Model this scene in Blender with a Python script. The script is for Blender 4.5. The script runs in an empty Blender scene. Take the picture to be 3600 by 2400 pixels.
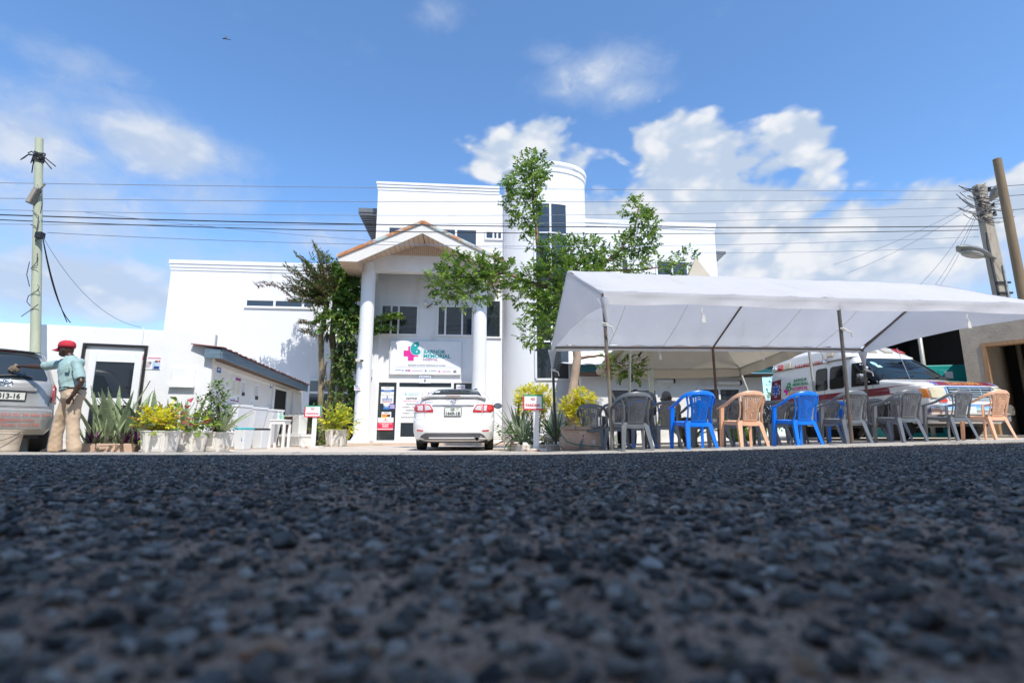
import bpy, bmesh, math, random
import numpy as np
from mathutils import Vector, Matrix
R = math.radians
rnd = random.Random(7)
sc = bpy.context.scene
COL = sc.collection

# ------------------------------------------------------------------ camera
F, CX, CY, HZ, CAMZ = 1806.0, 1800.0, 1200.0, 1530.6, 0.32   # photograph pixels (3600 x 2400)
PITCH = math.atan((HZ - CY) / F)
SP, CP = math.sin(PITCH), math.cos(PITCH)
cd = bpy.data.cameras.new('camera'); cam = bpy.data.objects.new('camera', cd); COL.objects.link(cam)
cam.location = (0, 0, CAMZ); cam.rotation_euler = (math.pi / 2 + PITCH, 0, 0)
cd.sensor_width = 36; cd.lens = 36 * F / 3600; cd.clip_start = 0.01; cd.clip_end = 3000
cd.dof.use_dof = True; cd.dof.focus_distance = 11.0; cd.dof.aperture_fstop = 3.4
sc.camera = cam

# ------------------------------------------------------------------ light
SUN_EL, SUN_AZ = R(54.5), R(180 - 24)          # azimuth clockwise from +Y
sdir = Vector((math.cos(SUN_EL) * math.sin(SUN_AZ), math.cos(SUN_EL) * math.cos(SUN_AZ), math.sin(SUN_EL)))
sl = bpy.data.lights.new('sun', 'SUN'); sl.energy = 2.0; sl.angle = R(0.53); sl.color = (1.0, 0.955, 0.88)
so = bpy.data.objects.new('sun', sl); COL.objects.link(so); so.location = sdir * 50
so.rotation_euler = (-sdir).to_track_quat('-Z', 'Y').to_euler()
sc.view_settings.view_transform = 'Standard'; sc.view_settings.look = 'None'
sc.view_settings.gamma = 1.0; sc.view_settings.exposure = 1.36
sc.view_settings.use_curve_mapping = False
sc.render.film_transparent = False
sc.cycles.use_denoising = True
sc.cycles.max_bounces = 7; sc.cycles.diffuse_bounces = 6; sc.cycles.transparent_max_bounces = 8

def ray(u, v):
    xc = (u - CX) / F; yc = (CY - v) / F
    return Vector((xc, CP - SP * yc, SP + CP * yc))
def at(u, v, Y):
    d = ray(u, v); k = Y / d.y
    return Vector((d.x * k, Y, CAMZ + d.z * k))

# ------------------------------------------------------------------ sky with clouds (world)
w = bpy.data.worlds.new('World'); sc.world = w; w.use_nodes = True
nt = w.node_tree; nt.nodes.clear()
def N(t, **kw):
    n = nt.nodes.new(t)
    for k, v in kw.items(): setattr(n, k, v)
    return n
def L(a, b): nt.links.new(a, b)
def MA(op, a, b=None, c=None, clamp=False):
    n = N('ShaderNodeMath', operation=op, use_clamp=clamp)
    for i, q in enumerate((a, b, c)):
        if q is None: continue
        if isinstance(q, (int, float)): n.inputs[i].default_value = q
        else: L(q, n.inputs[i])
    return n.outputs[0]
def build_sky():
    out = N('ShaderNodeOutputWorld'); bg = N('ShaderNodeBackground'); bg.inputs[1].default_value = 0.095; w.cycles.sampling_method = 'MANUAL'; w.cycles.sample_map_resolution = 256
    sky = N('ShaderNodeTexSky', sky_type='NISHITA', sun_disc=False)
    sky.sun_elevation = SUN_EL; sky.sun_rotation = SUN_AZ
    sky.altitude = 900; sky.air_density = 1.0; sky.dust_density = 0.8; sky.ozone_density = 3.0
    tc = N('ShaderNodeTexCoord'); nrm = N('ShaderNodeVectorMath', operation='NORMALIZE'); L(tc.outputs['Generated'], nrm.inputs[0])
    sep = N('ShaderNodeSeparateXYZ'); L(nrm.outputs[0], sep.inputs[0])
    az = MA('ARCTAN2', sep.outputs[0], sep.outputs[1]); el = MA('ARCSINE', sep.outputs[2])
    # big and small billow noise in direction space
    mp = N('ShaderNodeMapping'); mp.inputs['Scale'].default_value = (1, 1, 1.5); L(nrm.outputs[0], mp.inputs[0])
    def noise(scale, det, rough, off, dist=0.0):
        m2 = N('ShaderNodeVectorMath', operation='ADD'); L(mp.outputs[0], m2.inputs[0]); m2.inputs[1].default_value = off
        n = N('ShaderNodeTexNoise'); n.inputs['Scale'].default_value = scale; n.inputs['Detail'].default_value = det
        n.inputs['Roughness'].default_value = rough; n.inputs['Distortion'].default_value = dist; L(m2.outputs[0], n.inputs['Vector']); return n.outputs[0]
    n1 = noise(7.0, 7, 0.58, (3.1, 0.7, 1.9), 0.25); n2 = noise(3.2, 5, 0.55, (9.3, 2.2, 4.4)); n3 = noise(19.0, 5, 0.62, (1.3, 5.2, 0.4), 0.4)
    # billowed edge noise: voronoi rounded lumps
    vo = N('ShaderNodeTexVoronoi', feature='SMOOTH_F1'); vo.inputs['Scale'].default_value = 13.0; vo.inputs['Smoothness'].default_value = 0.6
    try: vo.inputs['Detail'].default_value = 2.0; vo.inputs['Roughness'].default_value = 0.55
    except Exception: pass
    wv = N('ShaderNodeVectorMath', operation='MULTIPLY_ADD')
    nc = N('ShaderNodeTexNoise'); nc.inputs['Scale'].default_value = 6.0; nc.inputs['Detail'].default_value = 4; L(mp.outputs[0], nc.inputs['Vector'])
    L(nc.outputs['Color'], wv.inputs[0]); wv.inputs[1].default_value = (0.09, 0.09, 0.09); L(mp.outputs[0], wv.inputs[2]); L(wv.outputs[0], vo.inputs['Vector'])
    lump = MA('SUBTRACT', 0.62, vo.outputs['Distance'])
    # (u, v, ru, rv, weight, softness 1 = wispy)   photograph pixels -> directions
    blobs = [(90, 520, 300, 210, .74, 1), (540, 500, 250, 115, .98, 1), (150, 760, 480, 200, .74, 1), (330, 250, 330, 80, .44, 1), (450, 370, 280, 90, .5, 1),
             (240, 1000, 520, 170, .92, 1), (760, 700, 230, 110, .5, 1), (1160, 850, 260, 110, .62, 1), (830, 560, 140, 80, .5, 1), (950, 980, 420, 120, .55, 1),
             (2080, 250, 200, 100, .66, 1), (1950, 195, 110, 60, .5, 1), (2190, 320, 120, 60, .5, 1), (1530, 50, 90, 70, .4, 1),
             (1850, 545, 250, 130, 1.0, 0), (1900, 470, 120, 85, .9, 0), (1690, 590, 130, 60, .7, 0), (2010, 560, 90, 70, .8, 0),
             (2430, 590, 270, 210, 1.12, 0), (2300, 500, 120, 90, .95, 0), (2800, 480, 190, 120, 1.05, 0), (2650, 560, 170, 130, .95, 0), (2880, 560, 120, 80, .8, 0), (2130, 770, 220, 110, .9, 0),
             (2560, 800, 480, 190, 1.15, 0), (3180, 820, 560, 190, 1.15, 0), (3500, 740, 330, 160, 1.05, 0), (2900, 870, 600, 170, 1.15, 0), (3620, 620, 230, 90, .8, 0), (2950, 960, 900, 190, 1.0, 1), (2200, 930, 500, 150, .8, 1)]
    tot = None; soft = None
    ae = N('ShaderNodeCombineXYZ'); L(az, ae.inputs[0]); L(el, ae.inputs[1])
    for (u, v, ru, rv, wt, sf) in blobs:
        d = ray(u, v).normalized(); a0 = math.atan2(d.x, d.y); e0 = math.asin(d.z)
        d1 = ray(u + ru, v).normalized(); d2 = ray(u, v - rv).normalized()
        ra = abs(math.atan2(d1.x, d1.y) - a0) * 1.9; re = abs(math.asin(d2.z) - e0) * 1.9
        p = N('ShaderNodeVectorMath', operation='MULTIPLY_ADD'); L(ae.outputs[0], p.inputs[0]); p.inputs[1].default_value = (1 / ra, 1 / re, 0); p.inputs[2].default_value = (-a0 / ra, -e0 / re, 0)
        ln = N('ShaderNodeVectorMath', operation='LENGTH'); L(p.outputs[0], ln.inputs[0])
        mr = N('ShaderNodeMapRange', interpolation_type='SMOOTHSTEP'); L(ln.outputs['Value'], mr.inputs[0]); mr.inputs[1].default_value = 1.0; mr.inputs[2].default_value = 0.0; mr.inputs[3].default_value = 0.0; mr.inputs[4].default_value = wt
        g = mr.outputs[0]
        if sf: soft = g if soft is None else MA('MAXIMUM', soft, g)
        else: tot = g if tot is None else MA('MAXIMUM', tot, g)
    # puffy cumulus: crisp billowed edge
    edge = MA('ADD', MA('MULTIPLY', MA('SUBTRACT', n1, 0.5), 1.05), MA('MULTIPLY', lump, 0.55))
    cum = MA('ADD', MA('MULTIPLY', tot, 1.16), edge)
    mr = N('ShaderNodeMapRange', interpolation_type='SMOOTHSTEP'); L(cum, mr.inputs[0]); mr.inputs[1].default_value = 0.42; mr.inputs[2].default_value = 0.74
    cumd = mr.outputs[0]
    wsp = MA('ADD', soft, MA('MULTIPLY', MA('SUBTRACT', n1, 0.5), 0.75))
    wsp = MA('ADD', wsp, MA('ADD', MA('MULTIPLY', MA('SUBTRACT', n2, 0.5), 0.35), MA('MULTIPLY', MA('SUBTRACT', n3, 0.5), 0.5)))
    m3 = N('ShaderNodeMapRange', interpolation_type='SMOOTHSTEP'); L(wsp, m3.inputs[0]); m3.inputs[1].default_value = 0.10; m3.inputs[2].default_value = 0.90
    wspd = MA('MULTIPLY', m3.outputs[0], 0.82)
    # the same broken cloud goes on around and behind
    back = N('ShaderNodeMapRange', interpolation_type='SMOOTHSTEP'); L(MA('ABSOLUTE', az), back.inputs[0]); back.inputs[1].default_value = 0.85; back.inputs[2].default_value = 1.25
    lowb = N('ShaderNodeMapRange'); L(el, lowb.inputs[0]); lowb.inputs[1].default_value = 0.75; lowb.inputs[2].default_value = 0.05; lowb.inputs[3].default_value = 0.0; lowb.inputs[4].default_value = 0.5
    g2 = MA('ADD', MA('MULTIPLY', n2, 0.9), MA('ADD', MA('MULTIPLY', lowb.outputs[0], 0.55), MA('MULTIPLY', MA('SUBTRACT', n1, .5), 0.6)))
    m4 = N('ShaderNodeMapRange', interpolation_type='SMOOTHSTEP'); L(g2, m4.inputs[0]); m4.inputs[1].default_value = 0.55; m4.inputs[2].default_value = 0.95
    oth = MA('MULTIPLY', m4.outputs[0], back.outputs[0])
    dens = MA('MAXIMUM', MA('MAXIMUM', cumd, MA('MULTIPLY', MA('SUBTRACT', wspd, .45, clamp=True), 1.5)), oth, clamp=True)
    # cloud colour: bright tops, blue-grey bodies
    shade = MA('ADD', MA('ADD', MA('MULTIPLY', n2, .75), MA('MULTIPLY', n3, 0.4)), MA('MULTIPLY', lump, 0.8))
    m5 = N('ShaderNodeMapRange', interpolation_type='SMOOTHSTEP'); L(shade, m5.inputs[0]); m5.inputs[1].default_value = 0.20; m5.inputs[2].default_value = 0.68
    cmix = N('ShaderNodeMix', data_type='RGBA'); L(m5.outputs[0], cmix.inputs[0])
    cmix.inputs[6].default_value = (2.2, 2.65, 3.35, 1); cmix.inputs[7].default_value = (3.6, 3.7, 3.9, 1)
    # sky colour slightly lifted
    gam = N('ShaderNodeMix', data_type='RGBA', blend_type='MULTIPLY'); gam.inputs[0].default_value = 1.0
    L(sky.outputs[0], gam.inputs[6]); gam.inputs[7].default_value = (0.80, 1.0, 1.12, 1)
    veil = N('ShaderNodeMix', data_type='RGBA'); L(MA('MULTIPLY', wspd, 1.0, clamp=True), veil.inputs[0]); L(gam.outputs[2], veil.inputs[6]); veil.inputs[7].default_value = (2.35, 2.75, 3.45, 1)
    fin = N('ShaderNodeMix', data_type='RGBA'); L(dens, fin.inputs[0]); L(veil.outputs[2], fin.inputs[6]); L(cmix.outputs[2], fin.inputs[7])
    L(fin.outputs[2], bg.inputs[0]); L(bg.outputs[0], out.inputs[0])
build_sky()

# ------------------------------------------------------------------ materials
MATS = {}
def M(name, col, rough=0.6, metal=0.0, var=0.08, vs=6.0, bump=0.0, bs=60.0, spec=0.5, coat=0.0, dirt=None, dirt_lo=0.55, dirt_hi=0.8, ds=1.2, trans=0.0, ior=1.45, rand=0.0, transl=0.0, stretch=None, emis=None):
    if name in MATS: return MATS[name]
    m = bpy.data.materials.new(name); m.use_nodes = True; t = m.node_tree; p = t.nodes['Principled BSDF']
    lk = t.links.new
    p.inputs['Roughness'].default_value = rough; p.inputs['Metallic'].default_value = metal
    p.inputs['Specular IOR Level'].default_value = spec; p.inputs['Coat Weight'].default_value = coat
    if coat: p.inputs['Coat Roughness'].default_value = 0.06
    p.inputs['Transmission Weight'].default_value = trans; p.inputs['IOR'].default_value = ior
    tc = t.nodes.new('ShaderNodeTexCoord'); vec = tc.outputs['Object']
    if stretch:
        mpn = t.nodes.new('ShaderNodeMapping'); mpn.inputs['Scale'].default_value = stretch; lk(vec, mpn.inputs[0]); vec = mpn.outputs[0]
    cur = None
    base = (*col, 1)
    if var > 0:
        n = t.nodes.new('ShaderNodeTexNoise'); n.inputs['Scale'].default_value = vs; n.inputs['Detail'].default_value = 6; n.inputs['Roughness'].default_value = 0.6; lk(vec, n.inputs['Vector'])
        r = t.nodes.new('ShaderNodeMapRange'); lk(n.outputs[0], r.inputs[0]); r.inputs[1].default_value = 0.3; r.inputs[2].default_value = 0.7
        x = t.nodes.new('ShaderNodeMix'); x.data_type = 'RGBA'; lk(r.outputs[0], x.inputs[0])
        x.inputs[6].default_value = (*[c * (1 - var) for c in col], 1); x.inputs[7].default_value = (*[min(1, c * (1 + var)) for c in col], 1)
        cur = x.outputs[2]
        rr = t.nodes.new('ShaderNodeMapRange'); lk(n.outputs[0], rr.inputs[0]); rr.inputs[3].default_value = max(0, rough - .08); rr.inputs[4].default_value = min(1, rough + .08); lk(rr.outputs[0], p.inputs['Roughness'])
    if dirt:
        n = t.nodes.new('ShaderNodeTexNoise'); n.inputs['Scale'].default_value = ds; n.inputs['Detail'].default_value = 8; n.inputs['Roughness'].default_value = 0.68; lk(vec, n.inputs['Vector'])
        r = t.nodes.new('ShaderNodeMapRange'); r.interpolation_type = 'SMOOTHSTEP'; lk(n.outputs[0], r.inputs[0]); r.inputs[1].default_value = dirt_lo; r.inputs[2].default_value = dirt_hi
        x = t.nodes.new('ShaderNodeMix'); x.data_type = 'RGBA'; lk(r.outputs[0], x.inputs[0])
        if cur: lk(cur, x.inputs[6])
        else: x.inputs[6].default_value = base
        x.inputs[7].default_value = (*dirt, 1); cur = x.outputs[2]
    if rand > 0:
        oi = t.nodes.new('ShaderNodeObjectInfo'); h = t.nodes.new('ShaderNodeHueSaturation')
        r = t.nodes.new('ShaderNodeMapRange'); lk(oi.outputs['Random'], r.inputs[0]); r.inputs[3].default_value = 1 - rand; r.inputs[4].default_value = 1 + rand
        lk(r.outputs[0], h.inputs['Value'])
        if cur: lk(cur, h.inputs['Color'])
        else: h.inputs['Color'].default_value = base
        cur = h.outputs[0]
    if cur: lk(cur, p.inputs['Base Color'])
    else: p.inputs['Base Color'].default_value = base
    if bump > 0:
        n = t.nodes.new('ShaderNodeTexNoise'); n.inputs['Scale'].default_value = bs; n.inputs['Detail'].default_value = 5; lk(vec, n.inputs['Vector'])
        b = t.nodes.new('ShaderNodeBump'); b.inputs['Strength'].default_value = bump; b.inputs['Distance'].default_value = 0.02; lk(n.outputs[0], b.inputs['Height']); lk(b.outputs[0], p.inputs['Normal'])
    if transl > 0:
        tr = t.nodes.new('ShaderNodeBsdfTranslucent'); mx = t.nodes.new('ShaderNodeMixShader'); mx.inputs[0].default_value = transl
        if cur: lk(cur, tr.inputs[0])
        else: tr.inputs[0].default_value = base
        o = t.nodes['Material Output']; lk(p.outputs[0], mx.inputs[1]); lk(tr.outputs[0], mx.inputs[2]); lk(mx.outputs[0], o.inputs[0])
    if emis:
        p.inputs['Emission Color'].default_value = (*emis[0], 1); p.inputs['Emission Strength'].default_value = emis[1]
    MATS[name] = m; return m

WALL = M('white_plaster', (.75, .75, .755), .75, var=.03, vs=1.5, bump=.12, bs=35, dirt=(.60, .58, .54), dirt_lo=.54, dirt_hi=.82, ds=1.4, stretch=(1, 1, .28))
WALL2 = M('aged_white_plaster', (.76, .75, .73), .8, var=.05, vs=2, bump=.2, bs=28, dirt=(.55, .50, .43), dirt_lo=.56, dirt_hi=.85, ds=1.1)
TRIM = M('white_frame', (.78, .78, .77), .45, var=.03)
GLASS = M('dark_glass', (.022, .028, .034), .04, var=0, spec=.8, ior=1.62)
GLASS2 = M('tinted_glass', (.026, .034, .038), .05, var=0, spec=.8, ior=1.55)
SOFFIT = M('cream_slat', (.66, .51, .39), .6, var=.08, vs=9, rand=.04)
RUST = M('rusty_roof_sheet', (.50, .62, .60), .5, var=.08, dirt=(.52, .20, .06), dirt_lo=.40, dirt_hi=.56, ds=1.3, bump=.1)
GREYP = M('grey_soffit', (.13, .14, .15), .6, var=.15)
BLUEGREY = M('weathered_blue_fascia', (.13, .19, .24), .65, var=.25, vs=5, stretch=(1, .25, 6), bump=.1)
BROWN = M('brown_timber', (.16, .10, .07), .7, var=.2, stretch=(1, 1, 8))
TEAL = M('teal_fascia', (.02, .11, .12), .5, var=.1)
CONC = M('grey_concrete', (.40, .345, .27), .9, var=.18, vs=2.2, bump=.5, bs=22, dirt=(.28, .245, .2), dirt_lo=.5, dirt_hi=.8, ds=.9)
PALECONC = M('pale_concrete', (.44, .405, .35), .9, var=.25, vs=30, bump=1.0, bs=90, dirt=(.34, .31, .27), dirt_lo=.55, dirt_hi=.75, ds=4)
TILE = M('terracotta_paving', (.60, .45, .35), .6, var=.12, vs=3, bump=.15, bs=40, dirt=(.46, .40, .33), dirt_lo=.45, dirt_hi=.7, ds=1.4)
LOT = M('sandy_paving', (.58, .50, .42), .85, var=.15, vs=2.0, bump=.4, bs=50, dirt=(.44, .38, .32), dirt_lo=.5, dirt_hi=.75, ds=1.3)
DARK = M('black_void', (.012, .012, .013), .8, var=0)
BLACKP = M('black_plastic', (.02, .02, .022), .45, var=.1)
RUBBER = M('tyre_rubber', (.028, .027, .026), .8, var=.2, bump=.3, bs=60, dirt=(.10, .085, .07), dirt_lo=.5, dirt_hi=.8, ds=5)
CHROME = M('chrome', (.75, .75, .76), .12, metal=1, var=0)
STEEL = M('grey_steel', (.38, .38, .38), .4, metal=.7, var=.1)
RUSTPOLE = M('rusty_steel_pole', (.13, .115, .10), .55, metal=.3, var=.2, vs=14, dirt=(.20, .105, .065), dirt_lo=.48, dirt_hi=.62, ds=3)
GALV = M('galvanised_pole', (.40, .40, .36), .5, metal=.3, var=.15, vs=12)
FABRIC = M('white_tent_fabric', (.76, .76, .79), .75, var=.03, vs=2, transl=.5, dirt=(.62, .60, .56), dirt_lo=.56, dirt_hi=.8, ds=1.6, bump=.8, bs=5, stretch=(1, .45, 1))
FABRIC2 = M('cream_tent_fabric', (.58, .52, .42), .8, var=.06, vs=2, transl=.22, dirt=(.48, .42, .33), dirt_lo=.5, dirt_hi=.8, ds=1.0)
ROPE = M('white_rope', (.7, .68, .62), .9, var=.1)
PAPER = M('white_print', (.80, .80, .80), .55, var=.02)
SIGNW = M('sign_white', (.78, .80, .82), .35, var=.02, dirt=(.68, .70, .72), dirt_lo=.5, dirt_hi=.8, ds=.8)
RED = M('print_red', (.62, .03, .05), .5, var=.05)
MAGENTA = M('print_magenta', (.70, .03, .30), .4, var=.04)
TEALP = M('print_teal', (.02, .34, .36), .4, var=.04)
PURPLE = M('print_purple', (.30, .05, .22), .45, var=.05)
NAVY = M('print_navy', (.02, .04, .25), .5, var=.05)
BLUEP = M('print_blue', (.03, .16, .48), .5, var=.05)
INK = M('print_black', (.02, .02, .025), .5, var=0)
GREYINK = M('print_grey', (.25, .27, .30), .5, var=0)
PINKINK = M('print_pink', (.72, .30, .36), .5, var=0)
GREENP = M('print_green', (.03, .30, .14), .5, var=.04)
GOLDP = M('print_gold', (.72, .34, .03), .45, var=.05)

# ------------------------------------------------------------------ mesh helpers
class MB:
    def __init__(s, Mx=None): s.v = []; s.f = []; s.m = []; s.M = Mx
    def add(s, vs, fs, mi=0):
        o = len(s.v)
        for p in vs:
            p = Vector(p)
            s.v.append(s.M @ p if s.M else p)
        for f in fs: s.f.append([o + i for i in f]); s.m.append(mi)
        return s
    def box(s, x0, x1, y0, y1, z0, z1, mi=0):
        return s.add([(x0, y0, z0), (x1, y0, z0), (x1, y1, z0), (x0, y1, z0), (x0, y0, z1), (x1, y0, z1), (x1, y1, z1), (x0, y1, z1)],
                     [(0, 3, 2, 1), (4, 5, 6, 7), (0, 1, 5, 4), (1, 2, 6, 5), (2, 3, 7, 6), (3, 0, 4, 7)], mi)
    def obox(s, a, b, w, h, up=(0, 0, 1), mi=0):     # beam from a to b, w across, h along up
        a, b = Vector(a), Vector(b); d = (b - a).normalized(); up = Vector(up)
        x = d.cross(up).normalized(); u = x.cross(d)
        vs = [p + x * sx * w / 2 + u * sz * h / 2 for p in (a, b) for sx, sz in ((-1, -1), (1, -1), (1, 1), (-1, 1))]
        return s.add(vs, [(0, 1, 2, 3), (7, 6, 5, 4), (0, 4, 5, 1), (1, 5, 6, 2), (2, 6, 7, 3), (3, 7, 4, 0)], mi)
    def loft(s, rings, closed=True, cap=True, mi=0):
        n = len(rings[0]); vs = [p for r in rings for p in r]; fs = []
        for i in range(len(rings) - 1):
            for j in range(n if closed else n - 1):
                k = (j + 1) % n
                fs.append((i * n + j, i * n + k, (i + 1) * n + k, (i + 1) * n + j))
        if cap and closed:
            fs.append(tuple(reversed(range(n)))); fs.append(tuple((len(rings) - 1) * n + j for j in range(n)))
        return s.add(vs, fs, mi)
    def tube(s, pts, r, n=8, cap=True, mi=0, flat=1.0):
        pts = [Vector(p) for p in pts]; rs = r if isinstance(r, (list, tuple)) else [r] * len(pts)
        rings = []; px = None
        for i, p in enumerate(pts):
            d = (pts[min(i + 1, len(pts) - 1)] - pts[max(i - 1, 0)])
            if d.length < 1e-9: d = Vector((0, 0, 1))
            d.normalize()
            if px is None: px = d.orthogonal().normalized() if abs(d.z) > .99 else d.cross(Vector((0, 0, 1))).normalized()
            x = (px - d * px.dot(d)); x = x.normalized() if x.length > 1e-6 else d.orthogonal().normalized(); y = d.cross(x); px = x
            rings.append([p + x * math.cos(2 * math.pi * j / n) * rs[i] + y * math.sin(2 * math.pi * j / n) * rs[i] * flat for j in range(n)])
        return s.loft(rings, True, cap, mi)
    def lathe(s, prof, n=24, c=(0, 0, 0), mi=0, sx=1, sy=1, cap=True):
        c = Vector(c)
        return s.loft([[c + Vector((r * sx * math.cos(2 * math.pi * j / n), r * sy * math.sin(2 * math.pi * j / n), z)) for j in range(n)] for r, z in prof], True, cap, mi)
    def prism(s, poly, vec, mi=0):
        vec = Vector(vec); a = [Vector(p) for p in poly]
        return s.loft([a, [p + vec for p in a]], True, True, mi)
    def sphere(s, c, r, n=12, m=8, mi=0):
        c = Vector(c); rx, ry, rz = r if isinstance(r, (tuple, list)) else (r, r, r)
        return s.loft([[c + Vector((rx * math.sin(math.pi * (i + .02) / (m + .04)) * math.cos(2 * math.pi * j / n), ry * math.sin(math.pi * (i + .02) / (m + .04)) * math.sin(2 * math.pi * j / n), -rz * math.cos(math.pi * i / m))) for j in range(n)] for i in range(m + 1)], True, True, mi)
    def mesh(s, name, mats, smooth=False):
        me = bpy.data.meshes.new(name); me.from_pydata([tuple(p) for p in s.v], [], s.f)
        for m_ in (mats if isinstance(mats, (list, tuple)) else [mats]): me.materials.append(m_)
        if any(s.m): me.polygons.foreach_set('material_index', s.m)
        me.update()
        if smooth:
            me.polygons.foreach_set('use_smooth', [True] * len(me.polygons))
            if smooth is not True: me.set_sharp_from_angle(angle=R(smooth))
        return me
    def build(s, name, mats, parent=None, smooth=False, bevel=0, world=True, recalc=True, solid=0):
        me = s.mesh(name, mats, smooth)
        if recalc:
            bm = bmesh.new(); bm.from_mesh(me); bmesh.ops.recalc_face_normals(bm, faces=bm.faces); bm.to_mesh(me); bm.free()
        o = link(name, me, parent, world)
        if solid:
            md = o.modifiers.new('solid', 'SOLIDIFY'); md.thickness = solid; md.offset = 0
        if bevel:
            md = o.modifiers.new('bevel', 'BEVEL'); md.width = bevel; md.segments = 2; md.limit_method = 'ANGLE'; md.angle_limit = R(50); md.harden_normals = False
        return o
def mw(o):
    m = Matrix.LocRotScale(o.location, o.rotation_euler, o.scale)
    return (mw(o.parent) @ o.matrix_parent_inverse @ m) if o.parent else m
def link(name, data, parent=None, world=True):
    o = bpy.data.objects.new(name, data); COL.objects.link(o)
    if parent is not None:
        o.parent = parent
        if world: o.matrix_parent_inverse = mw(parent).inverted()
    return o
def tag(o, label, cat, group=None):
    o['label'] = label; o['category'] = cat
    if group: o['group'] = group
    return o
def thing(name, label, cat, loc=(0, 0, 0), rz=0.0, group=None):
    o = bpy.data.objects.new(name, None); COL.objects.link(o); o.location = loc; o.rotation_euler = (0, 0, rz); o.empty_display_size = .2
    return tag(o, label, cat, group)
def struct(o): o['kind'] = 'structure'; return o
def dup(root, loc=None, rz=None, label=None, group=None, mat=None, scale=None):
    r = root.copy(); COL.objects.link(r)
    if loc is not None: r.location = loc
    if rz is not None: r.rotation_euler = (0, 0, rz)
    if scale: r.scale = scale
    if label: r['label'] = label
    if group: r['group'] = group
    for ch in list(root.children):
        c = ch.copy(); COL.objects.link(c); c.parent = r
        for g in list(ch.children):
            d = g.copy(); COL.objects.link(d); d.parent = c
    return r
def sstep(a, b, x):
    t = max(0.0, min(1.0, (x - a) / (b - a))); return t * t * (3 - 2 * t)
def lerp(a, b, t): return a + (b - a) * t
def quad_pts(p, q, n): return [Vector(p).lerp(Vector(q), i / n) for i in range(n + 1)]
def sag(a, b, s, n=16):
    a, b = Vector(a), Vector(b); return [a.lerp(b, i / n) - Vector((0, 0, s * 4 * (i / n) * (1 - i / n))) for i in range(n + 1)]
def arc2(cx, cz, r, a0, a1, n): return [(cx + r * math.cos(lerp(a0, a1, i / n)), cz + r * math.sin(lerp(a0, a1, i / n))) for i in range(n + 1)]

# ------------------------------------------------------------------ lettering (built-in font, turned to flat mesh outlines)
_TX = {}
def text(body, h, bold=0.0, shear=0.0, align='CENTER', width=None, space=1.0):
    """2D verts/faces of lettering, cap height ~ h, centred on the origin (or starting there)."""
    key = (body, bold, shear, space)
    if key not in _TX:
        cu = bpy.data.curves.new('lettering', 'FONT'); cu.body = body; cu.size = 1.0; cu.offset = bold; cu.shear = shear; cu.resolution_u = 3; cu.space_character = space; cu.fill_mode = 'FRONT'
        o = bpy.data.objects.new('lettering', cu)
        me = bpy.data.meshes.new_from_object(o)
        vs = [(v.co.x, v.co.y) for v in me.vertices]; fs = [list(p.vertices) for p in me.polygons]
        bpy.data.objects.remove(o); bpy.data.curves.remove(cu); bpy.data.meshes.remove(me)
        _TX[key] = (vs, fs)
    vs, fs = _TX[key]
    xs = [p[0] for p in vs]; x0, x1 = min(xs), max(xs)
    k = h / 0.70; kx = k if width is None else width / (x1 - x0)
    ox = (x0 + x1) / 2 if align == 'CENTER' else x0
    return [((x - ox) * kx, (y - 0.35) * k) for x, y in vs], fs
def put_text(mb, body, c, right, up, h, bold=0.02, mi=0, **kw):
    vs, fs = text(body, h, bold, **kw); c, right, up = Vector(c), Vector(right), Vector(up)
    mb.add([c + right * x + up * y for x, y in vs], fs, mi)

# ================================================================== ground, road, kerb
EDGE = 7.4                                     # far edge of the asphalt
def lot_z(x, y):
    return 0.027 * (math.sqrt(max(0, x) ** 2 + .5) - .7071 if x > 0 else 0) * (1 - .5 * sstep(10, 16, x)) + 0.04 * max(0, min(1, (11 - y) / 3))
def edge_z(x): return lot_z(x, EDGE) + .012
def road_z(x, y):
    t = min(1.0, abs(y) / EDGE)
    return lerp(.215, edge_z(x) if y > 0 else .06, t ** 1.15)
def gz(x, y): return road_z(x, y) if y < EDGE else lot_z(x, y)

def sheet(name, xs, ys, zf, mat, dz=0.0):
    vs = [(x, y, zf(x, y) + dz) for y in ys for x in xs]; n = len(xs)
    fs = [(j * n + i, j * n + i + 1, (j + 1) * n + i + 1, (j + 1) * n + i) for j in range(len(ys) - 1) for i in range(n - 1)]
    return MB().add(vs, fs).build(name, mat, smooth=True)

GROUND = M('earth', (.30, .25, .19), .95, var=.2, vs=.5, bump=.3, bs=10, dirt=(.12, .15, .06), dirt_lo=.5, dirt_hi=.7, ds=.15)
struct(MB().add([(-900, -900, -.12), (900, -900, -.12), (900, 900, -.12), (-900, 900, -.12)], [(0, 1, 2, 3)]).build('ground', GROUND))
xs = [-40, -25] + [-16 + i * .5 for i in range(65)] + [25, 40]
struct(sheet('forecourt', xs, [EDGE + .55 + i * .6 for i in range(26)] + [30], lot_z, LOT))

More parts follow.
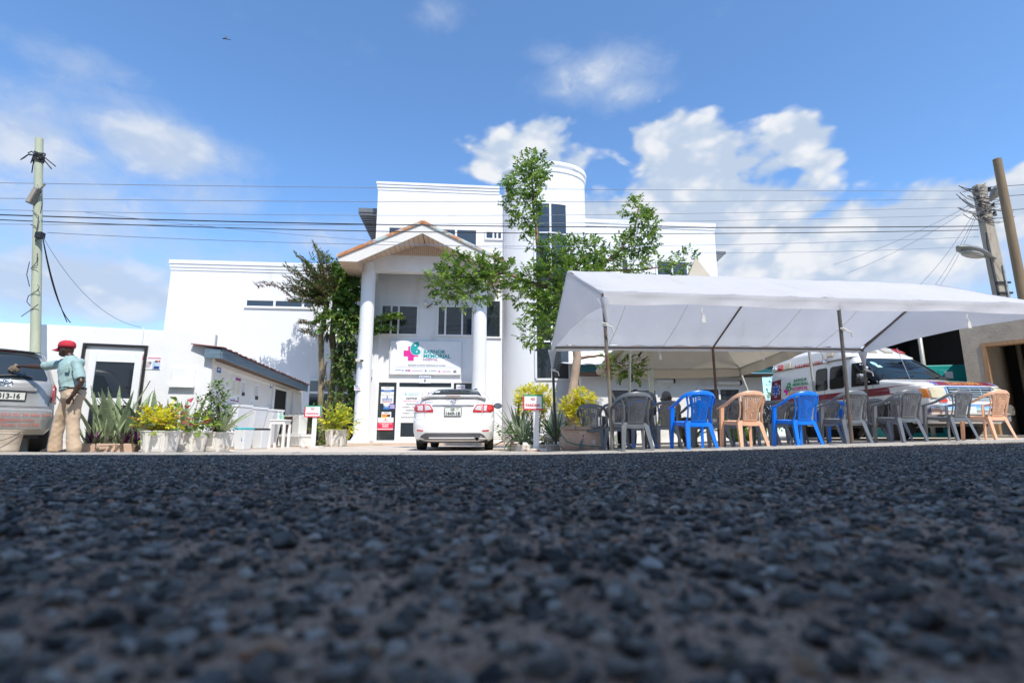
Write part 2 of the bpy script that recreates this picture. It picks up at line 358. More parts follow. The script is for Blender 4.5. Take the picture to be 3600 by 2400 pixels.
def asphalt_mat():
    m = bpy.data.materials.new('asphalt_binder'); m.use_nodes = True; t = m.node_tree; p = t.nodes['Principled BSDF']; lk = t.links.new
    tc = t.nodes.new('ShaderNodeTexCoord')
    def nz(s, d, r=.6):
        n = t.nodes.new('ShaderNodeTexNoise'); n.inputs['Scale'].default_value = s; n.inputs['Detail'].default_value = d; n.inputs['Roughness'].default_value = r; lk(tc.outputs['Object'], n.inputs['Vector']); return n.outputs[0]
    def ramp(fac, a, b, ca, cb):
        r = t.nodes.new('ShaderNodeMapRange'); r.interpolation_type = 'SMOOTHSTEP'; lk(fac, r.inputs[0]); r.inputs[1].default_value = a; r.inputs[2].default_value = b
        x = t.nodes.new('ShaderNodeMix'); x.data_type = 'RGBA'; lk(r.outputs[0], x.inputs[0])
        for q, i in ((ca, 6), (cb, 7)):
            if isinstance(q, tuple): x.inputs[i].default_value = (*q, 1)
            else: lk(q, x.inputs[i])
        return x.outputs[2]
    c1 = ramp(nz(5, 5), .42, .62, (.26, .175, .13), (.56, .385, .28))
    v = t.nodes.new('ShaderNodeTexVoronoi'); v.inputs['Scale'].default_value = 170; lk(tc.outputs['Object'], v.inputs['Vector'])
    c2 = ramp(v.outputs['Distance'], .16, .36, (.15, .115, .095), c1)
    v3 = t.nodes.new('ShaderNodeTexVoronoi'); v3.inputs['Scale'].default_value = 420; lk(tc.outputs['Object'], v3.inputs['Vector'])
    sp = t.nodes.new('ShaderNodeSeparateColor'); lk(v3.outputs['Color'], sp.inputs[0])
    c3 = ramp(sp.outputs[0], .86, .90, c2, (.52, .40, .31))
    lk(c3, p.inputs['Base Color']); p.inputs['Roughness'].default_value = .9; p.inputs['Specular IOR Level'].default_value = .12
    b = t.nodes.new('ShaderNodeBump'); b.inputs['Strength'].default_value = .9; b.inputs['Distance'].default_value = .004
    b2 = t.nodes.new('ShaderNodeBump'); b2.inputs['Strength'].default_value = .7; b2.inputs['Distance'].default_value = .008; b2.invert = True
    lk(nz(500, 4), b.inputs['Height']); lk(v.outputs['Distance'], b2.inputs['Height']); lk(b2.outputs[0], b.inputs['Normal']); lk(b.outputs[0], p.inputs['Normal'])
    return m
road_xs = [-60, -30] + [-14 + .5 * i for i in range(57)] + [30, 60]
road_ys = [-7.4, -5, -3, -1.5] + [-.6 + .1 * i for i in range(30)] + [2.4 + .4 * i for i in range(12)] + [6.95, 7.2, EDGE]
road = struct(sheet('road', road_xs, road_ys, road_z, asphalt_mat()))

# --- the stones that stand proud of the asphalt
STONE = bpy.data.materials.new('road_stone'); STONE.use_nodes = True
def _stone():
    t = STONE.node_tree; p = t.nodes['Principled BSDF']; lk = t.links.new
    oi = t.nodes.new('ShaderNodeObjectInfo'); cr = t.nodes.new('ShaderNodeValToRGB'); lk(oi.outputs['Random'], cr.inputs[0])
    e = cr.color_ramp.elements; e[0].position = 0; e[0].color = (.026, .027, .026, 1); e[1].position = 1; e[1].color = (.34, .30, .26, 1)
    for pos, c in ((.3, (.070, .069, .065)), (.6, (.150, .145, .134)), (.82, (.30, .285, .26)), (.925, (.50, .46, .41)), (.955, (.40, .27, .17)), (.972, (.45, .18, .08)), (.985, (.55, .55, .53))):
        q = e.new(pos); q.color = (*c, 1)
    tc = t.nodes.new('ShaderNodeTexCoord'); n = t.nodes.new('ShaderNodeTexNoise'); n.inputs['Scale'].default_value = 2.2; n.inputs['Detail'].default_value = 5; lk(tc.outputs['Object'], n.inputs['Vector'])
    x = t.nodes.new('ShaderNodeMix'); x.data_type = 'RGBA'; r = t.nodes.new('ShaderNodeMapRange'); lk(n.outputs[0], r.inputs[0]); r.inputs[1].default_value = .52; r.inputs[2].default_value = .75; r.inputs[4].default_value = .45
    lk(r.outputs[0], x.inputs[0]); lk(cr.outputs[0], x.inputs[6]); x.inputs[7].default_value = (.22, .19, .18, 1); lk(x.outputs[2], p.inputs['Base Color'])
    p.inputs['Roughness'].default_value = .5; p.inputs['Specular IOR Level'].default_value = .32
    b = t.nodes.new('ShaderNodeBump'); b.inputs['Strength'].default_value = .5; b.inputs['Distance'].default_value = .1; n2 = t.nodes.new('ShaderNodeTexNoise'); n2.inputs['Scale'].default_value = 7; lk(tc.outputs['Object'], n2.inputs['Vector']); lk(n2.outputs[0], b.inputs['Height']); lk(b.outputs[0], p.inputs['Normal'])
_stone()
GRIT = M('sandy_grit', (.34, .25, .205), .9, var=.2, vs=3, spec=.15)
def grit_mat():
    t = GRIT.node_tree; p = t.nodes['Principled BSDF']; oi = t.nodes.new('ShaderNodeObjectInfo'); cr = t.nodes.new('ShaderNodeValToRGB'); t.links.new(oi.outputs['Random'], cr.inputs[0])
    e = cr.color_ramp.elements; e[0].color = (.13, .10, .085, 1); e[1].color = (.75, .60, .46, 1)
    for pos, c in ((.3, (.30, .21, .16)), (.75, (.52, .365, .27)), (.93, (.62, .44, .28))): q = e.new(pos); q.color = (*c, 1)
    t.links.new(cr.outputs[0], p.inputs['Base Color'])
grit_mat()
def stone_mesh(seed, npts, mat=None):
    rr = random.Random(seed); bm = bmesh.new()
    a = (1, rr.uniform(.65, .95), rr.uniform(.5, .75))
    for i in range(npts):
        z = rr.uniform(-1, 1); th = rr.uniform(0, 6.283); q = math.sqrt(1 - z * z); k = rr.uniform(.82, 1.06)
        bm.verts.new((a[0] * q * math.cos(th) * k, a[1] * q * math.sin(th) * k, a[2] * z * k))
    res = bmesh.ops.convex_hull(bm, input=bm.verts)
    bmesh.ops.delete(bm, geom=[g for g in res['geom_interior'] if isinstance(g, bmesh.types.BMVert)], context='VERTS')
    me = bpy.data.meshes.new('stone'); bm.to_mesh(me); bm.free(); me.materials.append(mat or STONE)
    me.polygons.foreach_set('use_smooth', [True] * len(me.polygons)); me.set_sharp_from_angle(angle=R(28))
    return me
stones = [stone_mesh(11 + i, 15) for i in range(9)]; grits = [stone_mesh(51 + i, 9, GRIT) for i in range(9)]
def scatter():
    g = np.random.default_rng(5); P = []
    def zone(y0, y1, dens, smin, smax, wid):
        A = (y1 - y0) * 2 * (wid(y1)); n = int(A * dens)
        y = g.uniform(y0, y1, n); x = g.uniform(-1, 1, n) * wid(y1); k = np.abs(x) < wid(y); x = x[k]; y = y[k]
        s = smin + (smax - smin) * g.beta(1.1, 2.9, len(x)); P.append(np.stack([x, y, s], 1))
    wd = lambda y: 1.05 * y + .75
    zone(.10, 1.2, 5600, .0032, .0150, wd); zone(1.2, 2.8, 4600, .0035, .0145, wd); zone(2.8, 4.8, 2200, .005, .0140, wd); zone(4.8, 7.36, 1150, .006, .0135, lambda y: 1.02 * y + .5)
    A_ = np.concatenate(P); P.clear()
    zone(.10, .9, 15000, .0010, .0036, wd); zone(.9, 2.0, 7000, .0016, .0042, wd); zone(2.0, 4.0, 2500, .0025, .005, wd); zone(6.9, 7.42, 1500, .003, .012, lambda y: 8.2)     # grit between the stones
    return A_, np.concatenate(P)
SP_, GR_ = scatter()
def stone_points():
    g = np.random.default_rng(9); pts = SP_
    # patches where the aggregate is worn out and only dust shows
    fx = np.sin(pts[:, 0] * 9.1 + 1.7 * np.sin(pts[:, 1] * 5.3)) * np.sin(pts[:, 1] * 8.3 + 1.3 * np.sin(pts[:, 0] * 6.1 + 2)) + .6 * np.sin(pts[:, 0] * 21 + pts[:, 1] * 13)
    keep = g.uniform(0, 1, len(pts)) < np.clip(1.02 - .5 * (fx > .45) * (pts[:, 2] > .004), .0, 1); pts = pts[keep]
    near = np.argsort(-(pts[:, 2] / np.hypot(pts[:, 1] + .02, .1)) + 1e3 * (np.abs(pts[:, 0]) > 1.0 * pts[:, 1] + .05) + 1e3 * (pts[:, 1] < .2))[:300]
    mask = np.ones(len(pts), bool); mask[near] = False
    for x, y, s in pts[near]:
        o = link('stone', stones[rnd.randrange(9)], road, world=False)
        o.location = (x, y, road_z(x, y) + s * rnd.uniform(.0, .45)); o.scale = (s * rnd.uniform(.9, 1.3), s, s * rnd.uniform(.8, 1.05))
        o.rotation_euler = (rnd.uniform(-.3, .3), rnd.uniform(-.3, .3), rnd.uniform(0, 6.28))
    instance_points('aggregate', pts[mask], stones, g)
    instance_points('grit', GR_, grits, g)
def instance_points(name, pts, shapes, g):
    n = len(pts)
    z = np.array([road_z(x, y) for x, y, s in pts]) + pts[:, 2] * g.uniform(-.12, .42, n)
    me = bpy.data.meshes.new(name); me.vertices.add(n); me.vertices.foreach_set('co', np.stack([pts[:, 0], pts[:, 1], z], 1).astype(np.float32).ravel())
    a = me.attributes.new('rot', 'FLOAT_VECTOR', 'POINT'); a.data.foreach_set('vector', np.stack([g.uniform(-.3, .3, n), g.uniform(-.3, .3, n), g.uniform(0, 6.28, n)], 1).astype(np.float32).ravel())
    a = me.attributes.new('scl', 'FLOAT_VECTOR', 'POINT'); a.data.foreach_set('vector', (pts[:, 2:3] * np.stack([g.uniform(.9, 1.35, n), np.ones(n), g.uniform(.75, 1.05, n)], 1)).astype(np.float32).ravel())
    a = me.attributes.new('idx', 'INT', 'POINT'); a.data.foreach_set('value', g.integers(0, 9, n).astype(np.int32))
    o = link(name, me, road, world=False); o['kind'] = 'stuff'
    cl = bpy.data.collections.new('stone_shapes')
    for i, sm in enumerate(shapes):
        q = bpy.data.objects.new('stone_shape', sm); cl.objects.link(q)
    ng = bpy.data.node_groups.new('scatter_stones', 'GeometryNodeTree')
    ng.interface.new_socket('Geometry', in_out='INPUT', socket_type='NodeSocketGeometry'); ng.interface.new_socket('Geometry', in_out='OUTPUT', socket_type='NodeSocketGeometry')
    gi = ng.nodes.new('NodeGroupInput'); go = ng.nodes.new('NodeGroupOutput'); ip = ng.nodes.new('GeometryNodeInstanceOnPoints'); ci = ng.nodes.new('GeometryNodeCollectionInfo')
    ci.inputs[0].default_value = cl; ci.inputs['Separate Children'].default_value = True; ci.inputs['Reset Children'].default_value = True
    def at_(name, typ):
        q = ng.nodes.new('GeometryNodeInputNamedAttribute'); q.data_type = typ; q.inputs[0].default_value = name; return q.outputs[0]
    ng.links.new(gi.outputs[0], ip.inputs['Points']); ng.links.new(ci.outputs[0], ip.inputs['Instance']); ip.inputs['Pick Instance'].default_value = True
    ng.links.new(at_('idx', 'INT'), ip.inputs['Instance Index']); ng.links.new(at_('scl', 'FLOAT_VECTOR'), ip.inputs['Scale'])
    er = ng.nodes.new('FunctionNodeEulerToRotation'); ng.links.new(at_('rot', 'FLOAT_VECTOR'), er.inputs[0]); ng.links.new(er.outputs[0], ip.inputs['Rotation'])
    ng.links.new(ip.outputs[0], go.inputs[0]); md = o.modifiers.new('scatter', 'NODES'); md.node_group = ng
    print('stones', n)
stone_points()

# --- concrete kerb strip between the road and the forecourt, cast in bays
def kerb_strip():
    top = lambda x: lot_z(x, EDGE + .4) + .036
    for i in range(-7, 8):
        x0, x1 = i * 1.6 + .006, (i + 1) * 1.6 - .006
        rings = []; n = 10
        for k in range(n + 1):
            x = lerp(x0, x1, k / n); j = lambda a: rnd.uniform(-a, a)
            e = edge_z(x)
            rings.append([(x, EDGE - .10 + j(.05), e - .06), (x, EDGE - .05 + j(.06), e + .012 + j(.006)), (x, EDGE + .20, lerp(e, top(x), .55) + j(.006)), (x, EDGE + .52, top(x) + j(.006)), (x, EDGE + .62, top(x) - .01), (x, EDGE + .64, top(x) - .12)])
        o = MB().loft(rings, closed=True).build('kerb_bay', PALECONC, kerb, smooth=50)
kerb = thing('kerb', 'pale rough concrete kerb strip along the far edge of the asphalt', 'kerb'); struct(kerb)
del kerb['category']
kerb_strip()

# --- added block, unseen behind the camera, sized to keep the carriageway in shade
blk = thing('shade_block', 'plain cream block added unseen behind the camera to shade the road', 'building', (2, -4.6, 0))
BLKM = M('cream_render', (.80, .78, .75), .85, var=.04, vs=.6, bump=.1)  # pale, so the added block also bounces light back
HB = (EDGE - .16 + 1.2) * math.tan(SUN_EL) / -math.cos(SUN_AZ)
MB().box(-10.5, 14.5, -8, -1.2, -.2, HB).build('wall', BLKM, blk)
for k in range(5):
    for j in range(3):
        x0 = -8.5 + k * 4.6; z0 = 1.6 + j * 3.3; MB().box(x0, x0 + 1.6, -1.198, -1.17, z0, z0 + 1.3).build('window', GLASS, blk)

# ================================================================== hospital building (frame: s along the facade, t depth)
BA = R(5)
cB, sB = math.cos(BA), math.sin(BA)
def onB(u, v, t):                 # pixel -> (s, z) on the facade plane at depth t
    d = ray(u, v); ds = d.x * cB + d.y * sB; dt = -d.x * sB + d.y * cB; k = t / dt
    return ds * k, CAMZ + d.z * k
hosp = thing('hospital_building', 'white three storey hospital with round stair tower and gabled entrance portico', 'building', (0, 0, 0), BA)
def hb(mb, name, mat, parent=None, **kw): return mb.build(name, mat, parent or hosp, world=False, **kw)
TC, TW, TL, TR_ = 18.35, 19.5, 21.0, 20.4       # columns, entrance wall, left wing, right wing

def window(parent, s0, s1, z0, z1, t, cols=2, frame=.06, deep=.06, panes=None, rows=None, glass=GLASS):
    """a framed window just proud of the wall plane t: frame with a pane per light; panes = list of fractions"""
    fr = panes or [i / cols for i in range(cols + 1)]
    rw = rows or [0, 1]
    m = MB()
    m.box(s0, s1, t - deep, t + .02, z1 - frame, z1); m.box(s0, s1, t - deep, t + .02, z0, z0 + frame)
    for f in fr:
        x = lerp(s0 + frame / 2, s1 - frame / 2, f); m.box(x - frame / 2, x + frame / 2, t - deep + .003, t + .02, z0 + frame, z1 - frame)
    for r in rw[1:-1]:
        z = lerp(z0, z1, r); m.box(s0 + frame, s1 - frame, t - deep + .006, t + .02, z - frame / 2, z + frame / 2)
    w_ = MB().box(s0 + .01, s1 - .01, t - .012, t + .01, z0 + .01, z1 - .01)
    win = hb(w_, 'window', DARK, parent)
    fo = m.build('frame', TRIM, win, world=False, bevel=.006)
    for i in range(len(fr) - 1):
        for j in range(len(rw) - 1):
            a = lerp(s0 + frame / 2, s1 - frame / 2, fr[i]) + frame / 2; b = lerp(s0 + frame / 2, s1 - frame / 2, fr[i + 1]) - frame / 2
            c = lerp(z0, z1, rw[j]) + frame / 2; d = lerp(z0, z1, rw[j + 1]) - frame / 2
            tl = rnd.uniform(-.004, .004)
            MB().add([(a, t - .03 + tl, c), (b, t - .03 - tl, c), (b, t - .03 - tl, d), (a, t - .03 + tl, d)], [(0, 1, 2, 3)]).build('pane', glass, win, world=False)
    return win

# --- left wing
s0, zt = onB(606, 914, TL); s1 = onB(1330, 935, TL)[0]
m = MB().box(s0, s1, TL, TL + 9, -.2, zt - .42); hb(m, 'wall', WALL)
m = MB()
for k, (a, b, o_) in enumerate([(-.42, -.30, .025), (-.30, -.16, .05), (-.16, 0.0, .08)]): m.box(s0 - o_, s1, TL - o_, TL + 9, zt + a, zt + b - .002)
hb(m, 'parapet_moulding', WALL)
a, b = onB(863, 1049, TL); c, d = onB(1110, 1088, TL)
window(hosp, a, c, d, b, TL, cols=2, panes=[0, .415, .83, 1.0], frame=.09)
# glazed side entrance behind the palm
a, b = onB(1085, 1330, TL); c, d = onB(1260, 1560, TL)
window(hosp, a, c, .02, b, TL, panes=[0, .28, .62, 1], rows=[0, .78, 1], frame=.09, glass=GLASS2)
# --- middle block
s0, zt = onB(1331, 640, TW); s1 = onB(1790, 660, TW)[0]
m = MB().box(s0, s1, TW, TW + 9, -.2, zt - .34); hb(m, 'wall', WALL)
m = MB()
for a, b, o_ in ((-.34, -.22, .02), (-.22, -.10, .045), (-.10, 0, .07)): m.box(s0 - o_, s1 - .4, TW - o_, TW + 9, zt + a, zt + b - .002)
hb(m, 'parapet_moulding', WALL)
sL = s0
# dark eave sticking out on the left flank
m = MB()
z_a = onB(1275, 740, TW + .8)[1]; z_b = onB(1275, 845, TW + .8)[1]
m.box(s0 - .85, s0 - .003, TW + .55, TW + 6, z_a - .18, z_a)
for k in range(22):
    y = TW + .58 + k * .24; m.box(s0 - .84, s0 - .003, y, y + .12, z_a - .26, z_a - .182)
hb(m, 'side_eave', GREYP)
# top storey windows
a, b = onB(1363, 795, TW); c, d = onB(1680, 875, TW)
window(hosp, a, c, d, b, TW, panes=[0, .24, .5, .76, 1], frame=.08)
a, b = onB(1704, 811, TW); c, d = onB(1767, 846, TW)
window(hosp, a, c, d, b, TW, panes=[0, .48, .72, 1], frame=.07)
# first floor windows behind the portico
a, b = onB(1340, 1070, TW); c, d = onB(1470, 1181, TW)
window(hosp, a, c, d, b, TW, panes=[0, .27, .47, 1], frame=.07)
a, b = onB(1537, 1073, TW); c, d = onB(1664, 1184, TW)
window(hosp, a, c, d, b, TW, panes=[0, .22, .70, 1], frame=.07)
a, b = onB(1700, 1054, TW); c, d = onB(1762, 1190, TW)
window(hosp, a, c, d, b, TW, panes=[0, 1], frame=.06)
# --- glazed main entrance
a, b = onB(1327, 1336, TW); c, _ = onB(1665, 1336, TW); zb = .10
ent = hb(MB().box(a, c, TW - .012, TW + .01, zb, b), 'entrance', DARK)
fm = MB(); T0, T1 = TW - .08, TW - .013
def fr_(s0, s1, z0, z1, e=0): fm.box(s0, s1, T0 + e, T1, z0, z1)
W_ = c - a
fr_(a, c, b - .09, b); fr_(a, a + .07, zb, b - .09); fr_(c - .07, c, zb, b - .09); fr_(a, c, zb - .03, zb + .05, -.01)
p1 = onB(1398, 1400, TW)[0]; p2 = onB(1590, 1400, TW)[0]; ztr = onB(1400, 1365, TW)[1]
fr_(p1 - .05, p1 + .05, zb + .05, b - .09, -.004); fr_(p2 - .05, p2 + .05, zb + .05, b - .09, -.004); fr_(p1 + .05, p2 - .05, ztr - .05, ztr + .05, -.002)
fm.build('frame', TRIM, ent, world=False, bevel=.006)
for q0, q1, y0, y1 in ((a + .07, p1 - .05, zb + .05, b - .09), (p2 + .05, c - .07, zb + .05, b - .09), (p1 + .05, p2 - .05, ztr + .05, b - .09)):
    MB().box(q0, q1, TW - .032, TW - .026, y0, y1).build('pane', GLASS2, ent, world=False)
# two door leaves with stiles, lock rail and panes
mid = (p1 + p2) / 2
for (d0, d1) in ((p1 + .055, mid - .004), (mid + .004, p2 - .055)):
    dm = MB(); zt_, z0 = ztr - .055, zb + .055; zr = onB(1450, 1477, TW)[1]
    dm.box(d0, d0 + .10, TW - .10, TW - .04, z0, zt_); dm.box(d1 - .10, d1, TW - .10, TW - .04, z0, zt_)
    for q0, q1 in ((z0, z0 + .12), (zr - .09, zr + .09), (zt_ - .11, zt_)): dm.box(d0 + .10, d1 - .10, TW - .097, TW - .043, q0, q1)
    leaf = dm.build('door', TRIM, ent, world=False, bevel=.005)
    for q0, q1 in ((z0 + .12, zr - .09), (zr + .09, zt_ - .11)): MB().box(d0 + .10, d1 - .10, TW - .072, TW - .066, q0, q1).build('pane', GLASS2, leaf, world=False)
# --- porch floor and columns
sl_ = onB(1268, 1560, TC)[0]; sr_ = onB(1703, 1560, TC)[0]
hb(MB().box(sl_ - .5, sr_ + 1.2, TC - 1.0, TW - .002, -.15, .075), 'porch_floor', TILE, bevel=.01)
bz = onB(1300, 955, TC)[1]                      # underside level of the beam
bt = onB(1300, 925, TC)[1]
def column(s, r):
    p = [(r * 1.28, .075), (r * 1.30, .18), (r * 1.16, .22), (r * 1.12, .26), (r, .30), (r, 2.6), (r * .985, 4.6), (r * .97, bt - .02)]
    col_ = hb(MB().lathe(p, 40, (s, TC, 0)), 'column', WALL, smooth=40)
    MB().box(s - r * 1.5, s + r * 1.5, TC - r * 1.5, TC + r * 1.5, .07, .16).build('plinth', WALL2, col_, world=False, bevel=.01)
rcol = .255
s_l = onB(1290, 1100, TC)[0]; s_r = onB(1686, 1200, TC)[0]
column(s_l, rcol); column(s_r, rcol)
# beams
m = MB(); m.box(s_l - .2, s_r + .25, TC - .17, TC + .17, bz, bt + .28); hb(m, 'beam', WALL2)
for q0, q1 in ((s_l - .15, s_l + .15), (s_r - .1, s_r + .2)): hb(MB().box(q0, q1, TC + .171, TW - .002, bz - .02, bt + .26), 'side_beam', WALL2)
z1f = onB(1310, 1300, TC + .5)[1]
for q0, q1, r0, r1 in ((s_l - .10, s_l + .12, -.22, .10), (s_r - .12, s_r + .1, -.30, .02)): hb(MB().box(q0, q1, TC + .2, TW - .002, z1f + r0, z1f + r1), 'floor_beam', WALL2)
# side pilaster of the entrance wall, left and right
m = MB(); m.box(sL + .02, onB(1327, 1400, TW)[0] - .02, TW - .10, TW - .002, .08, bz); hb(m, 'pilaster', WALL)
# --- portico roof: front edge at t = TF
TF = 17.15
ap = onB(1490, 779, TF); el_ = onB(1182, 905, TF); er = onB(1770, 912, TF)
sa, za = ap; half = (er[0] - el_[0]) / 2; sa = (er[0] + el_[0]) / 2 + .02
ze = (el_[1] + er[1]) / 2; slope = (za - ze) / half
s_e0, s_e1 = sa - half, sa + half
th = .075
for sg, e in ((-1, s_e0), (1, s_e1)):            # corrugated sheet, one per slope
    rings = []; n = 60
    for k in range(n + 1):
        y = lerp(TF - .06, TW + 1.2, k / n); dz = .018 * math.sin(k * 1.9)
        rings.append([(sa, y, za + dz), (e, y, ze + dz), (e, y, ze + dz - .022), (sa, y, za + dz - .022)])
    hb(MB().loft(rings), 'roof_sheet', RUST, smooth=40)
zlo = za - onB(1491, 820, TF)[1]                 # bargeboard depth at the apex
bd = zlo
for sg, e in ((-1, s_e0), (1, s_e1)):            # bargeboards (front fascia)
    ein = e - sg * .06
    poly = [(sa, TF, za - .035), (ein, TF, ze - .02), (ein, TF, ze - .02 - .16), (ein - sg * .62, TF, ze - .02 - .16), (sa, TF, za - bd)]
    hb(MB().prism(poly, (0, .05, 0)), 'bargeboard', M('cream_board', (.70, .66, .60), .6, var=.05, vs=3))
    # metal drip edge, rusty
    hb(MB().obox((sa, TF - .03, za - .012), (e, TF - .03, ze - .012), .05, .10, up=(0, 0, 1)), 'drip_edge', RUST)
    # boxed eave with lined soffit
    zb_ = ze - .18
    boxs = MB().box(min(ein, ein - sg * .62), max(ein, ein - sg * .62), TF + .05, TW + .4, zb_ - .01, zb_ + .012); eave = hb(boxs, 'eave_box', SOFFIT)
    MB().box(min(ein - sg * .62, ein - sg * .60), max(ein - sg * .62, ein - sg * .60), TF + .05, TC - .16, zb_ - .02, zb_ + .34).build('inner_board', SOFFIT, eave, world=False)
    MB().box(min(ein, ein - sg * .02), max(ein, ein - sg * .02), TF + .05, TW + .4, zb_ + .012, zb_ + .15).build('outer_board', SOFFIT, eave, world=False)
    for k in range(24):
        y = TF + .06 + k * .098
        MB().box(min(ein, ein - sg * .6), max(ein, ein - sg * .6), y, y + .086, zb_ - .022, zb_ - .011).build('soffit_slat', SOFFIT, eave, world=False)
# sloped soffit slats running with the ridge, and the recessed gable of upright slats
tg = TC - .14
nS = 13
for sg, e in ((-1, s_e0), (1, s_e1)):
    ei = e - sg * .68
    for k in range(nS):
        f0, f1 = k / nS, (k + .9) / nS
        pa = (lerp(ei, sa, f0), lerp(ze + .10, za - bd + .02, f0)); pb = (lerp(ei, sa, f1), lerp(ze + .10, za - bd + .02, f1))
        mm = MB().add([(pa[0], TF + .04, pa[1]), (pb[0], TF + .04, pb[1]), (pb[0], tg, pb[1]), (pa[0], tg, pa[1])] + [(pa[0], TF + .04, pa[1] + .015), (pb[0], TF + .04, pb[1] + .015), (pb[0], tg, pb[1] + .015), (pa[0], tg, pa[1] + .015)],
                      [(0, 3, 2, 1), (4, 5, 6, 7), (0, 1, 5, 4), (1, 2, 6, 5), (2, 3, 7, 6), (3, 0, 4, 7)])
        hb(mm, 'soffit_slat', SOFFIT)
    hb(MB().add([(ei, TF + .05, ze + .125), (sa, TF + .05, za - bd + .045), (sa, TW, za - bd + .045), (ei, TW, ze + .125)], [(0, 1, 2, 3)]), 'soffit_backing', GREYP)
gb = bt + .28; gw = (za - bd + .02 - gb) / ((za - bd - .08 - ze) / (half - .68))
nG = 34
for k in range(nG):
    x0 = sa - gw + 2 * gw * k / nG; x1 = x0 + 2 * gw / nG * .90; xm = (x0 + x1) / 2
    top = gb + (gw - abs(xm - sa)) / gw * (za - bd + .02 - gb)
    if top - gb < .03: continue
    hb(MB().box(x0, x1, tg, tg + .02, gb - .002, top), 'gable_slat', SOFFIT)
hb(MB().prism([(sa - gw, tg + .021, gb), (sa + gw, tg + .021, gb), (sa, tg + .021, za - bd + .02)], (0, .02, 0)), 'gable_backing', BROWN)
# wall light under the portico roof
q = onB(1497, 1068, TW)
lp = hb(MB().lathe([(.02, 0), (.07, .02), (.10, .08), (.08, .14), (.03, .17)], 14, (q[0], TW - .1, q[1] - .1)), 'wall_light', M('opal', (.7, .7, .68), .3, var=0), smooth=True)
MB().tube([(q[0], TW - .06, q[1] + .1), (q[0], TW - .05, q[1] + .55)], .012, 6).build('conduit', TRIM, lp, world=False)
MB().obox((q[0] + .05, TW - .1, q[1] - .18), (q[0] + .28, TW - .16, q[1] - .02), .03, .04).build('lamp_arm', BLACKP, lp, world=False)

# --- round stair tower
su, ztw = onB(1913, 605, TW + .1); rx = (onB(2054, 700, TW)[0] - onB(1771, 700, TW)[0]) / 2; su = (onB(2054, 700, TW)[0] + onB(1771, 700, TW)[0]) / 2; ry = 1.15
ztw = onB(1773, 612, TW)[1]
m = MB(); prof = [(1, -.2), (1, ztw - .46)]
def ellring(k, z, n=72): return [(su + rx * k * math.cos(2 * math.pi * j / n), TW + ry * k * math.sin(2 * math.pi * j / n), z) for j in range(n)]
hb(MB().loft([ellring(1, -.2), ellring(1, 3), ellring(1, 6), ellring(1, 9), ellring(1, ztw - .42)]), 'tower', WALL, smooth=40)
hb(MB().loft([ellring(k, z) for k, z in ((1.0, ztw - .42), (1.025, ztw - .42), (1.03, ztw - .34), (1.015, ztw - .30), (1.02, ztw - .22), (1.05, ztw - .18), (1.055, ztw - .08), (1.04, ztw))]), 'tower_cornice', WALL, smooth=40)
# tall stair window, curved with the tower
def tower_window():
    a0 = math.acos(max(-1, min(1, (onB(1880, 900, TW - ry * .8)[0] - su) / rx))); a1 = math.acos(max(-1, min(1, (onB(1990, 900, TW - ry * .8)[0] - su) / rx)))
    zs = [onB(1935, v, TW - ry)[1] for v in (1333, 1200, 1020, 935, 820, 715)]
    P = lambda a, z, o: (su + (rx + o) * math.cos(a), TW - (ry + o) * math.sin(a), z)
    n = 8
    back = MB().add([P(lerp(a0, a1, i / n), z, .012) for z in (zs[0], zs[-1]) for i in range(n + 1)], [(i, i + 1, n + 2 + i, n + 1 + i) for i in range(n)])
    win = back.build('window', DARK, hosp, world=False)
    fm = MB()
    def bar(a, b, z0, z1, o0=.0, o1=.055, k=4):
        rings = [[P(lerp(a, b, i / k), z0, o0), P(lerp(a, b, i / k), z0, o1), P(lerp(a, b, i / k), z1, o1), P(lerp(a, b, i / k), z1, o0)] for i in range(k + 1)]
        fm.loft(rings)
    da = .07 / rx
    for z in zs: bar(a0, a1, z - .035, z + .035, o1=.05, k=8)
    am = lerp(a0, a1, .47)
    for a in (a0, am, a1): bar(a - da / 2, a + da / 2, zs[0] + .035, zs[-1] - .035, k=2)
    fm.build('frame', TRIM, win, world=False)
    for i in range(len(zs) - 1):
        for (b0, b1) in ((a0, am), (am, a1)):
            c0, c1 = b0 - da / 2, b1 + da / 2; k = 4
            MB().add([P(lerp(c0, c1, j / k), z, .025) for z in (zs[i] + .035, zs[i + 1] - .035) for j in range(k + 1)], [(j, j + 1, k + 2 + j, k + 1 + j) for j in range(k)]).build('pane', GLASS, win, world=False)
tower_window()
q = onB(1921, 648, TW - ry)
vp = hb(MB().tube([(q[0], TW - ry + .1, q[1] - .25), (q[0], TW - ry - .06, q[1] - .1), (q[0] + .03, TW - ry - .10, q[1] + .06)], .035, 8), 'vent_pipe', TRIM, smooth=True)

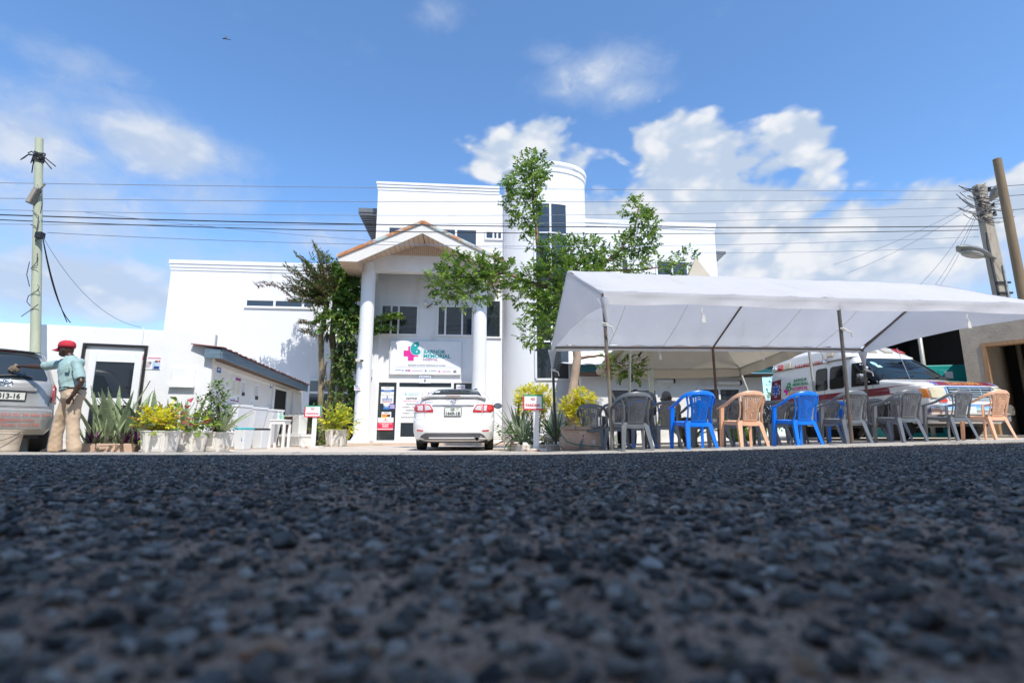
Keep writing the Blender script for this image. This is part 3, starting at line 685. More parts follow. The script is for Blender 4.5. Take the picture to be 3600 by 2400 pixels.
# --- right wing
s0, zt = onB(2040, 770, TR_); s1, z2 = onB(2510, 795, TR_)
hb(MB().box(s0 - .6, s1, TR_, TR_ + 8, -.2, zt - .3), 'wall', WALL)
m = MB()
for a, b, o_ in ((-.30, -.18, .03), (-.18, 0, .06)): m.box(s0 - .6, s1 + o_, TR_ - o_, TR_ + 8, zt + a, zt + b - .002)
hb(m, 'parapet_moulding', WALL)
za_ = onB(2530, 878, TR_)[1]; m = MB(); m.box(s1 + .003, s1 + .62, TR_ + .3, TR_ + 6, za_ - .05, za_ + .05); m.prism([(s1 + .004, TR_ + .31, za_ - .051), (s1 + .60, TR_ + .31, za_ - .051), (s1 + .004, TR_ + .31, za_ - .62)], (0, 5, 0)); hb(m, 'side_eave', GREYP)
for u0, v0, u1, v1 in ((2303, 915, 2420, 975), (2180, 908, 2212, 965)):
    a, b = onB(u0, v0, TR_); c, d = onB(u1, v1, TR_); window(hosp, a, c, d, b, TR_, cols=2 if u1 - u0 > 60 else 1, frame=.07)
# flat roof lids so that nothing is open from above

# ================================================================== frames for other walls
class Frame:
    def __init__(s, o, ang):
        s.o = Vector((o[0], o[1], 0)); s.c, s.s = math.cos(ang), math.sin(ang); s.ang = ang
        s.M = Matrix.Translation(s.o) @ Matrix.Rotation(ang, 4, 'Z')
    def loc(s, p): p = Vector(p) - s.o; return Vector((p.x * s.c + p.y * s.s, -p.x * s.s + p.y * s.c, p.z))
    def hit(s, u, v, t=0.0):            # on plane t = const -> (s, z)
        d = ray(u, v); e = s.loc(Vector((0, 0, CAMZ))); q = Vector((d.x * s.c + d.y * s.s, -d.x * s.s + d.y * s.c, d.z)); k = (t - e.y) / q.y
        return e.x + q.x * k, CAMZ + q.z * k
    def hits(s, u, v, x=0.0):           # on plane s = const -> (t, z)
        d = ray(u, v); e = s.loc(Vector((0, 0, CAMZ))); q = Vector((d.x * s.c + d.y * s.s, -d.x * s.s + d.y * s.c, d.z)); k = (x - e.x) / q.x
        return e.y + q.y * k, CAMZ + q.z * k
FB = Frame((0, 0), BA)
MBm = FB.M

def flat(mb, pts, n, d=.0, mi=0): mb.add([Vector(p) + Vector(n) * d for p in pts], [tuple(range(len(pts)))], mi)

# ------------------------------------------------------------------ hospital name board
def name_board():
    tb = TW - .075
    P = lambda u, v, o=0.0: (lambda q: Vector((q[0], tb - .03 - o, q[1])))(onB(u, v, tb - .03))
    a = onB(1374, 1197, tb); b = onB(1620, 1318, tb)
    base = FB.M @ Vector(((a[0] + b[0]) / 2, tb, b[1]))
    t = thing('hospital_sign', 'large white name board of the hospital above the entrance doors', 'sign', base, BA)
    MB(FB.M).box(a[0], b[0], tb - .03, TW - .003, b[1], a[1]).build('board', SIGNW, t, bevel=.01)
    def shape(name, pts, mat, o): MB(FB.M).add([P(u, v, o) for u, v in pts], [tuple(range(len(pts)))]).build(name, mat, t)
    Z = lambda x, y: (1200 + x / 3.135, 1150 + y / 3.135)
    shape('cross', [Z(*p) for p in ((738, 210), (800, 210), (800, 257), (848, 257), (848, 325), (800, 325), (797, 370), (733, 370), (735, 323), (686, 321), (687, 256), (738, 256))], MAGENTA, .003)
    bp = [(850, 160), (822, 163), (795, 175), (772, 200), (762, 230), (764, 258), (775, 283), (797, 300), (825, 305), (852, 301), (872, 284), (873, 264), (862, 248), (845, 241), (830, 239), (845, 228), (856, 210), (859, 185)]
    cx_, cy_ = 815, 240
    shape('emblem_edge', [Z(cx_ + (x - cx_) * 1.08, cy_ + (y - cy_) * 1.08) for x, y in bp], SIGNW, .005)
    shape('emblem', [Z(*p) for p in bp], TEALP, .007)
    for hx, hy in ((815, 200), (832, 269)): shape('emblem_dot', [Z(hx + 9 * math.cos(i * .524), hy + 9 * math.sin(i * .524)) for i in range(12)], SIGNW, .009)
    def line(body, x0, x1, y, h, mat, bold=.02, shear=0, o=.004):
        m = MB(FB.M); c = P(*Z((x0 + x1) / 2, y), o); w_ = (P(*Z(x1, y)) - P(*Z(x0, y))).length; hh = (P(*Z(x0, y - h / 2)) - P(*Z(x0, y + h / 2))).length
        put_text(m, body, c, (1, 0, 0), (0, 0, 1), hh, bold, width=w_, shear=shear); m.build('lettering', mat, t)
    line('BARNOR', 908, 1148, 271, 38, TEALP, .035); line('MEMORIAL', 905, 1205, 318, 40, TEALP, .035); line('HOSPITAL', 903, 1062, 357, 24, PURPLE, .02)
    line('Specialist & family healthcare at its best', 735, 1150, 418, 19, INK, .005, .25)
    shape('rule', [Z(887, 236), (Z(890, 236)), Z(890, 364), Z(887, 364)], GREYINK, .003)
    shape('rule', [Z(590, 434), Z(1282, 444), Z(1282, 446), Z(590, 436)], GREYINK, .003)
    # row of small sponsor marks under the rule
    for x0, x1, y, h, mat in ((595, 660, 470, 6, BLUEP), (705, 732, 476, 12, NAVY), (735, 760, 477, 18, MAGENTA), (778, 895, 478, 5, PURPLE), (968, 976, 482, 14, GREENP), (985, 1048, 480, 7, GREYINK), (1115, 1160, 487, 7, MAGENTA), (1163, 1205, 488, 7, GREYINK)):
        shape('sponsor_mark', [Z(x0, y - h / 2), Z(x1, y - h / 2), Z(x1, y + h / 2), Z(x0, y + h / 2)], mat, .003)
    for x, y, r_, mat in ((677, 475, 12, BLUEP), (930, 478, 15, NAVY), (1078, 485, 15, MAGENTA)): shape('sponsor_mark', [Z(x, y - r_), Z(x + r_, y + r_), Z(x, y + r_ * .4), Z(x - r_, y + r_)], mat, .003)
    for k in range(3):
        x = 1240 + k * 11
        shape('sponsor_mark', [Z(x - 4, 482), Z(x + 4, 482), Z(x + 5, 500), Z(x - 5, 500)], INK, .003); shape('sponsor_mark', [Z(x + 4 * math.cos(i * .785), 476 + 4 * math.sin(i * .785)) for i in range(8)], INK, .003)
name_board()

def card(name, label, cat, fr, rect, t, items, mat=PAPER, thick=.012, group=None):
    """a flat printed card on plane t of frame fr. rect in photo pixels; items: ('t', text, cx, cy, h, mat, bold) | ('r', x0, y0, x1, y1, mat) in 0..1 of the card"""
    a = fr.hit(rect[0], rect[1], t); b = fr.hit(rect[2], rect[3], t); s0, s1, z1, z0 = a[0], b[0], a[1], b[1]
    o = thing(name, label, cat, fr.M @ Vector(((s0 + s1) / 2, t, z0)), fr.ang, group)
    MB(fr.M).box(s0, s1, t - thick, t - .001, z0, z1).build('panel', mat, o)
    W, H = s1 - s0, z1 - z0; k = 0
    for it in items:
        k += 1
        m = MB(fr.M); tt = t - thick - .0022 - .0006 * k
        if it[0] == 'r':
            _, x0, y0, x1, y1, mt = it; m.add([(s0 + x0 * W, tt, z1 - y1 * H), (s0 + x1 * W, tt, z1 - y1 * H), (s0 + x1 * W, tt, z1 - y0 * H), (s0 + x0 * W, tt, z1 - y0 * H)], [(0, 1, 2, 3)]); m.build('print', mt, o)
        elif it[0] == 'p':
            _, pts, mt = it; m.add([(s0 + x * W, tt, z1 - y * H) for x, y in pts], [tuple(range(len(pts)))]); m.build('print', mt, o)
        else:
            _, body, x, y, h, mt, bold = it[:7]; wd = it[7] if len(it) > 7 else None
            put_text(m, body, (s0 + x * W, tt, z1 - y * H), (1, 0, 0), (0, 0, 1), h * H, bold, width=wd * W if wd else None); m.build('lettering', mt, o)
    return o
Z4 = lambda x, y: (1200 + x / 3.135, 1150 + y / 3.135)
def r4(x0, y0, x1, y1): return (*Z4(x0, y0), *Z4(x1, y1))
card('entrance_sign', 'small white ENTRANCE sign with down arrow over the glass doors', 'sign', FB, r4(860, 536, 985, 616), TW - .10, [('t', 'ENTRANCE', .5, .24, .26, NAVY, .03, .9), ('p', [(.46, .45), (.54, .45), (.54, .68), (.60, .68), (.5, .88), (.40, .68), (.46, .68)], INK)], SIGNW, .02)
card('notice_board', 'white visiting hours NOTICE sheet on the left glass door leaf', 'poster', FB, r4(666, 712, 880, 990), TW - .101,
     [('t', 'BARNOR', .62, .055, .05, M('pale_teal_ink', (.35, .60, .62), .5, var=0), .02, .5), ('t', 'MEMORIAL', .62, .12, .05, MATS['pale_teal_ink'], .02, .56), ('p', [(.2 + .07 * math.cos(a * .6), .09 + .06 * math.sin(a * .6)) for a in range(10)], MATS['pale_teal_ink']),
      ('t', 'NOTICE', .5, .26, .075, INK, .04, .52), ('t', 'VISITING HOURS', .5, .365, .06, PINKINK, .02, .84), ('t', 'MORNING', .5, .49, .055, GREYINK, .03, .5), ('t', '6:30am - 8:30am', .5, .60, .055, GREYINK, .025, .86), ('t', 'EVENING', .5, .73, .055, GREYINK, .03, .5), ('t', '4:00pm - 7:30pm', .5, .84, .055, GREYINK, .025, .86)])
card('insurance_poster', 'white insurance poster with blue band, highest on the left side pane', 'poster', FB, r4(442, 655, 578, 745), TW - .034, [('r', 0, .36, 1, .62, BLUEP), ('r', .2, .42, .8, .48, PAPER), ('r', .25, .70, .75, .74, GREYINK), ('r', .3, .1, .7, .15, GREYINK)])
card('insurance_poster', 'white ACE MEDICAL INSURANCE poster on the left side pane', 'poster', FB, r4(436, 747, 574, 840), TW - .034, [('t', 'ACE MEDICAL', .5, .44, .15, BLUEP, .03, .82), ('t', 'INSURANCE', .5, .62, .15, BLUEP, .03, .82), ('r', .12, .78, .88, .84, RED), ('p', [(.42, .1), (.58, .1), (.52, .2), (.6, .3), (.42, .3), (.5, .2)], NAVY)])
card('window_sticker', 'small blue and white sticker with curved band on the side pane', 'sticker', FB, r4(465, 842, 531, 905), TW - .034, [('p', [(0, .2), (.25, .42), (.5, .48), (.75, .42), (1, .2), (1, 1), (0, 1)], BLUEP), ('r', .15, .6, .85, .66, PAPER)])
card('window_sticker', 'small purple sticker lettered ITPA on the side pane', 'sticker', FB, r4(535, 845, 590, 900), TW - .034, [('r', 0, 0, 1, 1, M('print_violet', (.16, .10, .45), .5, var=0)), ('t', 'ITPA', .5, .35, .3, PAPER, .03, .8), ('r', .1, .66, .9, .8, PAPER)])
card('window_poster', 'small white poster with orange picture above the red poster', 'poster', FB, r4(444, 932, 548, 1000), TW - .034, [('r', .05, .4, .6, .95, GOLDP), ('r', .05, .4, .95, .48, RED), ('r', .6, .5, .9, .8, INK), ('r', .25, .1, .75, .2, GREYINK)])
card('provider_poster', 'red poster for an accredited service provider, lowest on the side pane', 'poster', FB, r4(403, 995, 570, 1135), TW - .046, [('r', 0, .38, 1, .86, M('print_crimson', (.72, .03, .10), .45, var=.03)), ('r', 0, .93, 1, 1, MATS['print_crimson']), ('p', [(.5, .05), (.58, .17), (.42, .17)], RED), ('r', .3, .22, .7, .26, GREYINK), ('t', 'ACCREDITED SERVICE', .5, .46, .06, PAPER, .03, .8), ('t', 'PROVIDER', .5, .56, .07, PAPER, .04, .42), ('r', .3, .66, .7, .69, PAPER), ('r', .3, .72, .7, .75, PAPER)])
card('window_poster', 'small white notice at the top of the right side pane', 'poster', FB, r4(1267, 632, 1362, 684), TW - .034, [('r', .1, .42, .9, .58, M('print_lilac', (.25, .25, .5), .5, var=0)), ('r', .2, .7, .8, .76, RED), ('r', .42, .1, .58, .3, GREENP)])
# small paper tags on both columns
for u, v, lab in ((1256, 1363, 'small white paper tag stuck on the left portico column'), (1675, 1372, 'small white paper tag stuck on the right portico column')):
    card('paper_tag', lab, 'notice', FB, (u - 10, v - 9, u + 12, v + 9), TC - rcol - .012, [('r', .1, .1, .6, .3, NAVY), ('r', .1, .45, .9, .55, GREYINK), ('r', .1, .7, .9, .8, PINKINK)])
q = onB(1268, 1268, TC - rcol); cam_ = thing('security_camera', 'small white security camera on the left portico column', 'camera', FB.M @ Vector((q[0], TC - rcol, q[1])), BA)
MB(FB.M).box(q[0] - .16, q[0] + .02, TC - rcol - .09, TC - rcol + .05, q[1] - .04, q[1] + .06).build('housing', M('aged_ivory', (.62, .58, .48), .5), cam_, bevel=.01)
MB(FB.M).tube([(q[0] + .02, TC - rcol - .06, q[1]), (q[0] + .10, TC - rcol - .16, q[1] - .02)], .035, 10).build('lens', BLACKP, cam_)
MB(FB.M).tube([(q[0] + .02, TC - rcol + .01, q[1] - .03), (q[0] + .05, TC - rcol - .04, q[1] - .12)], .015, 8).build('bracket', STEEL, cam_)

# ------------------------------------------------------------------ low service annex on the left
CORN = (-6.5, 11.06)
FA = Frame(CORN, R(17))
anx = thing('service_annex', 'low white annex with a glass door and a weathered blue grey fascia', 'building', (*CORN, 0), R(17))
zt = 2.53
ww = MB(FA.M); ww.box(-9, 0, 0, .22, -.2, zt); ww.build('front_wall', WALL2, anx, bevel=.03)
# side wall in the hospital's direction
cs = FB.loc(Vector((*CORN, 0))); sW = cs.x - .10
MB(FB.M).box(sW - .18, sW, cs.y + .12, 18.2, -.2, 2.12).build('side_wall', WALL2, anx)
MB(FA.M).box(-9, -.6, .23, 5, 2.0, 2.05).build('roof', GREYP, anx)
# fascia and roof edge
sF = sW + .34
t0, t1 = 11.45, 17.6
def fz(t, top): return lerp(2.16 if top else 1.95, 1.96 if top else 1.75, (t - t0) / (t1 - t0))
f = MB(FB.M); f.add([(sF, t0, fz(t0, 0)), (sF, t1, fz(t1, 0)), (sF, t1, fz(t1, 1)), (sF, t0, fz(t0, 1)), (sF - .03, t0, fz(t0, 0)), (sF - .03, t1, fz(t1, 0)), (sF - .03, t1, fz(t1, 1)), (sF - .03, t0, fz(t0, 1))], [(0, 1, 2, 3), (7, 6, 5, 4), (0, 4, 5, 1), (3, 2, 6, 7), (0, 3, 7, 4), (1, 5, 6, 2)])
f.box(sW - .02, sF - .032, t0 - .015, t0 + .015, 1.955, 2.155)
fas = f.build('fascia', BLUEGREY, anx)
f = MB(FB.M); n = 70; rings = []
for k in range(n + 1):
    t = lerp(t0 - .05, t1 + .15, k / n); dz = .016 * math.sin(k * 2.1) + rnd.uniform(-.008, .008)
    rings.append([(sF + .05 + rnd.uniform(-.01, .01), t, fz(t, 1) + .03 + dz), (sW - .3, t, fz(t, 1) + .10 + dz), (sW - .3, t, fz(t, 1) + .08 + dz), (sF + .05, t, fz(t, 1) + .012 + dz)])
f.loft(rings).build('roof_sheet', M('rusty_red_sheet', (.26, .12, .11), .7, var=.25, vs=4), anx, smooth=40)
MB(FB.M).add([(sW, t0, 1.99), (sF - .03, t0, 1.96), (sF - .03, t1, 1.76), (sW, t1, 1.8)], [(0, 1, 2, 3)]).build('soffit', BROWN, anx)
MB(FB.M).obox((sW + .02, t0 + .3, 1.90), (sW + .02, t1 + .4, 1.72), .04, .10).build('cornice', WALL2, anx)
# front door: black steel surround, white leaf, glass
def px(u, v, t=0.0): return FA.hit(u, v, t)
a = px(296, 1206); b = px(482, 1530); zb = gz(-8.3, 10.4)
m = MB(FA.M); m.box(a[0], a[0] + .05, -.05, -.001, zb, a[1]); m.box(b[0] - .05, b[0], -.05, -.001, zb, a[1]); m.box(a[0] + .05, b[0] - .05, -.05, -.001, a[1] - .05, a[1])
dr = m.build('door_surround', BLACKP, anx)
c = px(319, 1236); d = px(468, 1530)
m = MB(FA.M); f0 = .13
m.box(c[0], c[0] + f0, -.04, -.001, zb, c[1]); m.box(d[0] - f0, d[0], -.04, -.001, zb, c[1]); zr = px(400, 1412)[1]
for q0, q1 in ((zb, zb + .1), (zr - .07, zr + .07), (c[1] - .2, c[1])): m.box(c[0] + f0, d[0] - f0, -.037, -.001, q0, q1)
leaf = m.build('door', TRIM, anx, bevel=.006)
MB(FA.M).box(c[0] + f0, d[0] - f0, -.015, -.002, zr + .07, c[1] - .2).build('pane', GLASS, leaf); MB(FA.M).box(c[0] + f0, d[0] - f0, -.015, -.002, zb + .1, zr - .07).build('pane', GLASS, leaf)
MB(FA.M).tube([(px(499, 1215)[0], -.02, zt + .03), (px(499, 1215)[0], -.02, px(499, 1215)[1])], .012, 6).build('conduit', TRIM, anx)
a = px(608, 1290); b = px(682, 1358); MB(FA.M).box(a[0], b[0], -.03, -.001, b[1], a[1]).build('hatch_panel', WALL2, anx, bevel=.008); MB(FA.M).box(a[0] - .02, b[0] + .02, -.10, -.031, b[1] - .03, b[1] + .02).build('ledge', WALL2, anx)
card('health_poster', 'pink and white health poster beside the annex glass door', 'poster', FA, (494, 1252, 563, 1299), 0, [('r', .03, .03, .32, .3, RED), ('r', .38, .05, .98, .16, PINKINK), ('r', .05, .45, .55, .49, RED), ('p', [(.5 + .08 * math.cos(a_ * .6), .48 + .1 * math.sin(a_ * .6)) for a_ in range(10)], GREYINK), ('r', .62, .35, .98, .98, M('print_sky', (.45, .55, .65), .5, var=.2)), ('r', .72, .3, .86, .45, M('print_brown', (.12, .06, .04), .5, var=0)), ('r', .88, .28, .97, .42, RED), ('r', .7, .75, .95, .95, NAVY), ('r', .05, .6, .55, .63, GREYINK), ('r', .05, .7, .55, .73, PINKINK), ('r', .05, .8, .5, .83, GREYINK)])
# side wall: door, posters, signs, pipes (plane s = sW)
def wq(u, v): return FB.hits(u, v, sW)
def side_card(name, label, cat, rect, items, mat=PAPER):
    a = wq(rect[0], (rect[1] + rect[3]) / 2); b = wq(rect[2], (rect[1] + rect[3]) / 2); z1 = wq((rect[0] + rect[2]) / 2, rect[1])[1]; z0 = wq((rect[0] + rect[2]) / 2, rect[3])[1]
    o = thing(name, label, cat, FB.M @ Vector((sW, (a[0] + b[0]) / 2, z0)), BA)
    MB(FB.M).box(sW + .001, sW + .01, a[0], b[0], z0, z1).build('panel', mat, o); W, H = b[0] - a[0], z1 - z0
    for k, (x0, y0, x1, y1, mt) in enumerate(items):
        xx = sW + .0125 + .0006 * k
        MB(FB.M).add([(xx, a[0] + x0 * W, z1 - y1 * H), (xx, a[0] + x1 * W, z1 - y1 * H), (xx, a[0] + x1 * W, z1 - y0 * H), (xx, a[0] + x0 * W, z1 - y0 * H)], [(0, 1, 2, 3)]).build('print', mt, o)
LT = [(.1, .15 + .1 * k, .85, .18 + .1 * k, GREYINK) for k in range(6)]
side_card('wall_chart', 'tall white wall chart with maroon heading above the first wash basin', 'poster', (812, 1324, 842, 1411), [(.35, .02, 1, .14, PURPLE), (0, .95, 1, 1, PURPLE), (.8, .8, .97, .92, GREYINK)] + [(.05 + .5 * (k % 2), .2 + .09 * (k // 2), .45 + .5 * (k % 2), .23 + .09 * (k // 2), M('print_ochre', (.5, .45, .2), .5, var=0)) for k in range(12)])
side_card('wall_chart', 'white hand washing chart with dark sketch, middle of the annex charts', 'poster', (844, 1338, 862, 1394), LT + [(.3, .72, .9, .95, INK)])
side_card('wall_chart', 'white hand washing chart with sketch, farthest of the annex charts', 'poster', (891, 1349, 909, 1408), LT + [(.3, .72, .9, .95, INK)])
side_card('direction_plate', 'small blue plate with white arrow under the annex fascia', 'sign', (763, 1287, 776, 1310), [(.15, .42, .8, .58, PAPER), (.15, .3, .4, .7, PAPER)], BLUEP)
side_card('direction_plate', 'small blue plate beside the annex side door', 'sign', (949, 1345, 956, 1363), [(.2, .2, .8, .8, PAPER)], BLUEP)
a = wq(958, 1348); b = wq(998, 1548)
m = MB(FB.M); zd = 1.78; m.box(sW + .001, sW + .04, a[0], a[0] + .16, .0, zd); m.box(sW + .001, sW + .04, b[0] - .16, b[0], 0, zd); m.box(sW + .001, sW + .04, a[0] + .16, b[0] - .16, zd - .12, zd)
dr = m.build('side_door', TRIM, anx); MB(FB.M).box(sW + .001, sW + .012, a[0] + .16, b[0] - .16, .02, zd - .12).build('opening', DARK, dr)
a = wq(1029, 1400); MB(FB.M).box(sW + .001, sW + .06, a[0] - .12, a[0] + .12, 0, 1.8).build('pilaster', WALL2, anx)

# ------------------------------------------------------------------ right annex with teal fascia
FR = Frame((2.2, 16.45), R(3))
ra = thing('side_annex', 'low white side annex with teal fascia in the shade behind the tents', 'building', (2.2, 16.45, 0), R(3))
MB(FR.M).box(0, 6.0, 0, .2, -.1, 2.2).build('front_wall', WALL2, ra); MB(FR.M).box(5.8, 6.0, .201, 4, -.1, 2.2).build('side_wall', WALL2, ra)
MB(FR.M).box(-.2, 6.35, -.50, -.46, 2.28, 2.50).build('fascia', TEAL, ra); MB(FR.M).box(-.2, 6.3, -.455, .2, 2.22, 2.27).build('soffit', BROWN, ra)
rings = []
for k in range(60):
    x = lerp(-.3, 6.5, k / 59); dz = .02 * math.sin(k * 1.8); rings.append([(x, -.56, 2.52 + dz), (x, 4.2, 3.25 + dz), (x, 4.2, 3.23 + dz), (x, -.56, 2.50 + dz)])
MB(FR.M).loft(rings).build('roof_sheet', M('white_roof_sheet', (.70, .71, .72), .5, var=.05), ra, smooth=40)
def rwin(u0, v0, u1, v1, cols, nm='window'):
    a = FR.hit(u0, v0); b = FR.hit(u1, v1); s0, s1, z0, z1 = a[0], b[0], b[1], a[1]
    w_ = MB(FR.M).box(s0, s1, -.012, -.001, z0, z1).build(nm, DARK, ra); m = MB(FR.M)
    m.box(s0, s1, -.06, -.013, z1 - .06, z1); m.box(s0, s1, -.06, -.013, z0, z0 + .06)
    for i in range(cols + 1): x = lerp(s0 + .03, s1 - .03, i / cols); m.box(x - .03, x + .03, -.057, -.013, z0 + .06, z1 - .06)
    m.build('frame', TRIM, w_)
    for i in range(cols): MB(FR.M).box(lerp(s0, s1, i / cols) + .03, lerp(s0, s1, (i + 1) / cols) - .03, -.03, -.026, z0 + .06, z1 - .06).build('pane', GLASS2, w_)
rwin(2140, 1365, 2315, 1500, 2); rwin(2450, 1362, 2610, 1480, 2)
for u0, v0, u1, v1, lab in ((2306, 1334, 2365, 1346, 'wall mounted lamp tube over the annex window on the left'), (2518, 1340, 2598, 1352, 'wall mounted lamp tube over the annex window on the right')):
    a = FR.hit(u0, v0); b = FR.hit(u1, v1); lt = thing('tube_light', lab, 'lamp', FR.M @ Vector((a[0], -.05, a[1])), FR.ang)
    MB(FR.M).box(a[0], b[0], -.10, -.002, b[1], a[1]).build('casing', TRIM, lt, bevel=.01); MB(FR.M).box(b[0] + .002, b[0] + .05, -.11, -.002, b[1] - .01, a[1] + .02).build('end_cap', BLACKP, lt)

# ------------------------------------------------------------------ unfinished concrete house at the right edge
FH = Frame((11.55, 13.0), R(-54))
hs = thing('concrete_house', 'unfinished bare concrete house with timber door frame at the right edge', 'building', (11.55, 13.0, 0), R(-54))
zg = .1
a = FH.hit(3462, 1300)[0]; ztop = FH.hit(3470, 1205)[1]
dw = 1.25
m = MB(FH.M); m.box(0, a, 0, .22, zg, 3.3); m.box(a + dw, a + dw + 4, 0, .22, zg, 3.3); m.box(a, a + dw, 0, .22, ztop, 3.3); m.box(0, .2, .221, 4, zg, 3.3); m.box(.2, a + dw + 4, 3.8, 4, zg, 3.3); m.box(0, a + dw + 4, 0, 4, 3.301, 3.4)
m.build('wall', CONC, hs)
TIMB = M('raw_timber', (.34, .20, .10), .75, var=.2, vs=5, stretch=(3, 3, .4))
m = MB(FH.M); m.box(a, a + .09, -.02, .23, zg, ztop); m.box(a + dw - .09, a + dw, -.02, .23, zg, ztop); m.box(a + .09, a + dw - .09, -.017, .227, ztop - .09, ztop); m.obox((a + dw - .35, .05, ztop - .12), (a + dw - .05, .05, ztop - .5), .05, .06); m.build('door_frame', TIMB, hs)
MB(FH.M).box(-.3, a + dw + 4, -.5, -.001, 0, .34).build('step', CONC, hs, bevel=.02)
# work bench in front of the opening
tb = thing('work_table', 'dark little table by the doorway of the concrete house', 'table', FH.M @ Vector((a + 1.15, -.35, .34)), FH.ang)
MB(FH.M).box(a + .8, a + 1.6, -.6, -.15, .98, 1.02).build('top', BLACKP, tb)
for x in (a + .85, a + 1.55):
    for y in (-.55, -.2): MB(FH.M).box(x - .02, x + .02, y - .02, y + .02, .34, .98).build('leg', BLACKP, tb)
# open shed with generator cabinet between ambulance and house
sh = thing('open_shed', 'dark open shed with steel posts behind the ambulance', 'shed', (12.2, 16.2, 0))
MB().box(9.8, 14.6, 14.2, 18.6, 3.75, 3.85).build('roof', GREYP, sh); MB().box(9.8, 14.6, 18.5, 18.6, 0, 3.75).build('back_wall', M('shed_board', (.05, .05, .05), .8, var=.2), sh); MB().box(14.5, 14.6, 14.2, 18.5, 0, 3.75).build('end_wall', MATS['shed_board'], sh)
for (x, y) in ((11.55, 14.3), (10.0, 18.3), (14.3, 14.3)): MB().tube([(x, y, 0), (x, y, 3.75)], .055, 12).build('post', GALV, sh, smooth=True)
GEN = M('teal_cabinet_paint', (.01, .27, .25), .4, var=.06)
ge = thing('generator_cabinet', 'teal green generator cabinet in the open shed', 'cabinet', (12.6, 15.4, .2), R(-10))
mx = Matrix.Translation((12.55, 15.5, 0)) @ Matrix.Rotation(R(-10), 4, 'Z')
MB(mx).box(-1.5, 1.2, -.6, .6, .25, 2.35).build('body', GEN, ge, bevel=.03)
for x0, x1 in ((-1.42, -.95), (-.85, -.1), (0, 1.1)): MB(mx).box(x0, x1, -.612, -.601, .4, 2.2).build('door_panel', GEN if x0 != -.85 else BLACKP, ge, bevel=.01)
MB(mx).box(.15, .35, -.625, -.613, 1.95, 2.15).build('label_plate', PAPER, ge); MB(mx).box(.2, .5, -.625, -.613, 1.0, 1.2).build('label_plate', GALV, ge); MB(mx).box(.02, .06, -.65, -.613, 1.4, 1.6).build('handle', CHROME, ge)

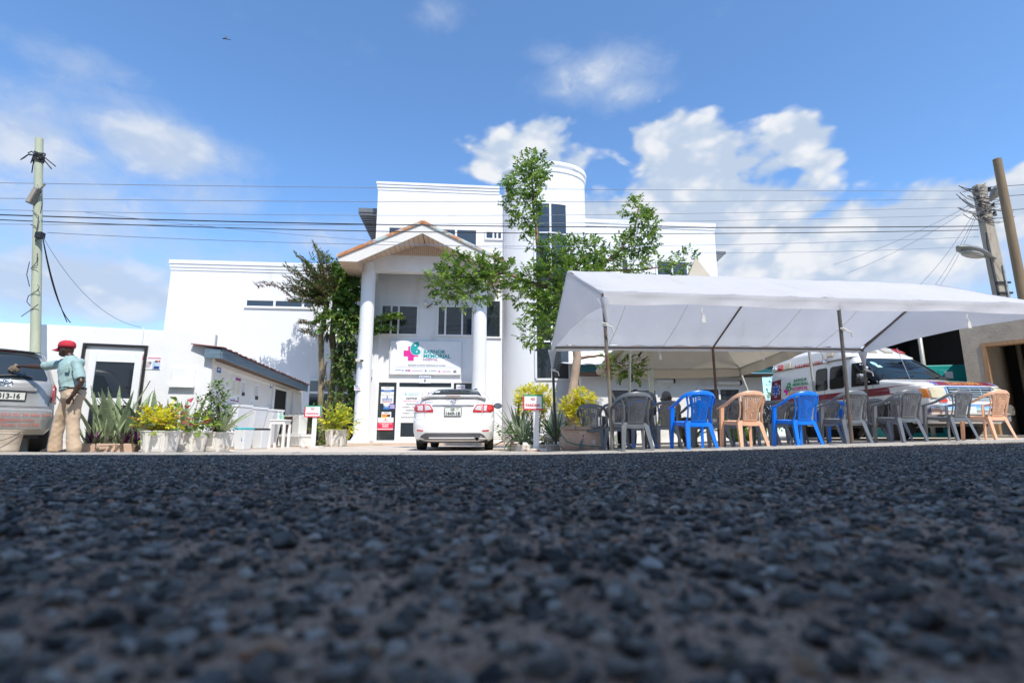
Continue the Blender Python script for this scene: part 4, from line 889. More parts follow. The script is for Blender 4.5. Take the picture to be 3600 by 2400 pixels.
# ================================================================== tents
def grid_mesh(fn, nu, nv):
    vs = [fn(i / nu, j / nv) for j in range(nv + 1) for i in range(nu + 1)]; n = nu + 1
    return vs, [(j * n + i, j * n + i + 1, (j + 1) * n + i + 1, (j + 1) * n + i) for j in range(nv) for i in range(nu)]
V = Vector
def front_tent():
    FL, FM, FR_ = V((1.42, 7.75, 2.52)), V((5.40, 8.25, 2.54)), V((9.4, 8.75, 2.58))
    BL, BM, BR = V((.85, 10.7, 2.19)), V((4.4, 11.1, 2.25)), V((7.95, 11.5, 2.28))
    RL, RR = V((1.05, 9.2, 3.34)), V((8.62, 10.1, 3.35)); RM = (RL + RR) / 2
    t = thing('canopy_tent', 'large white gable canopy tent standing over the plastic chairs', 'tent', (5, 9.5, 0))
    def seg(a, b, c, u): return a.lerp(b, u * 2) if u < .5 else b.lerp(c, u * 2 - 1)
    def slope(E0, E1, E2, out):
        def fn(u, v):
            p = seg(E0, E1, E2, u).lerp(seg(RL, RM, RR, u), v)
            bay = abs(math.sin(u * 2 * math.pi)); 
            p = p - V((0, 0, .055 * bay * math.sin(math.pi * min(1, v * 1.0)) + .018 * math.sin(u * 37 + v * 3) * bay * (1 - v) * v * 2 + .006 * math.sin(u * 61 + 5 * v) + .010 * math.sin(u * 90 + 14 * v) * (1 - v) ** 2 + .008 * math.sin(u * 17 - v * 9) * v))
            if v < .12: p = p + V((out.x, out.y, 0)) * (.03 * (1 - v / .12)) + V((0, 0, .012))
            return p
        return fn
    of, ob = V((.12, -.99, 0)), V((-.12, .99, 0))
    cvs, cfs = [], []
    m = MB()
    m.add(*grid_mesh(slope(FL, FM, FR_, of), 64, 14)); m.add(*grid_mesh(slope(BL, BM, BR, ob), 64, 14))
    m.build('roof_cover', FABRIC, t, smooth=True, recalc=False)
    # hanging valances
    def val(E0, E1, E2, out, drop):
        def fn(u, v):
            p = seg(E0, E1, E2, u) + V((out.x, out.y, 0)) * (.03 + .015 * v * math.sin(u * 41 + 2 * v))
            fall = drop * (1 - .16 * abs(math.sin(u * 2 * math.pi)) * .8) * (1 + .05 * math.sin(u * 23))
            return p + V((0, 0, .012 - fall * v))
        return fn
    MB().add(*grid_mesh(val(FL, FM, FR_, of, .215), 72, 4)).build('front_valance', FABRIC, t, smooth=True, recalc=False)
    MB().add(*grid_mesh(val(BL, BM, BR, ob, .13), 72, 3)).build('back_valance', FABRIC, t, smooth=True, recalc=False)
    def gable(E0, E1, K, outx, drop0, drop1):
        def fn(u, v):                # v 0 top rafters .. 1 hem
            e = E0.lerp(E1, u); top = (E0.lerp(K, u * 2) if u < .5 else K.lerp(E1, u * 2 - 1))
            hem = e - V((0, 0, lerp(drop0, drop1, u) - .10 * math.sin(math.pi * u)))
            p = top.lerp(hem, v)
            return p + outx * (.02 + .03 * math.sin(math.pi * v) * math.sin(math.pi * u) + .012 * math.sin(u * 19 + v * 4) * v)
        return fn
    MB().add(*grid_mesh(gable(FL, BL, RL, V((-1, -.1, 0)), .22, .16), 30, 12)).build('end_panel', FABRIC, t, smooth=True, recalc=False)
    MB().add(*grid_mesh(gable(FR_, BR, RR, V((1, .1, 0)), .20, .14), 30, 12)).build('end_panel', FABRIC, t, smooth=True, recalc=False)
    # corner sleeves gathered round the poles
    d0 = V((0, 0, -.04))
    def bar(a, b, nm='frame_bar', r=.019, mt=RUSTPOLE): MB().tube([a, b], r, 8).build(nm, mt, t, smooth=40)
    for a, b in ((FL, FM), (FM, FR_), (BL, BM), (BM, BR), (RL, RM), (RM, RR), (FL, RL), (BL, RL), (FM, RM), (BM, RM), (FR_, RR), (BR, RR)): bar(a + d0, b + d0)
    for k in (.17, .34, .67, .84):               # seams / webbing under the back slope
        a = seg(BL, BM, BR, k); b = seg(RL, RM, RR, k); MB().tube([a.lerp(b, i / 8) - V((0, 0, .10 * math.sin(math.pi * i / 8) + .02)) for i in range(9)], .006, 5).build('webbing', ROPE, t)
    def pole(b, tp, mt, r=.028):
        g = V((b[0], b[1], lot_z(b[0], b[1]))); MB().tube([g, tp + d0], r, 10).build('pole', mt, t, smooth=40)
    pole((1.54, 7.98), FL, M('old_pole', (.30, .27, .22), .6, metal=.3, var=.2, vs=8, dirt=(.22, .11, .07), dirt_lo=.45, dirt_hi=.6, ds=2)); pole((5.37, 8.27), FM, RUSTPOLE); pole((9.45, 8.75), FR_, RUSTPOLE)
    pole((.90, 10.72), BL, M('dark_pole', (.06, .055, .05), .5, metal=.4, var=.2)); pole((4.40, 11.1), BM, M('brown_pole', (.13, .075, .06), .6, var=.2)); pole((7.90, 11.5), BR, RUSTPOLE)
    for c, e in ((FL, V((.02, 0, 0))), (BL, V((.0, 0, 0))), (BR, V((0, 0, 0))), (FM, V((0, 0, 0)))):
        zs = c.z - .30; n = 10
        if c is not FM: MB().loft([[V((c.x + r_ * math.cos(j * .628), c.y + r_ * math.sin(j * .628), z)) + e * k for j in range(n)] for k, (r_, z) in enumerate(((.09, c.z - .10), (.060, c.z - .22), (.036, c.z - .36), (.030, c.z - .48)))], cap=False).build('corner_sleeve', FABRIC, t, smooth=True)
        kn = c - V((-.01, .02, .52)); MB().tube([kn + V((-.05, -.02, .02)), kn + V((.04, -.04, 0)), kn + V((.05, .02, .01)), kn + V((-.04, .03, -.01)), kn + V((.02, -.04, -.02)), kn + V((.10, -.05, -.05)), kn + V((.12, -.04, -.13))], .013, 6).build('tie', ROPE, t)
    for k, E in ((.16, 1), (.33, 1), (.66, 1), (.86, 1), (.2, 0), (.79, 0)):
        p = seg(*((BL, BM, BR) if E else (FL, FM, FR_)), k) - V((0, .0 if E else .05, .06 if E else .22))
        MB().tube([p, p - V((.02, 0, .06)), p - V((-.01, 0, .12))], .010, 5).build('tie', ROPE, t); MB().loft([[p - V((-.01 + w_ / 2, 0, z)), p - V((-.01 - w_ / 2, .004, z)), p - V((-.01 - w_ / 2, .008, z)), p - V((-.01 + w_ / 2, .004, z))] for w_, z in ((.02, .11), (.05, .16), (.055, .24))]).build('tie_end', ROPE, t)
front_tent()

def pagoda_tent():
    t = thing('pagoda_tent', 'cream pointed pagoda tent behind the large white canopy', 'tent', (4.8, 13, 0))
    C = [V((2.75, 11.75, 2.5)), V((7.0, 11.95, 2.55)), V((6.55, 14.7, 2.25)), V((2.55, 14.5, 2.2))]; K = V((4.95, 13.2, 5.05))
    m = MB(); v_ = MB()
    for i in range(4):
        a, b = C[i], C[(i + 1) % 4]
        def fn(u, v):
            e = a.lerp(b, u); p = e.lerp(K, v); h = (1 - v)
            p.z = e.z + (K.z - e.z) * (v ** 2.1 * .72 + v * .28) - .05 * math.sin(math.pi * u) * h; return p
        m.add(*grid_mesh(fn, 14, 14))
        ctr = V((4.7, 13.2, 0)); mid = (a + b) / 2 - ctr; mid.z = 0; mid.normalize()
        if i: v_.add(*grid_mesh(lambda u, v: a.lerp(b, u) + mid * (.02 + .02 * v * math.sin(u * 31)) - V((0, 0, .05 * math.sin(math.pi * u) + .26 * v - .01)), 24, 3))
    m.build('roof_cover', FABRIC2, t, smooth=True, recalc=False); v_.build('valance', FABRIC2, t, smooth=True, recalc=False)
    for i in range(4):
        a, b = C[i], C[(i + 1) % 4]; MB().tube([a - V((0, 0, .03)), b - V((0, 0, .03))], .02, 8).build('frame_bar', GALV, t); MB().tube([a - V((0, 0, .04)), a.lerp(K, .5) - V((0, 0, .62))], .018, 8).build('rafter', GALV, t)
    for c, b in ((C[3], (3.3, 14.0)), (C[2], (6.95, 14.25)), (C[1], (7.05, 11.95)), (C[0], (2.8, 12.6))):
        MB().tube([V((b[0], b[1], lot_z(*b))), c - V((0, 0, .05))], .03, 10).build('pole', GALV, t, smooth=40)
    # rolled up side flap on the left
    MB().tube([C[3] + V((-.1, -.2, -.12)), C[3].lerp(C[0], .5) + V((-.05, 0, -.02)), C[0] + V((-.05, 0, -.02))], .11, 10).build('rolled_flap', FABRIC2, t, smooth=True)
pagoda_tent()
# slim white post of the annex veranda
vp_ = tag(MB().box(at(2278, 1220, 13.2).x, at(2278, 1220, 13.2).x + .11, 13.2, 13.31, .05, 2.7).build('veranda_post', M('pale_post', (.66, .70, .62), .5), bevel=.01), 'slim pale square post standing between the two tents', 'post')

# ================================================================== plastic chairs (face +y)
CH = {}
def chair_set(key, mat):
    def build():
        out = []
        H = .86
        # backrest panel with lattice holes
        nu, nv = 10, 14
        us = [-1.0]
        for i in range(nu): us += [us[-1] + (2 / (nu * 1.0 + .38)) * .38, us[-1] + (2 / (nu + .38)) * 1.0] if False else [us[-1] + 2 / (nu + .4) * .4, us[-1] + 2 / (nu + .4)]
        us.append(1.0); vsn = [0.0]
        for i in range(nv): vsn += [vsn[-1] + 1 / (nv + .4) * .4, vsn[-1] + 1 / (nv + .4)]
        vsn.append(1.0)
        def P(u, v):
            hw = lerp(.118, .138, min(1, v * 1.4)) + .042 * max(0, v - .55) / .45
            z = .415 + .42 * v - .05 * v * u * u; x = u * hw
            return V((x, -.225 - .115 * v - .035 * (1 - u * u) * (.3 + v) + .02, z))
        vs = [P(u, v) for v in vsn for u in us]; n = len(us); fs = []
        for j in range(len(vsn) - 1):
            for i in range(n - 1):
                uc, vc = (us[i] + us[i + 1]) / 2, (vsn[j] + vsn[j + 1]) / 2
                hole = (i % 2 == 1) and (j % 2 == 1) and abs(uc) < .82 and .08 < vc < .93
                th_ = math.atan2((vc - .55) * 1.5, uc); rr_ = math.hypot(uc, (vc - .55) * 1.9)
                if rr_ < .40 + .20 * math.sin(3 * th_ + .6): hole = False        # moulded flower
                if not hole: fs.append((j * n + i, j * n + i + 1, (j + 1) * n + i + 1, (j + 1) * n + i))
        out.append(('backrest', MB().add(vs, fs).mesh('backrest', mat, True), .012))
        # arch and arms in one moulding
        pts = [(.280, .195, .640), (.290, .12, .652), (.293, .03, .666), (.290, -.06, .69), (.278, -.16, .735), (.25, -.235, .785), (.20, -.295, .825), (.12, -.335, .850), (0, -.352, .860)]
        pts = [V(p) for p in pts] + [V((-x, y, z)) for x, y, z in reversed(pts[:-1])]
        rings = []
        for i, p in enumerate(pts):
            d = (pts[min(i + 1, len(pts) - 1)] - pts[max(0, i - 1)]).normalized(); out_ = V((p.x, p.y * .6, 0)); out_ = (out_ - d * out_.dot(d)).normalized() if out_.length > .01 else V((0, -1, 0))
            up = d.cross(out_).normalized(); up = up if up.z > 0 else -up
            k = abs(i - (len(pts) - 1) / 2) / ((len(pts) - 1) / 2); w_ = lerp(.034, .054, k); h_ = lerp(.044, .018, k)
            rings.append([p + out_ * a * w_ / 1.0 + up * b * h_ for a, b in ((-.5, -.6), (-.55, .2), (-.3, .6), (.3, .6), (.62, .1), (.60, -.9), (.5, -.9), (.4, -.3))])
        out.append(('arm_rail', MB().loft(rings).mesh('arm_rail', mat, 50), 0))
        # seat: dished plate with downturned rim
        prof = []
        for r_, dz in ((.0, -.018), (.5, -.014), (.82, -.004), (.95, .006), (1.0, 0.0), (1.02, -.03), (1.02, -.055)):
            ring = []
            for j in range(28):
                a = 2 * math.pi * j / 28; c, s_ = math.cos(a), math.sin(a); q = (abs(c) ** 4 + abs(s_) ** 4) ** -.25
                hx = .235 if s_ > 0 else .215
                ring.append(V((max(r_, .01) * q * c * hx, .01 + max(r_, .01) * q * s_ * .235, .425 + dz + (.02 * s_ * r_))))
            prof.append(ring)
        out.append(('seat', MB().loft(prof, cap=True).mesh('seat', mat, 40), 0))
        def leg(a, b, w0, d0, w1, d1, inx):
            a, b = V(a), V(b); r = []
            for p, w_, dd in ((a, w0, d0), (a.lerp(b, .5), (w0 + w1) / 2, (d0 + d1) / 2), (b, w1, d1)):
                sx = 1 if inx > 0 else -1     # L-shaped channel
                r.append([p + V((x * sx, y, 0)) for x, y in ((0, 0), (w_, 0), (w_, .008), (.009, .008), (.009, dd), (0, dd))])
            return MB().loft(r).mesh('leg', mat, 30)
        for sx in (-1, 1):
            out.append(('leg', leg((.258 * sx + .0, .165, .650), (.272 * sx, .215, 0), .06, .05, .042, .04, -sx), 0))
            m = MB(); a, b = V((.205 * sx, -.205, .43)), V((.245 * sx, -.315, 0)); r = []
            for k, (w_, dd) in enumerate(((.075, .045), (.062, .04), (.046, .034))):
                p = a.lerp(b, k / 2); r.append([p + V((x * -sx, y, 0)) for x, y in ((0, 0), (w_, 0), (w_, .008), (.009, .008), (.009, dd), (0, dd))])
            out.append(('leg', m.loft(r).mesh('leg', mat, 30), 0))
            # stile joining seat, arm and arch at the back
            m = MB().tube([(.20 * sx, -.20, .40), (.175 * sx, -.235, .50), (.18 * sx, -.275, .64), (.205 * sx, -.30, .80)], [.024, .018, .018, .022], 8, flat=.55)
            out.append(('stile', m.mesh('stile', mat, 40), 0))
        return out
    CH[key] = build()
GREYC = M('grey_chair_plastic', (.125, .135, .150), .38, var=.10, vs=9, rand=.10); BLUEC = M('blue_chair_plastic', (.004, .17, .72), .34, var=.05, rand=.05); TANC = M('tan_chair_plastic', (.70, .40, .25), .38, var=.05, rand=.04)
chair_set('grey', GREYC); chair_set('blue', BLUEC); chair_set('tan', TANC)
def chair(key, u, vtop, yawdeg, label, Y=None, xoff=0, dz=0, tilt=0):
    if Y is None:
        Y = 8.5
        for _ in range(8):
            d = ray(u, vtop); Y = (lot_z(d.x / d.y * Y, Y) + .86 - CAMZ) / (d.z / d.y)
    d = ray(u, vtop + 60); x = d.x / d.y * Y + xoff
    # u is the middle of the backrest top, so step from it to the chair's own origin
    yaw = R(yawdeg + rnd.uniform(-2.5, 2.5)); f = V((-math.sin(yaw), math.cos(yaw), 0))
    x0, y0 = x + f.x * .30, Y + f.y * .30
    o = thing('plastic_chair', label, 'chair', (x0, y0, lot_z(x0, y0) + dz), yaw, 'plastic armchairs under and before the tent')
    for nm, me, sol in CH[key]:
        c = link(nm, me, o, world=False)
        if sol: md = c.modifiers.new('solid', 'SOLIDIFY'); md.thickness = sol; md.offset = 0
    return o
chair('grey', 2238, 1383, 4, 'light grey plastic armchair beside the front tent pole')
chair('blue', 2463, 1378, 6, 'blue plastic armchair left of the front tan chair')
chair('tan', 2645, 1378, 7, 'tan plastic armchair between the two blue front chairs')
chair('blue', 2838, 1379, 8, 'blue plastic armchair right of the front tan chair')
chair('grey', 3010, 1376, 9, 'grey plastic armchair behind the middle front tent pole')
chair('grey', 3205, 1373, 10, 'grey plastic armchair before the ambulance front wheel, second from the middle pole')
chair('grey', 3388, 1374, 10, 'grey plastic armchair before the ambulance grille')
chair('tan', 3520, 1374, 11, 'tan plastic armchair at the far right end of the front row')
for u, v, yw, lab in ((2078, 1423, -18, 'dark grey plastic armchair beside the brick planter, leftmost of all chairs'), (2165, 1419, -12, 'grey plastic armchair behind the tilted front tent pole'),
                      (2352, 1411, 6, 'grey plastic armchair in shade between the light grey and the left blue chair'), (2470, 1413, 6, 'grey plastic armchair hidden behind the left blue chair'), (2528, 1408, 6, 'grey plastic armchair seen just right of the left blue chair'),
                      (2580, 1410, 6, 'grey plastic armchair seen just left of the front tan chair'), (2700, 1411, 6, 'grey plastic armchair whose back shows right of the front tan chair'), (2742, 1409, 6, 'grey plastic armchair left of the right blue chair, in front of the ambulance tail'),
                      (2800, 1417, 6, 'grey plastic armchair mostly hidden behind the right blue chair'), (2920, 1407, 6, 'grey plastic armchair right behind the right blue chair'), (3080, 1404, 6, 'grey plastic armchair between the two grey front chairs by the ambulance'), (3160, 1400, 6, 'grey plastic armchair behind the second grey front chair')):
    chair('grey', u, v, yw, lab)
chair('blue', 2950, 1420, -10, 'small looking blue plastic armchair deep under the tent by the ambulance', Y=11.2)
# nested stack of chairs behind the light grey one
for k, key in enumerate(('grey', 'blue', 'grey', 'grey', 'grey')):
    names = ['lowest', 'second', 'third', 'fourth', 'topmost']
    chair(key, 2262, 1395, 2, '%s plastic armchair, %s of the nested stack behind the light grey chair' % (key, names[k]), Y=9.75, dz=.05 * k)

# ================================================================== vehicles: ring-stack bodies (local: y forward from the tail, x to the right)
class Body:
    def __init__(s, rows, Mx): s.rows = rows; s.M = Mx      # rows: z, w, yr, yf, cr, nr, cf, nf
    def par(s, z):
        r = s.rows
        if z <= r[0][0]: return r[0][1:]
        for a, b in zip(r, r[1:]):
            if z <= b[0]:
                t = (z - a[0]) / (b[0] - a[0]); return [lerp(p, q, t) for p, q in zip(a[1:], b[1:])]
        return r[-1][1:]
    def ring(s, z, n=10):
        w, yr, yf, cr, nr, cf, nf = s.par(z); pts = []
        for i in range(n + 1):
            a = math.pi / 2 * i / n; c, q = math.cos(a), math.sin(a)
            pts.append((w * q ** (2 / nr), yr + cr - cr * c ** (2 / nr), z))
        for k in (1 / 6, 2 / 6, .5, 4 / 6, 5 / 6): pts.append((w, lerp(yr + cr, yf - cf, k), z))
        for i in range(n + 1):
            a = math.pi / 2 * i / n; c, q = math.cos(a), math.sin(a)
            pts.append((w * c ** (2 / nf), yf - cf + cf * q ** (2 / nf), z))
        return pts + [(-x, y, z_) for x, y, z_ in reversed(pts[1:-1])]
    def at(s, kind, a, z):
        w, yr, yf, cr, nr, cf, nf = s.par(z)
        if kind == 'rear':
            k = min(1, abs(a) / w); return V((a, yr + cr - cr * max(0, 1 - k ** nr) ** (1 / nr), z))
        if kind == 'front':
            k = min(1, abs(a) / w); return V((a, yf - cf + cf * max(0, 1 - k ** nf) ** (1 / nf), z))
        sg = 1 if kind == 'right' else -1
        if a < yr + cr: x = w * max(0, 1 - min(1, (yr + cr - a) / cr) ** nr) ** (1 / nr)
        elif a > yf - cf: x = w * max(0, 1 - min(1, (a - yf + cf) / cf) ** nf) ** (1 / nf)
        else: x = w
        return V((sg * x, a, z))
    def pt(s, kind, a, z, o=0.0):
        p = s.at(kind, a, z)
        if o:
            e = .01; n = (s.at(kind, a + e, z) - s.at(kind, a - e, z)).cross(s.at(kind, a, z + e) - s.at(kind, a, z - e))
            ref = {'rear': V((0, -1, .2)), 'front': V((0, 1, .2)), 'right': V((1, 0, .1)), 'left': V((-1, 0, .1))}[kind]
            if n.length > 1e-9:
                n.normalize(); n = n if n.dot(ref) > 0 else -n; p = p + n * o
        return p
    def shell(s, name, mat, parent, dz=.03, cut=()):
        zs = []; z = s.rows[0][0]
        for a, b in zip(s.rows, s.rows[1:]):
            k = max(1, int(math.ceil((b[0] - a[0]) / dz))); zs += [lerp(a[0], b[0], i / k) for i in range(k)]
        zs.append(s.rows[-1][0])
        m = MB(s.M).loft([s.ring(z) for z in zs]); o = m.build(name, mat, parent, smooth=32)
        if cut:
            cm = MB(s.M)
            for (y, z, r, x0, x1) in cut:
                for sg in (-1, 1): cm.loft([[(sg * x, y + r * math.cos(2 * math.pi * j / 28), z + r * math.sin(2 * math.pi * j / 28)) for j in range(28)] for x in (x0, x1)])
            co = cm.build('cutter', mat, None)
            md = o.modifiers.new('cut', 'BOOLEAN'); md.operation = 'DIFFERENCE'; md.object = co; md.solver = 'EXACT'
            bpy.context.view_layer.update(); dg = bpy.context.evaluated_depsgraph_get()
            me = bpy.data.meshes.new_from_object(o.evaluated_get(dg)); o.modifiers.clear(); old = o.data; o.data = me; me.name = name
            bpy.data.objects.remove(co); bpy.data.meshes.remove(old)
            me.polygons.foreach_set('use_smooth', [True] * len(me.polygons)); me.set_sharp_from_angle(angle=R(32))
        return o
    def patch(s, name, mat, parent, kind, poly, o=.006, rings=4, seg=.05, smooth=True):
        pts = []
        for i, p in enumerate(poly):
            q = poly[(i + 1) % len(poly)]; k = max(1, int(math.hypot(q[0] - p[0], q[1] - p[1]) / seg)); pts += [(lerp(p[0], q[0], j / k), lerp(p[1], q[1], j / k)) for j in range(k)]
        cx = sum(p[0] for p in pts) / len(pts); cz = sum(p[1] for p in pts) / len(pts); n = len(pts)
        R_ = [[s.pt(kind, *p, -.004) for p in pts]] + [[s.pt(kind, cx + (a - cx) * k, cz + (z - cz) * k, o) for a, z in pts] for k in [1 - i / rings for i in range(rings)]]
        m = MB(s.M); vs = [p for r in R_ for p in r] + [s.pt(kind, cx, cz, o)]; fs = []
        for i in range(len(R_) - 1):
            for j in range(n): fs.append((i * n + j, i * n + (j + 1) % n, (i + 1) * n + (j + 1) % n, (i + 1) * n + j))
        b = (len(R_) - 1) * n; fs += [(b + j, b + (j + 1) % n, len(vs) - 1) for j in range(n)]
        return m.add(vs, fs).build(name, mat, parent, smooth=50)
    def line(s, name, mat, parent, kind, path, w=.008, o=.003):
        pts = []
        for p, q in zip(path, path[1:]):
            k = max(1, int(math.hypot(q[0] - p[0], q[1] - p[1]) / .04)); pts += [(lerp(p[0], q[0], j / k), lerp(p[1], q[1], j / k)) for j in range(k)]
        pts.append(path[-1]); return MB(s.M).tube([s.pt(kind, a, z, o * .3) for a, z in pts], w / 2, 5).build(name, mat, parent)
    def text(s, body, parent, kind, a, z, h, mat, width=None, bold=.02, o=.010, flip=False, shear=0, slope=0.0, name='lettering'):
        vs, fs = text(body, h, bold, shear=shear, width=width); k = -1 if flip else 1
        sg = {'rear': 1, 'front': -1, 'right': 1, 'left': -1}[kind] * k
        return MB(s.M).add([s.pt(kind, a + sg * x, z + y + slope * x, o) for x, y in vs], fs).build(name, mat, parent)
def hit_local(Mx, u, v, axis, val):
    inv = Mx.inverted(); o = inv @ V((0, 0, CAMZ)); d = inv.to_3x3() @ ray(u, v); k = (val - o[axis]) / d[axis]; return o + d * k
ALLOY = M('alloy_wheel', (.45, .45, .46), .35, metal=.6, var=.1)
def wheel(Mx, x, y, r, wd, parent, rimk=.64):
    sg = 1 if x > 0 else -1; mx = Mx @ Matrix.Translation((x, y, r)) @ Matrix.Rotation(math.pi / 2 * sg, 4, 'Y')
    h = wd / 2; prof = [(r * rimk, -h * .9), (r * .86, -h), (r * .96, -h * .92), (r, -h * .7), (r, -h * .28), (r * .985, -h * .26), (r * .985, -h * .20), (r, -h * .18), (r, h * .18), (r * .985, h * .20), (r * .985, h * .26), (r, h * .28), (r, h * .7), (r * .96, h * .92), (r * .86, h), (r * rimk, h * .9)]
    w_ = MB(mx).lathe(prof, 36).build('wheel', RUBBER, parent, smooth=35)
    m = MB(mx).lathe([(r * rimk * .98, -h * .8), (r * rimk, h * .86), (r * rimk * .93, h * .84), (r * rimk * .88, h * .4), (.0001, h * .35)], 36)
    for k in range(7):
        a = 2 * math.pi * k / 7; m.obox((0, 0, h * .66), (r * rimk * .9 * math.cos(a), r * rimk * .9 * math.sin(a), h * .72), .045, .03, up=(0, 0, 1))
    m.lathe([(.06, h * .3), (.06, h * .75), (.03, h * .8)], 16); m.build('rim', ALLOY, w_, smooth=35)
    return w_
def emblem(bd, parent, kind, a, z, r):
    for (rx, rz, da, dz) in ((r, r * .68, 0, 0), (r * .36, r * .66, 0, 0), (r * .68, r * .25, 0, r * .28)):
        MB(bd.M).tube([bd.pt(kind, a + da + rx * math.cos(i * .2618), z + dz + rz * math.sin(i * .2618), .012) for i in range(25)], r * .12, 6).build('emblem', CHROME, parent, smooth=True)

# ------------------------------------------------------------------ white saloon
def saloon():
    paint = M('white_car_paint', (.80, .80, .80), .28, var=.01, coat=.8); lampr = M('red_lamp', (.55, .01, .02), .12, var=0, coat=1); lampc = M('clear_lamp', (.62, .58, .60), .1, var=.1, coat=1)
    o = V((-1.262, 11.05, lot_z(-1.2, 11.5))); yaw = R(2.0)
    Mx = Matrix.Translation(o) @ Matrix.Rotation(yaw, 4, 'Z')
    t = thing('saloon_car', 'white saloon car parked tail first toward the road before the entrance', 'car', o, yaw)
    rows = [(.19, .78, .20, 4.30, .5, 3, .7, 2.6), (.25, .845, .06, 4.44, .45, 3, .8, 2.6), (.40, .872, .015, 4.52, .40, 3, .85, 2.5), (.55, .88, .0, 4.54, .40, 3, .9, 2.4), (.66, .884, .02, 4.50, .40, 3, .9, 2.4), (.70, .884, .055, 4.47, .42, 3, .9, 2.4), (.80, .882, .060, 4.35, .45, 3, .95, 2.4), (.90, .872, .065, 4.05, .45, 3, .9, 2.6), (.98, .858, .075, 3.70, .45, 3, .7, 3), (1.06, .835, .095, 3.42, .45, 3, .6, 3), (1.10, .81, .15, 3.30, .45, 3, .6, 3), (1.122, .785, .34, 3.22, .4, 3, .5, 3),
            (1.14, .762, .52, 3.16, .30, 3, .5, 3), (1.25, .700, .80, 2.96, .28, 3, .45, 3), (1.36, .632, 1.12, 2.70, .28, 3, .42, 3), (1.43, .560, 1.46, 2.46, .28, 2.6, .4, 2.6), (1.458, .46, 1.78, 2.30, .25, 2.4, .25, 2.4), (1.468, .30, 1.98, 2.2, .1, 2.2, .1, 2.2)]
    b = Body(rows, Mx)
    b.shell('body', paint, t, cut=((.98, .30, .36, .62, 1.2), (3.58, .30, .36, .62, 1.2)))
    MB(Mx).box(-.74, .74, .25, 4.2, .165, .30).build('underbody', BLACKP, t)
    for y in (.98, 3.58):
        for x in (-.765, .765): wheel(Mx, x, y, .315, .205, t)
    # glass
    b.patch('rear_window', GLASS2, t, 'rear', [(-.60, 1.165), (.60, 1.165), (.585, 1.22), (.46, 1.415), (.30, 1.43), (-.30, 1.43), (-.46, 1.415), (-.585, 1.22)])
    for sd in ('right', 'left'):
        b.patch('side_window', GLASS2, t, sd, [(.95, 1.16), (1.9, 1.15), (1.92, 1.40), (1.55, 1.38)]); b.patch('side_window', GLASS2, t, sd, [(1.97, 1.15), (2.85, 1.14), (2.45, 1.36), (1.99, 1.40)])
        sg = 1 if sd == 'right' else -1
        mm = MB(Mx).sphere((sg * .98, 2.72, 1.10), (.11, .06, .075), 14, 10).build('mirror', BLACKP if sg > 0 else paint, t, smooth=True); MB(Mx).obox((sg * .84, 2.74, 1.08), (sg * .92, 2.72, 1.09), .05, .04).build('mirror_stalk', BLACKP, mm)
        MB(Mx).loft([[V((sg * .98 + .09 * math.cos(i * .52), 2.665, 1.10 + .06 * math.sin(i * .52))) for i in range(12)], [V((sg * .98 + .09 * math.cos(i * .52), 2.658, 1.10 + .06 * math.sin(i * .52))) for i in range(12)]]).build('mirror_glass', CHROME, mm)
    b.patch('sticker', PAPER, t, 'rear', [(-.50, 1.30), (-.40, 1.31), (-.39, 1.34), (-.49, 1.335)], o=.010)
    # lamps
    for sg in (-1, 1):
        S = lambda pts: [(sg * x, z) for x, z in pts]
        lm = b.patch('tail_lamp', lampr, t, 'rear', S([(.868, .90), (.85, .985), (.63, .99), (.625, .815), (.80, .825), (.862, .86)]), o=.014)
        b.patch('lens', lampc, lm, 'rear', S([(.78, .96), (.65, .965), (.645, .845), (.76, .85)]) if sg < 0 else S([(.72, .965), (.65, .965), (.645, .845), (.70, .85)]), o=.021)
        cxx = .775 if sg > 0 else .805
        b.patch('round_reflector', M('round_reflector_red', (.75, .04, .05), .1, var=0, coat=1), lm, 'rear', [(sg * cxx + .045 * math.cos(i * .52), .905 + .05 * math.sin(i * .52)) for i in range(12)], o=.024)  # round red reflector in the lamp, a brighter red
        l2 = b.patch('tail_lamp', lampr, t, 'rear', S([(.615, .99), (.50, .975), (.425, .86), (.425, .815), (.615, .815)]), o=.014)
        b.patch('lens', lampc, l2, 'rear', S([(.605, .968), (.51, .955), (.455, .865), (.60, .85)]), o=.021)
        b.patch('reflector', lampr, t, 'rear', S([(.77, .445), (.62, .435), (.635, .41), (.76, .415)]), o=.008)
    b.patch('chrome_strip', CHROME, t, 'rear', [(-.43, .945), (.43, .945), (.45, .968), (-.45, .968)], o=.018)
    # dark lower valance and exhaust
    b.patch('lower_valance', M('dark_valance', (.10, .105, .12), .5, var=.1), t, 'rear', [(-.74, .235), (.74, .235), (.66, .335), (.58, .375), (-.58, .375), (-.66, .335)], o=.008)
    b.patch('valance_lip', paint, t, 'rear', [(-.50, .262), (.46, .262), (.46, .285), (-.50, .285)], o=.014)
    ex = MB(Mx).lathe([(.03, -.05), (.045, -.05), (.048, .12), (.03, .12)], 16); ex = MB(Mx @ Matrix.Translation((.52, .05, .255)) @ Matrix.Rotation(R(90), 4, 'X')).lathe([(.038, -.25), (.045, -.25), (.048, .10), (.040, .10), (.036, -.1)], 18).build('exhaust', STEEL, t, smooth=40)
    MB(Mx).box(-.55, .6, .3, .75, .20, .30).build('silencer', STEEL, t, bevel=.05)
    # boot spoiler
    rings = []
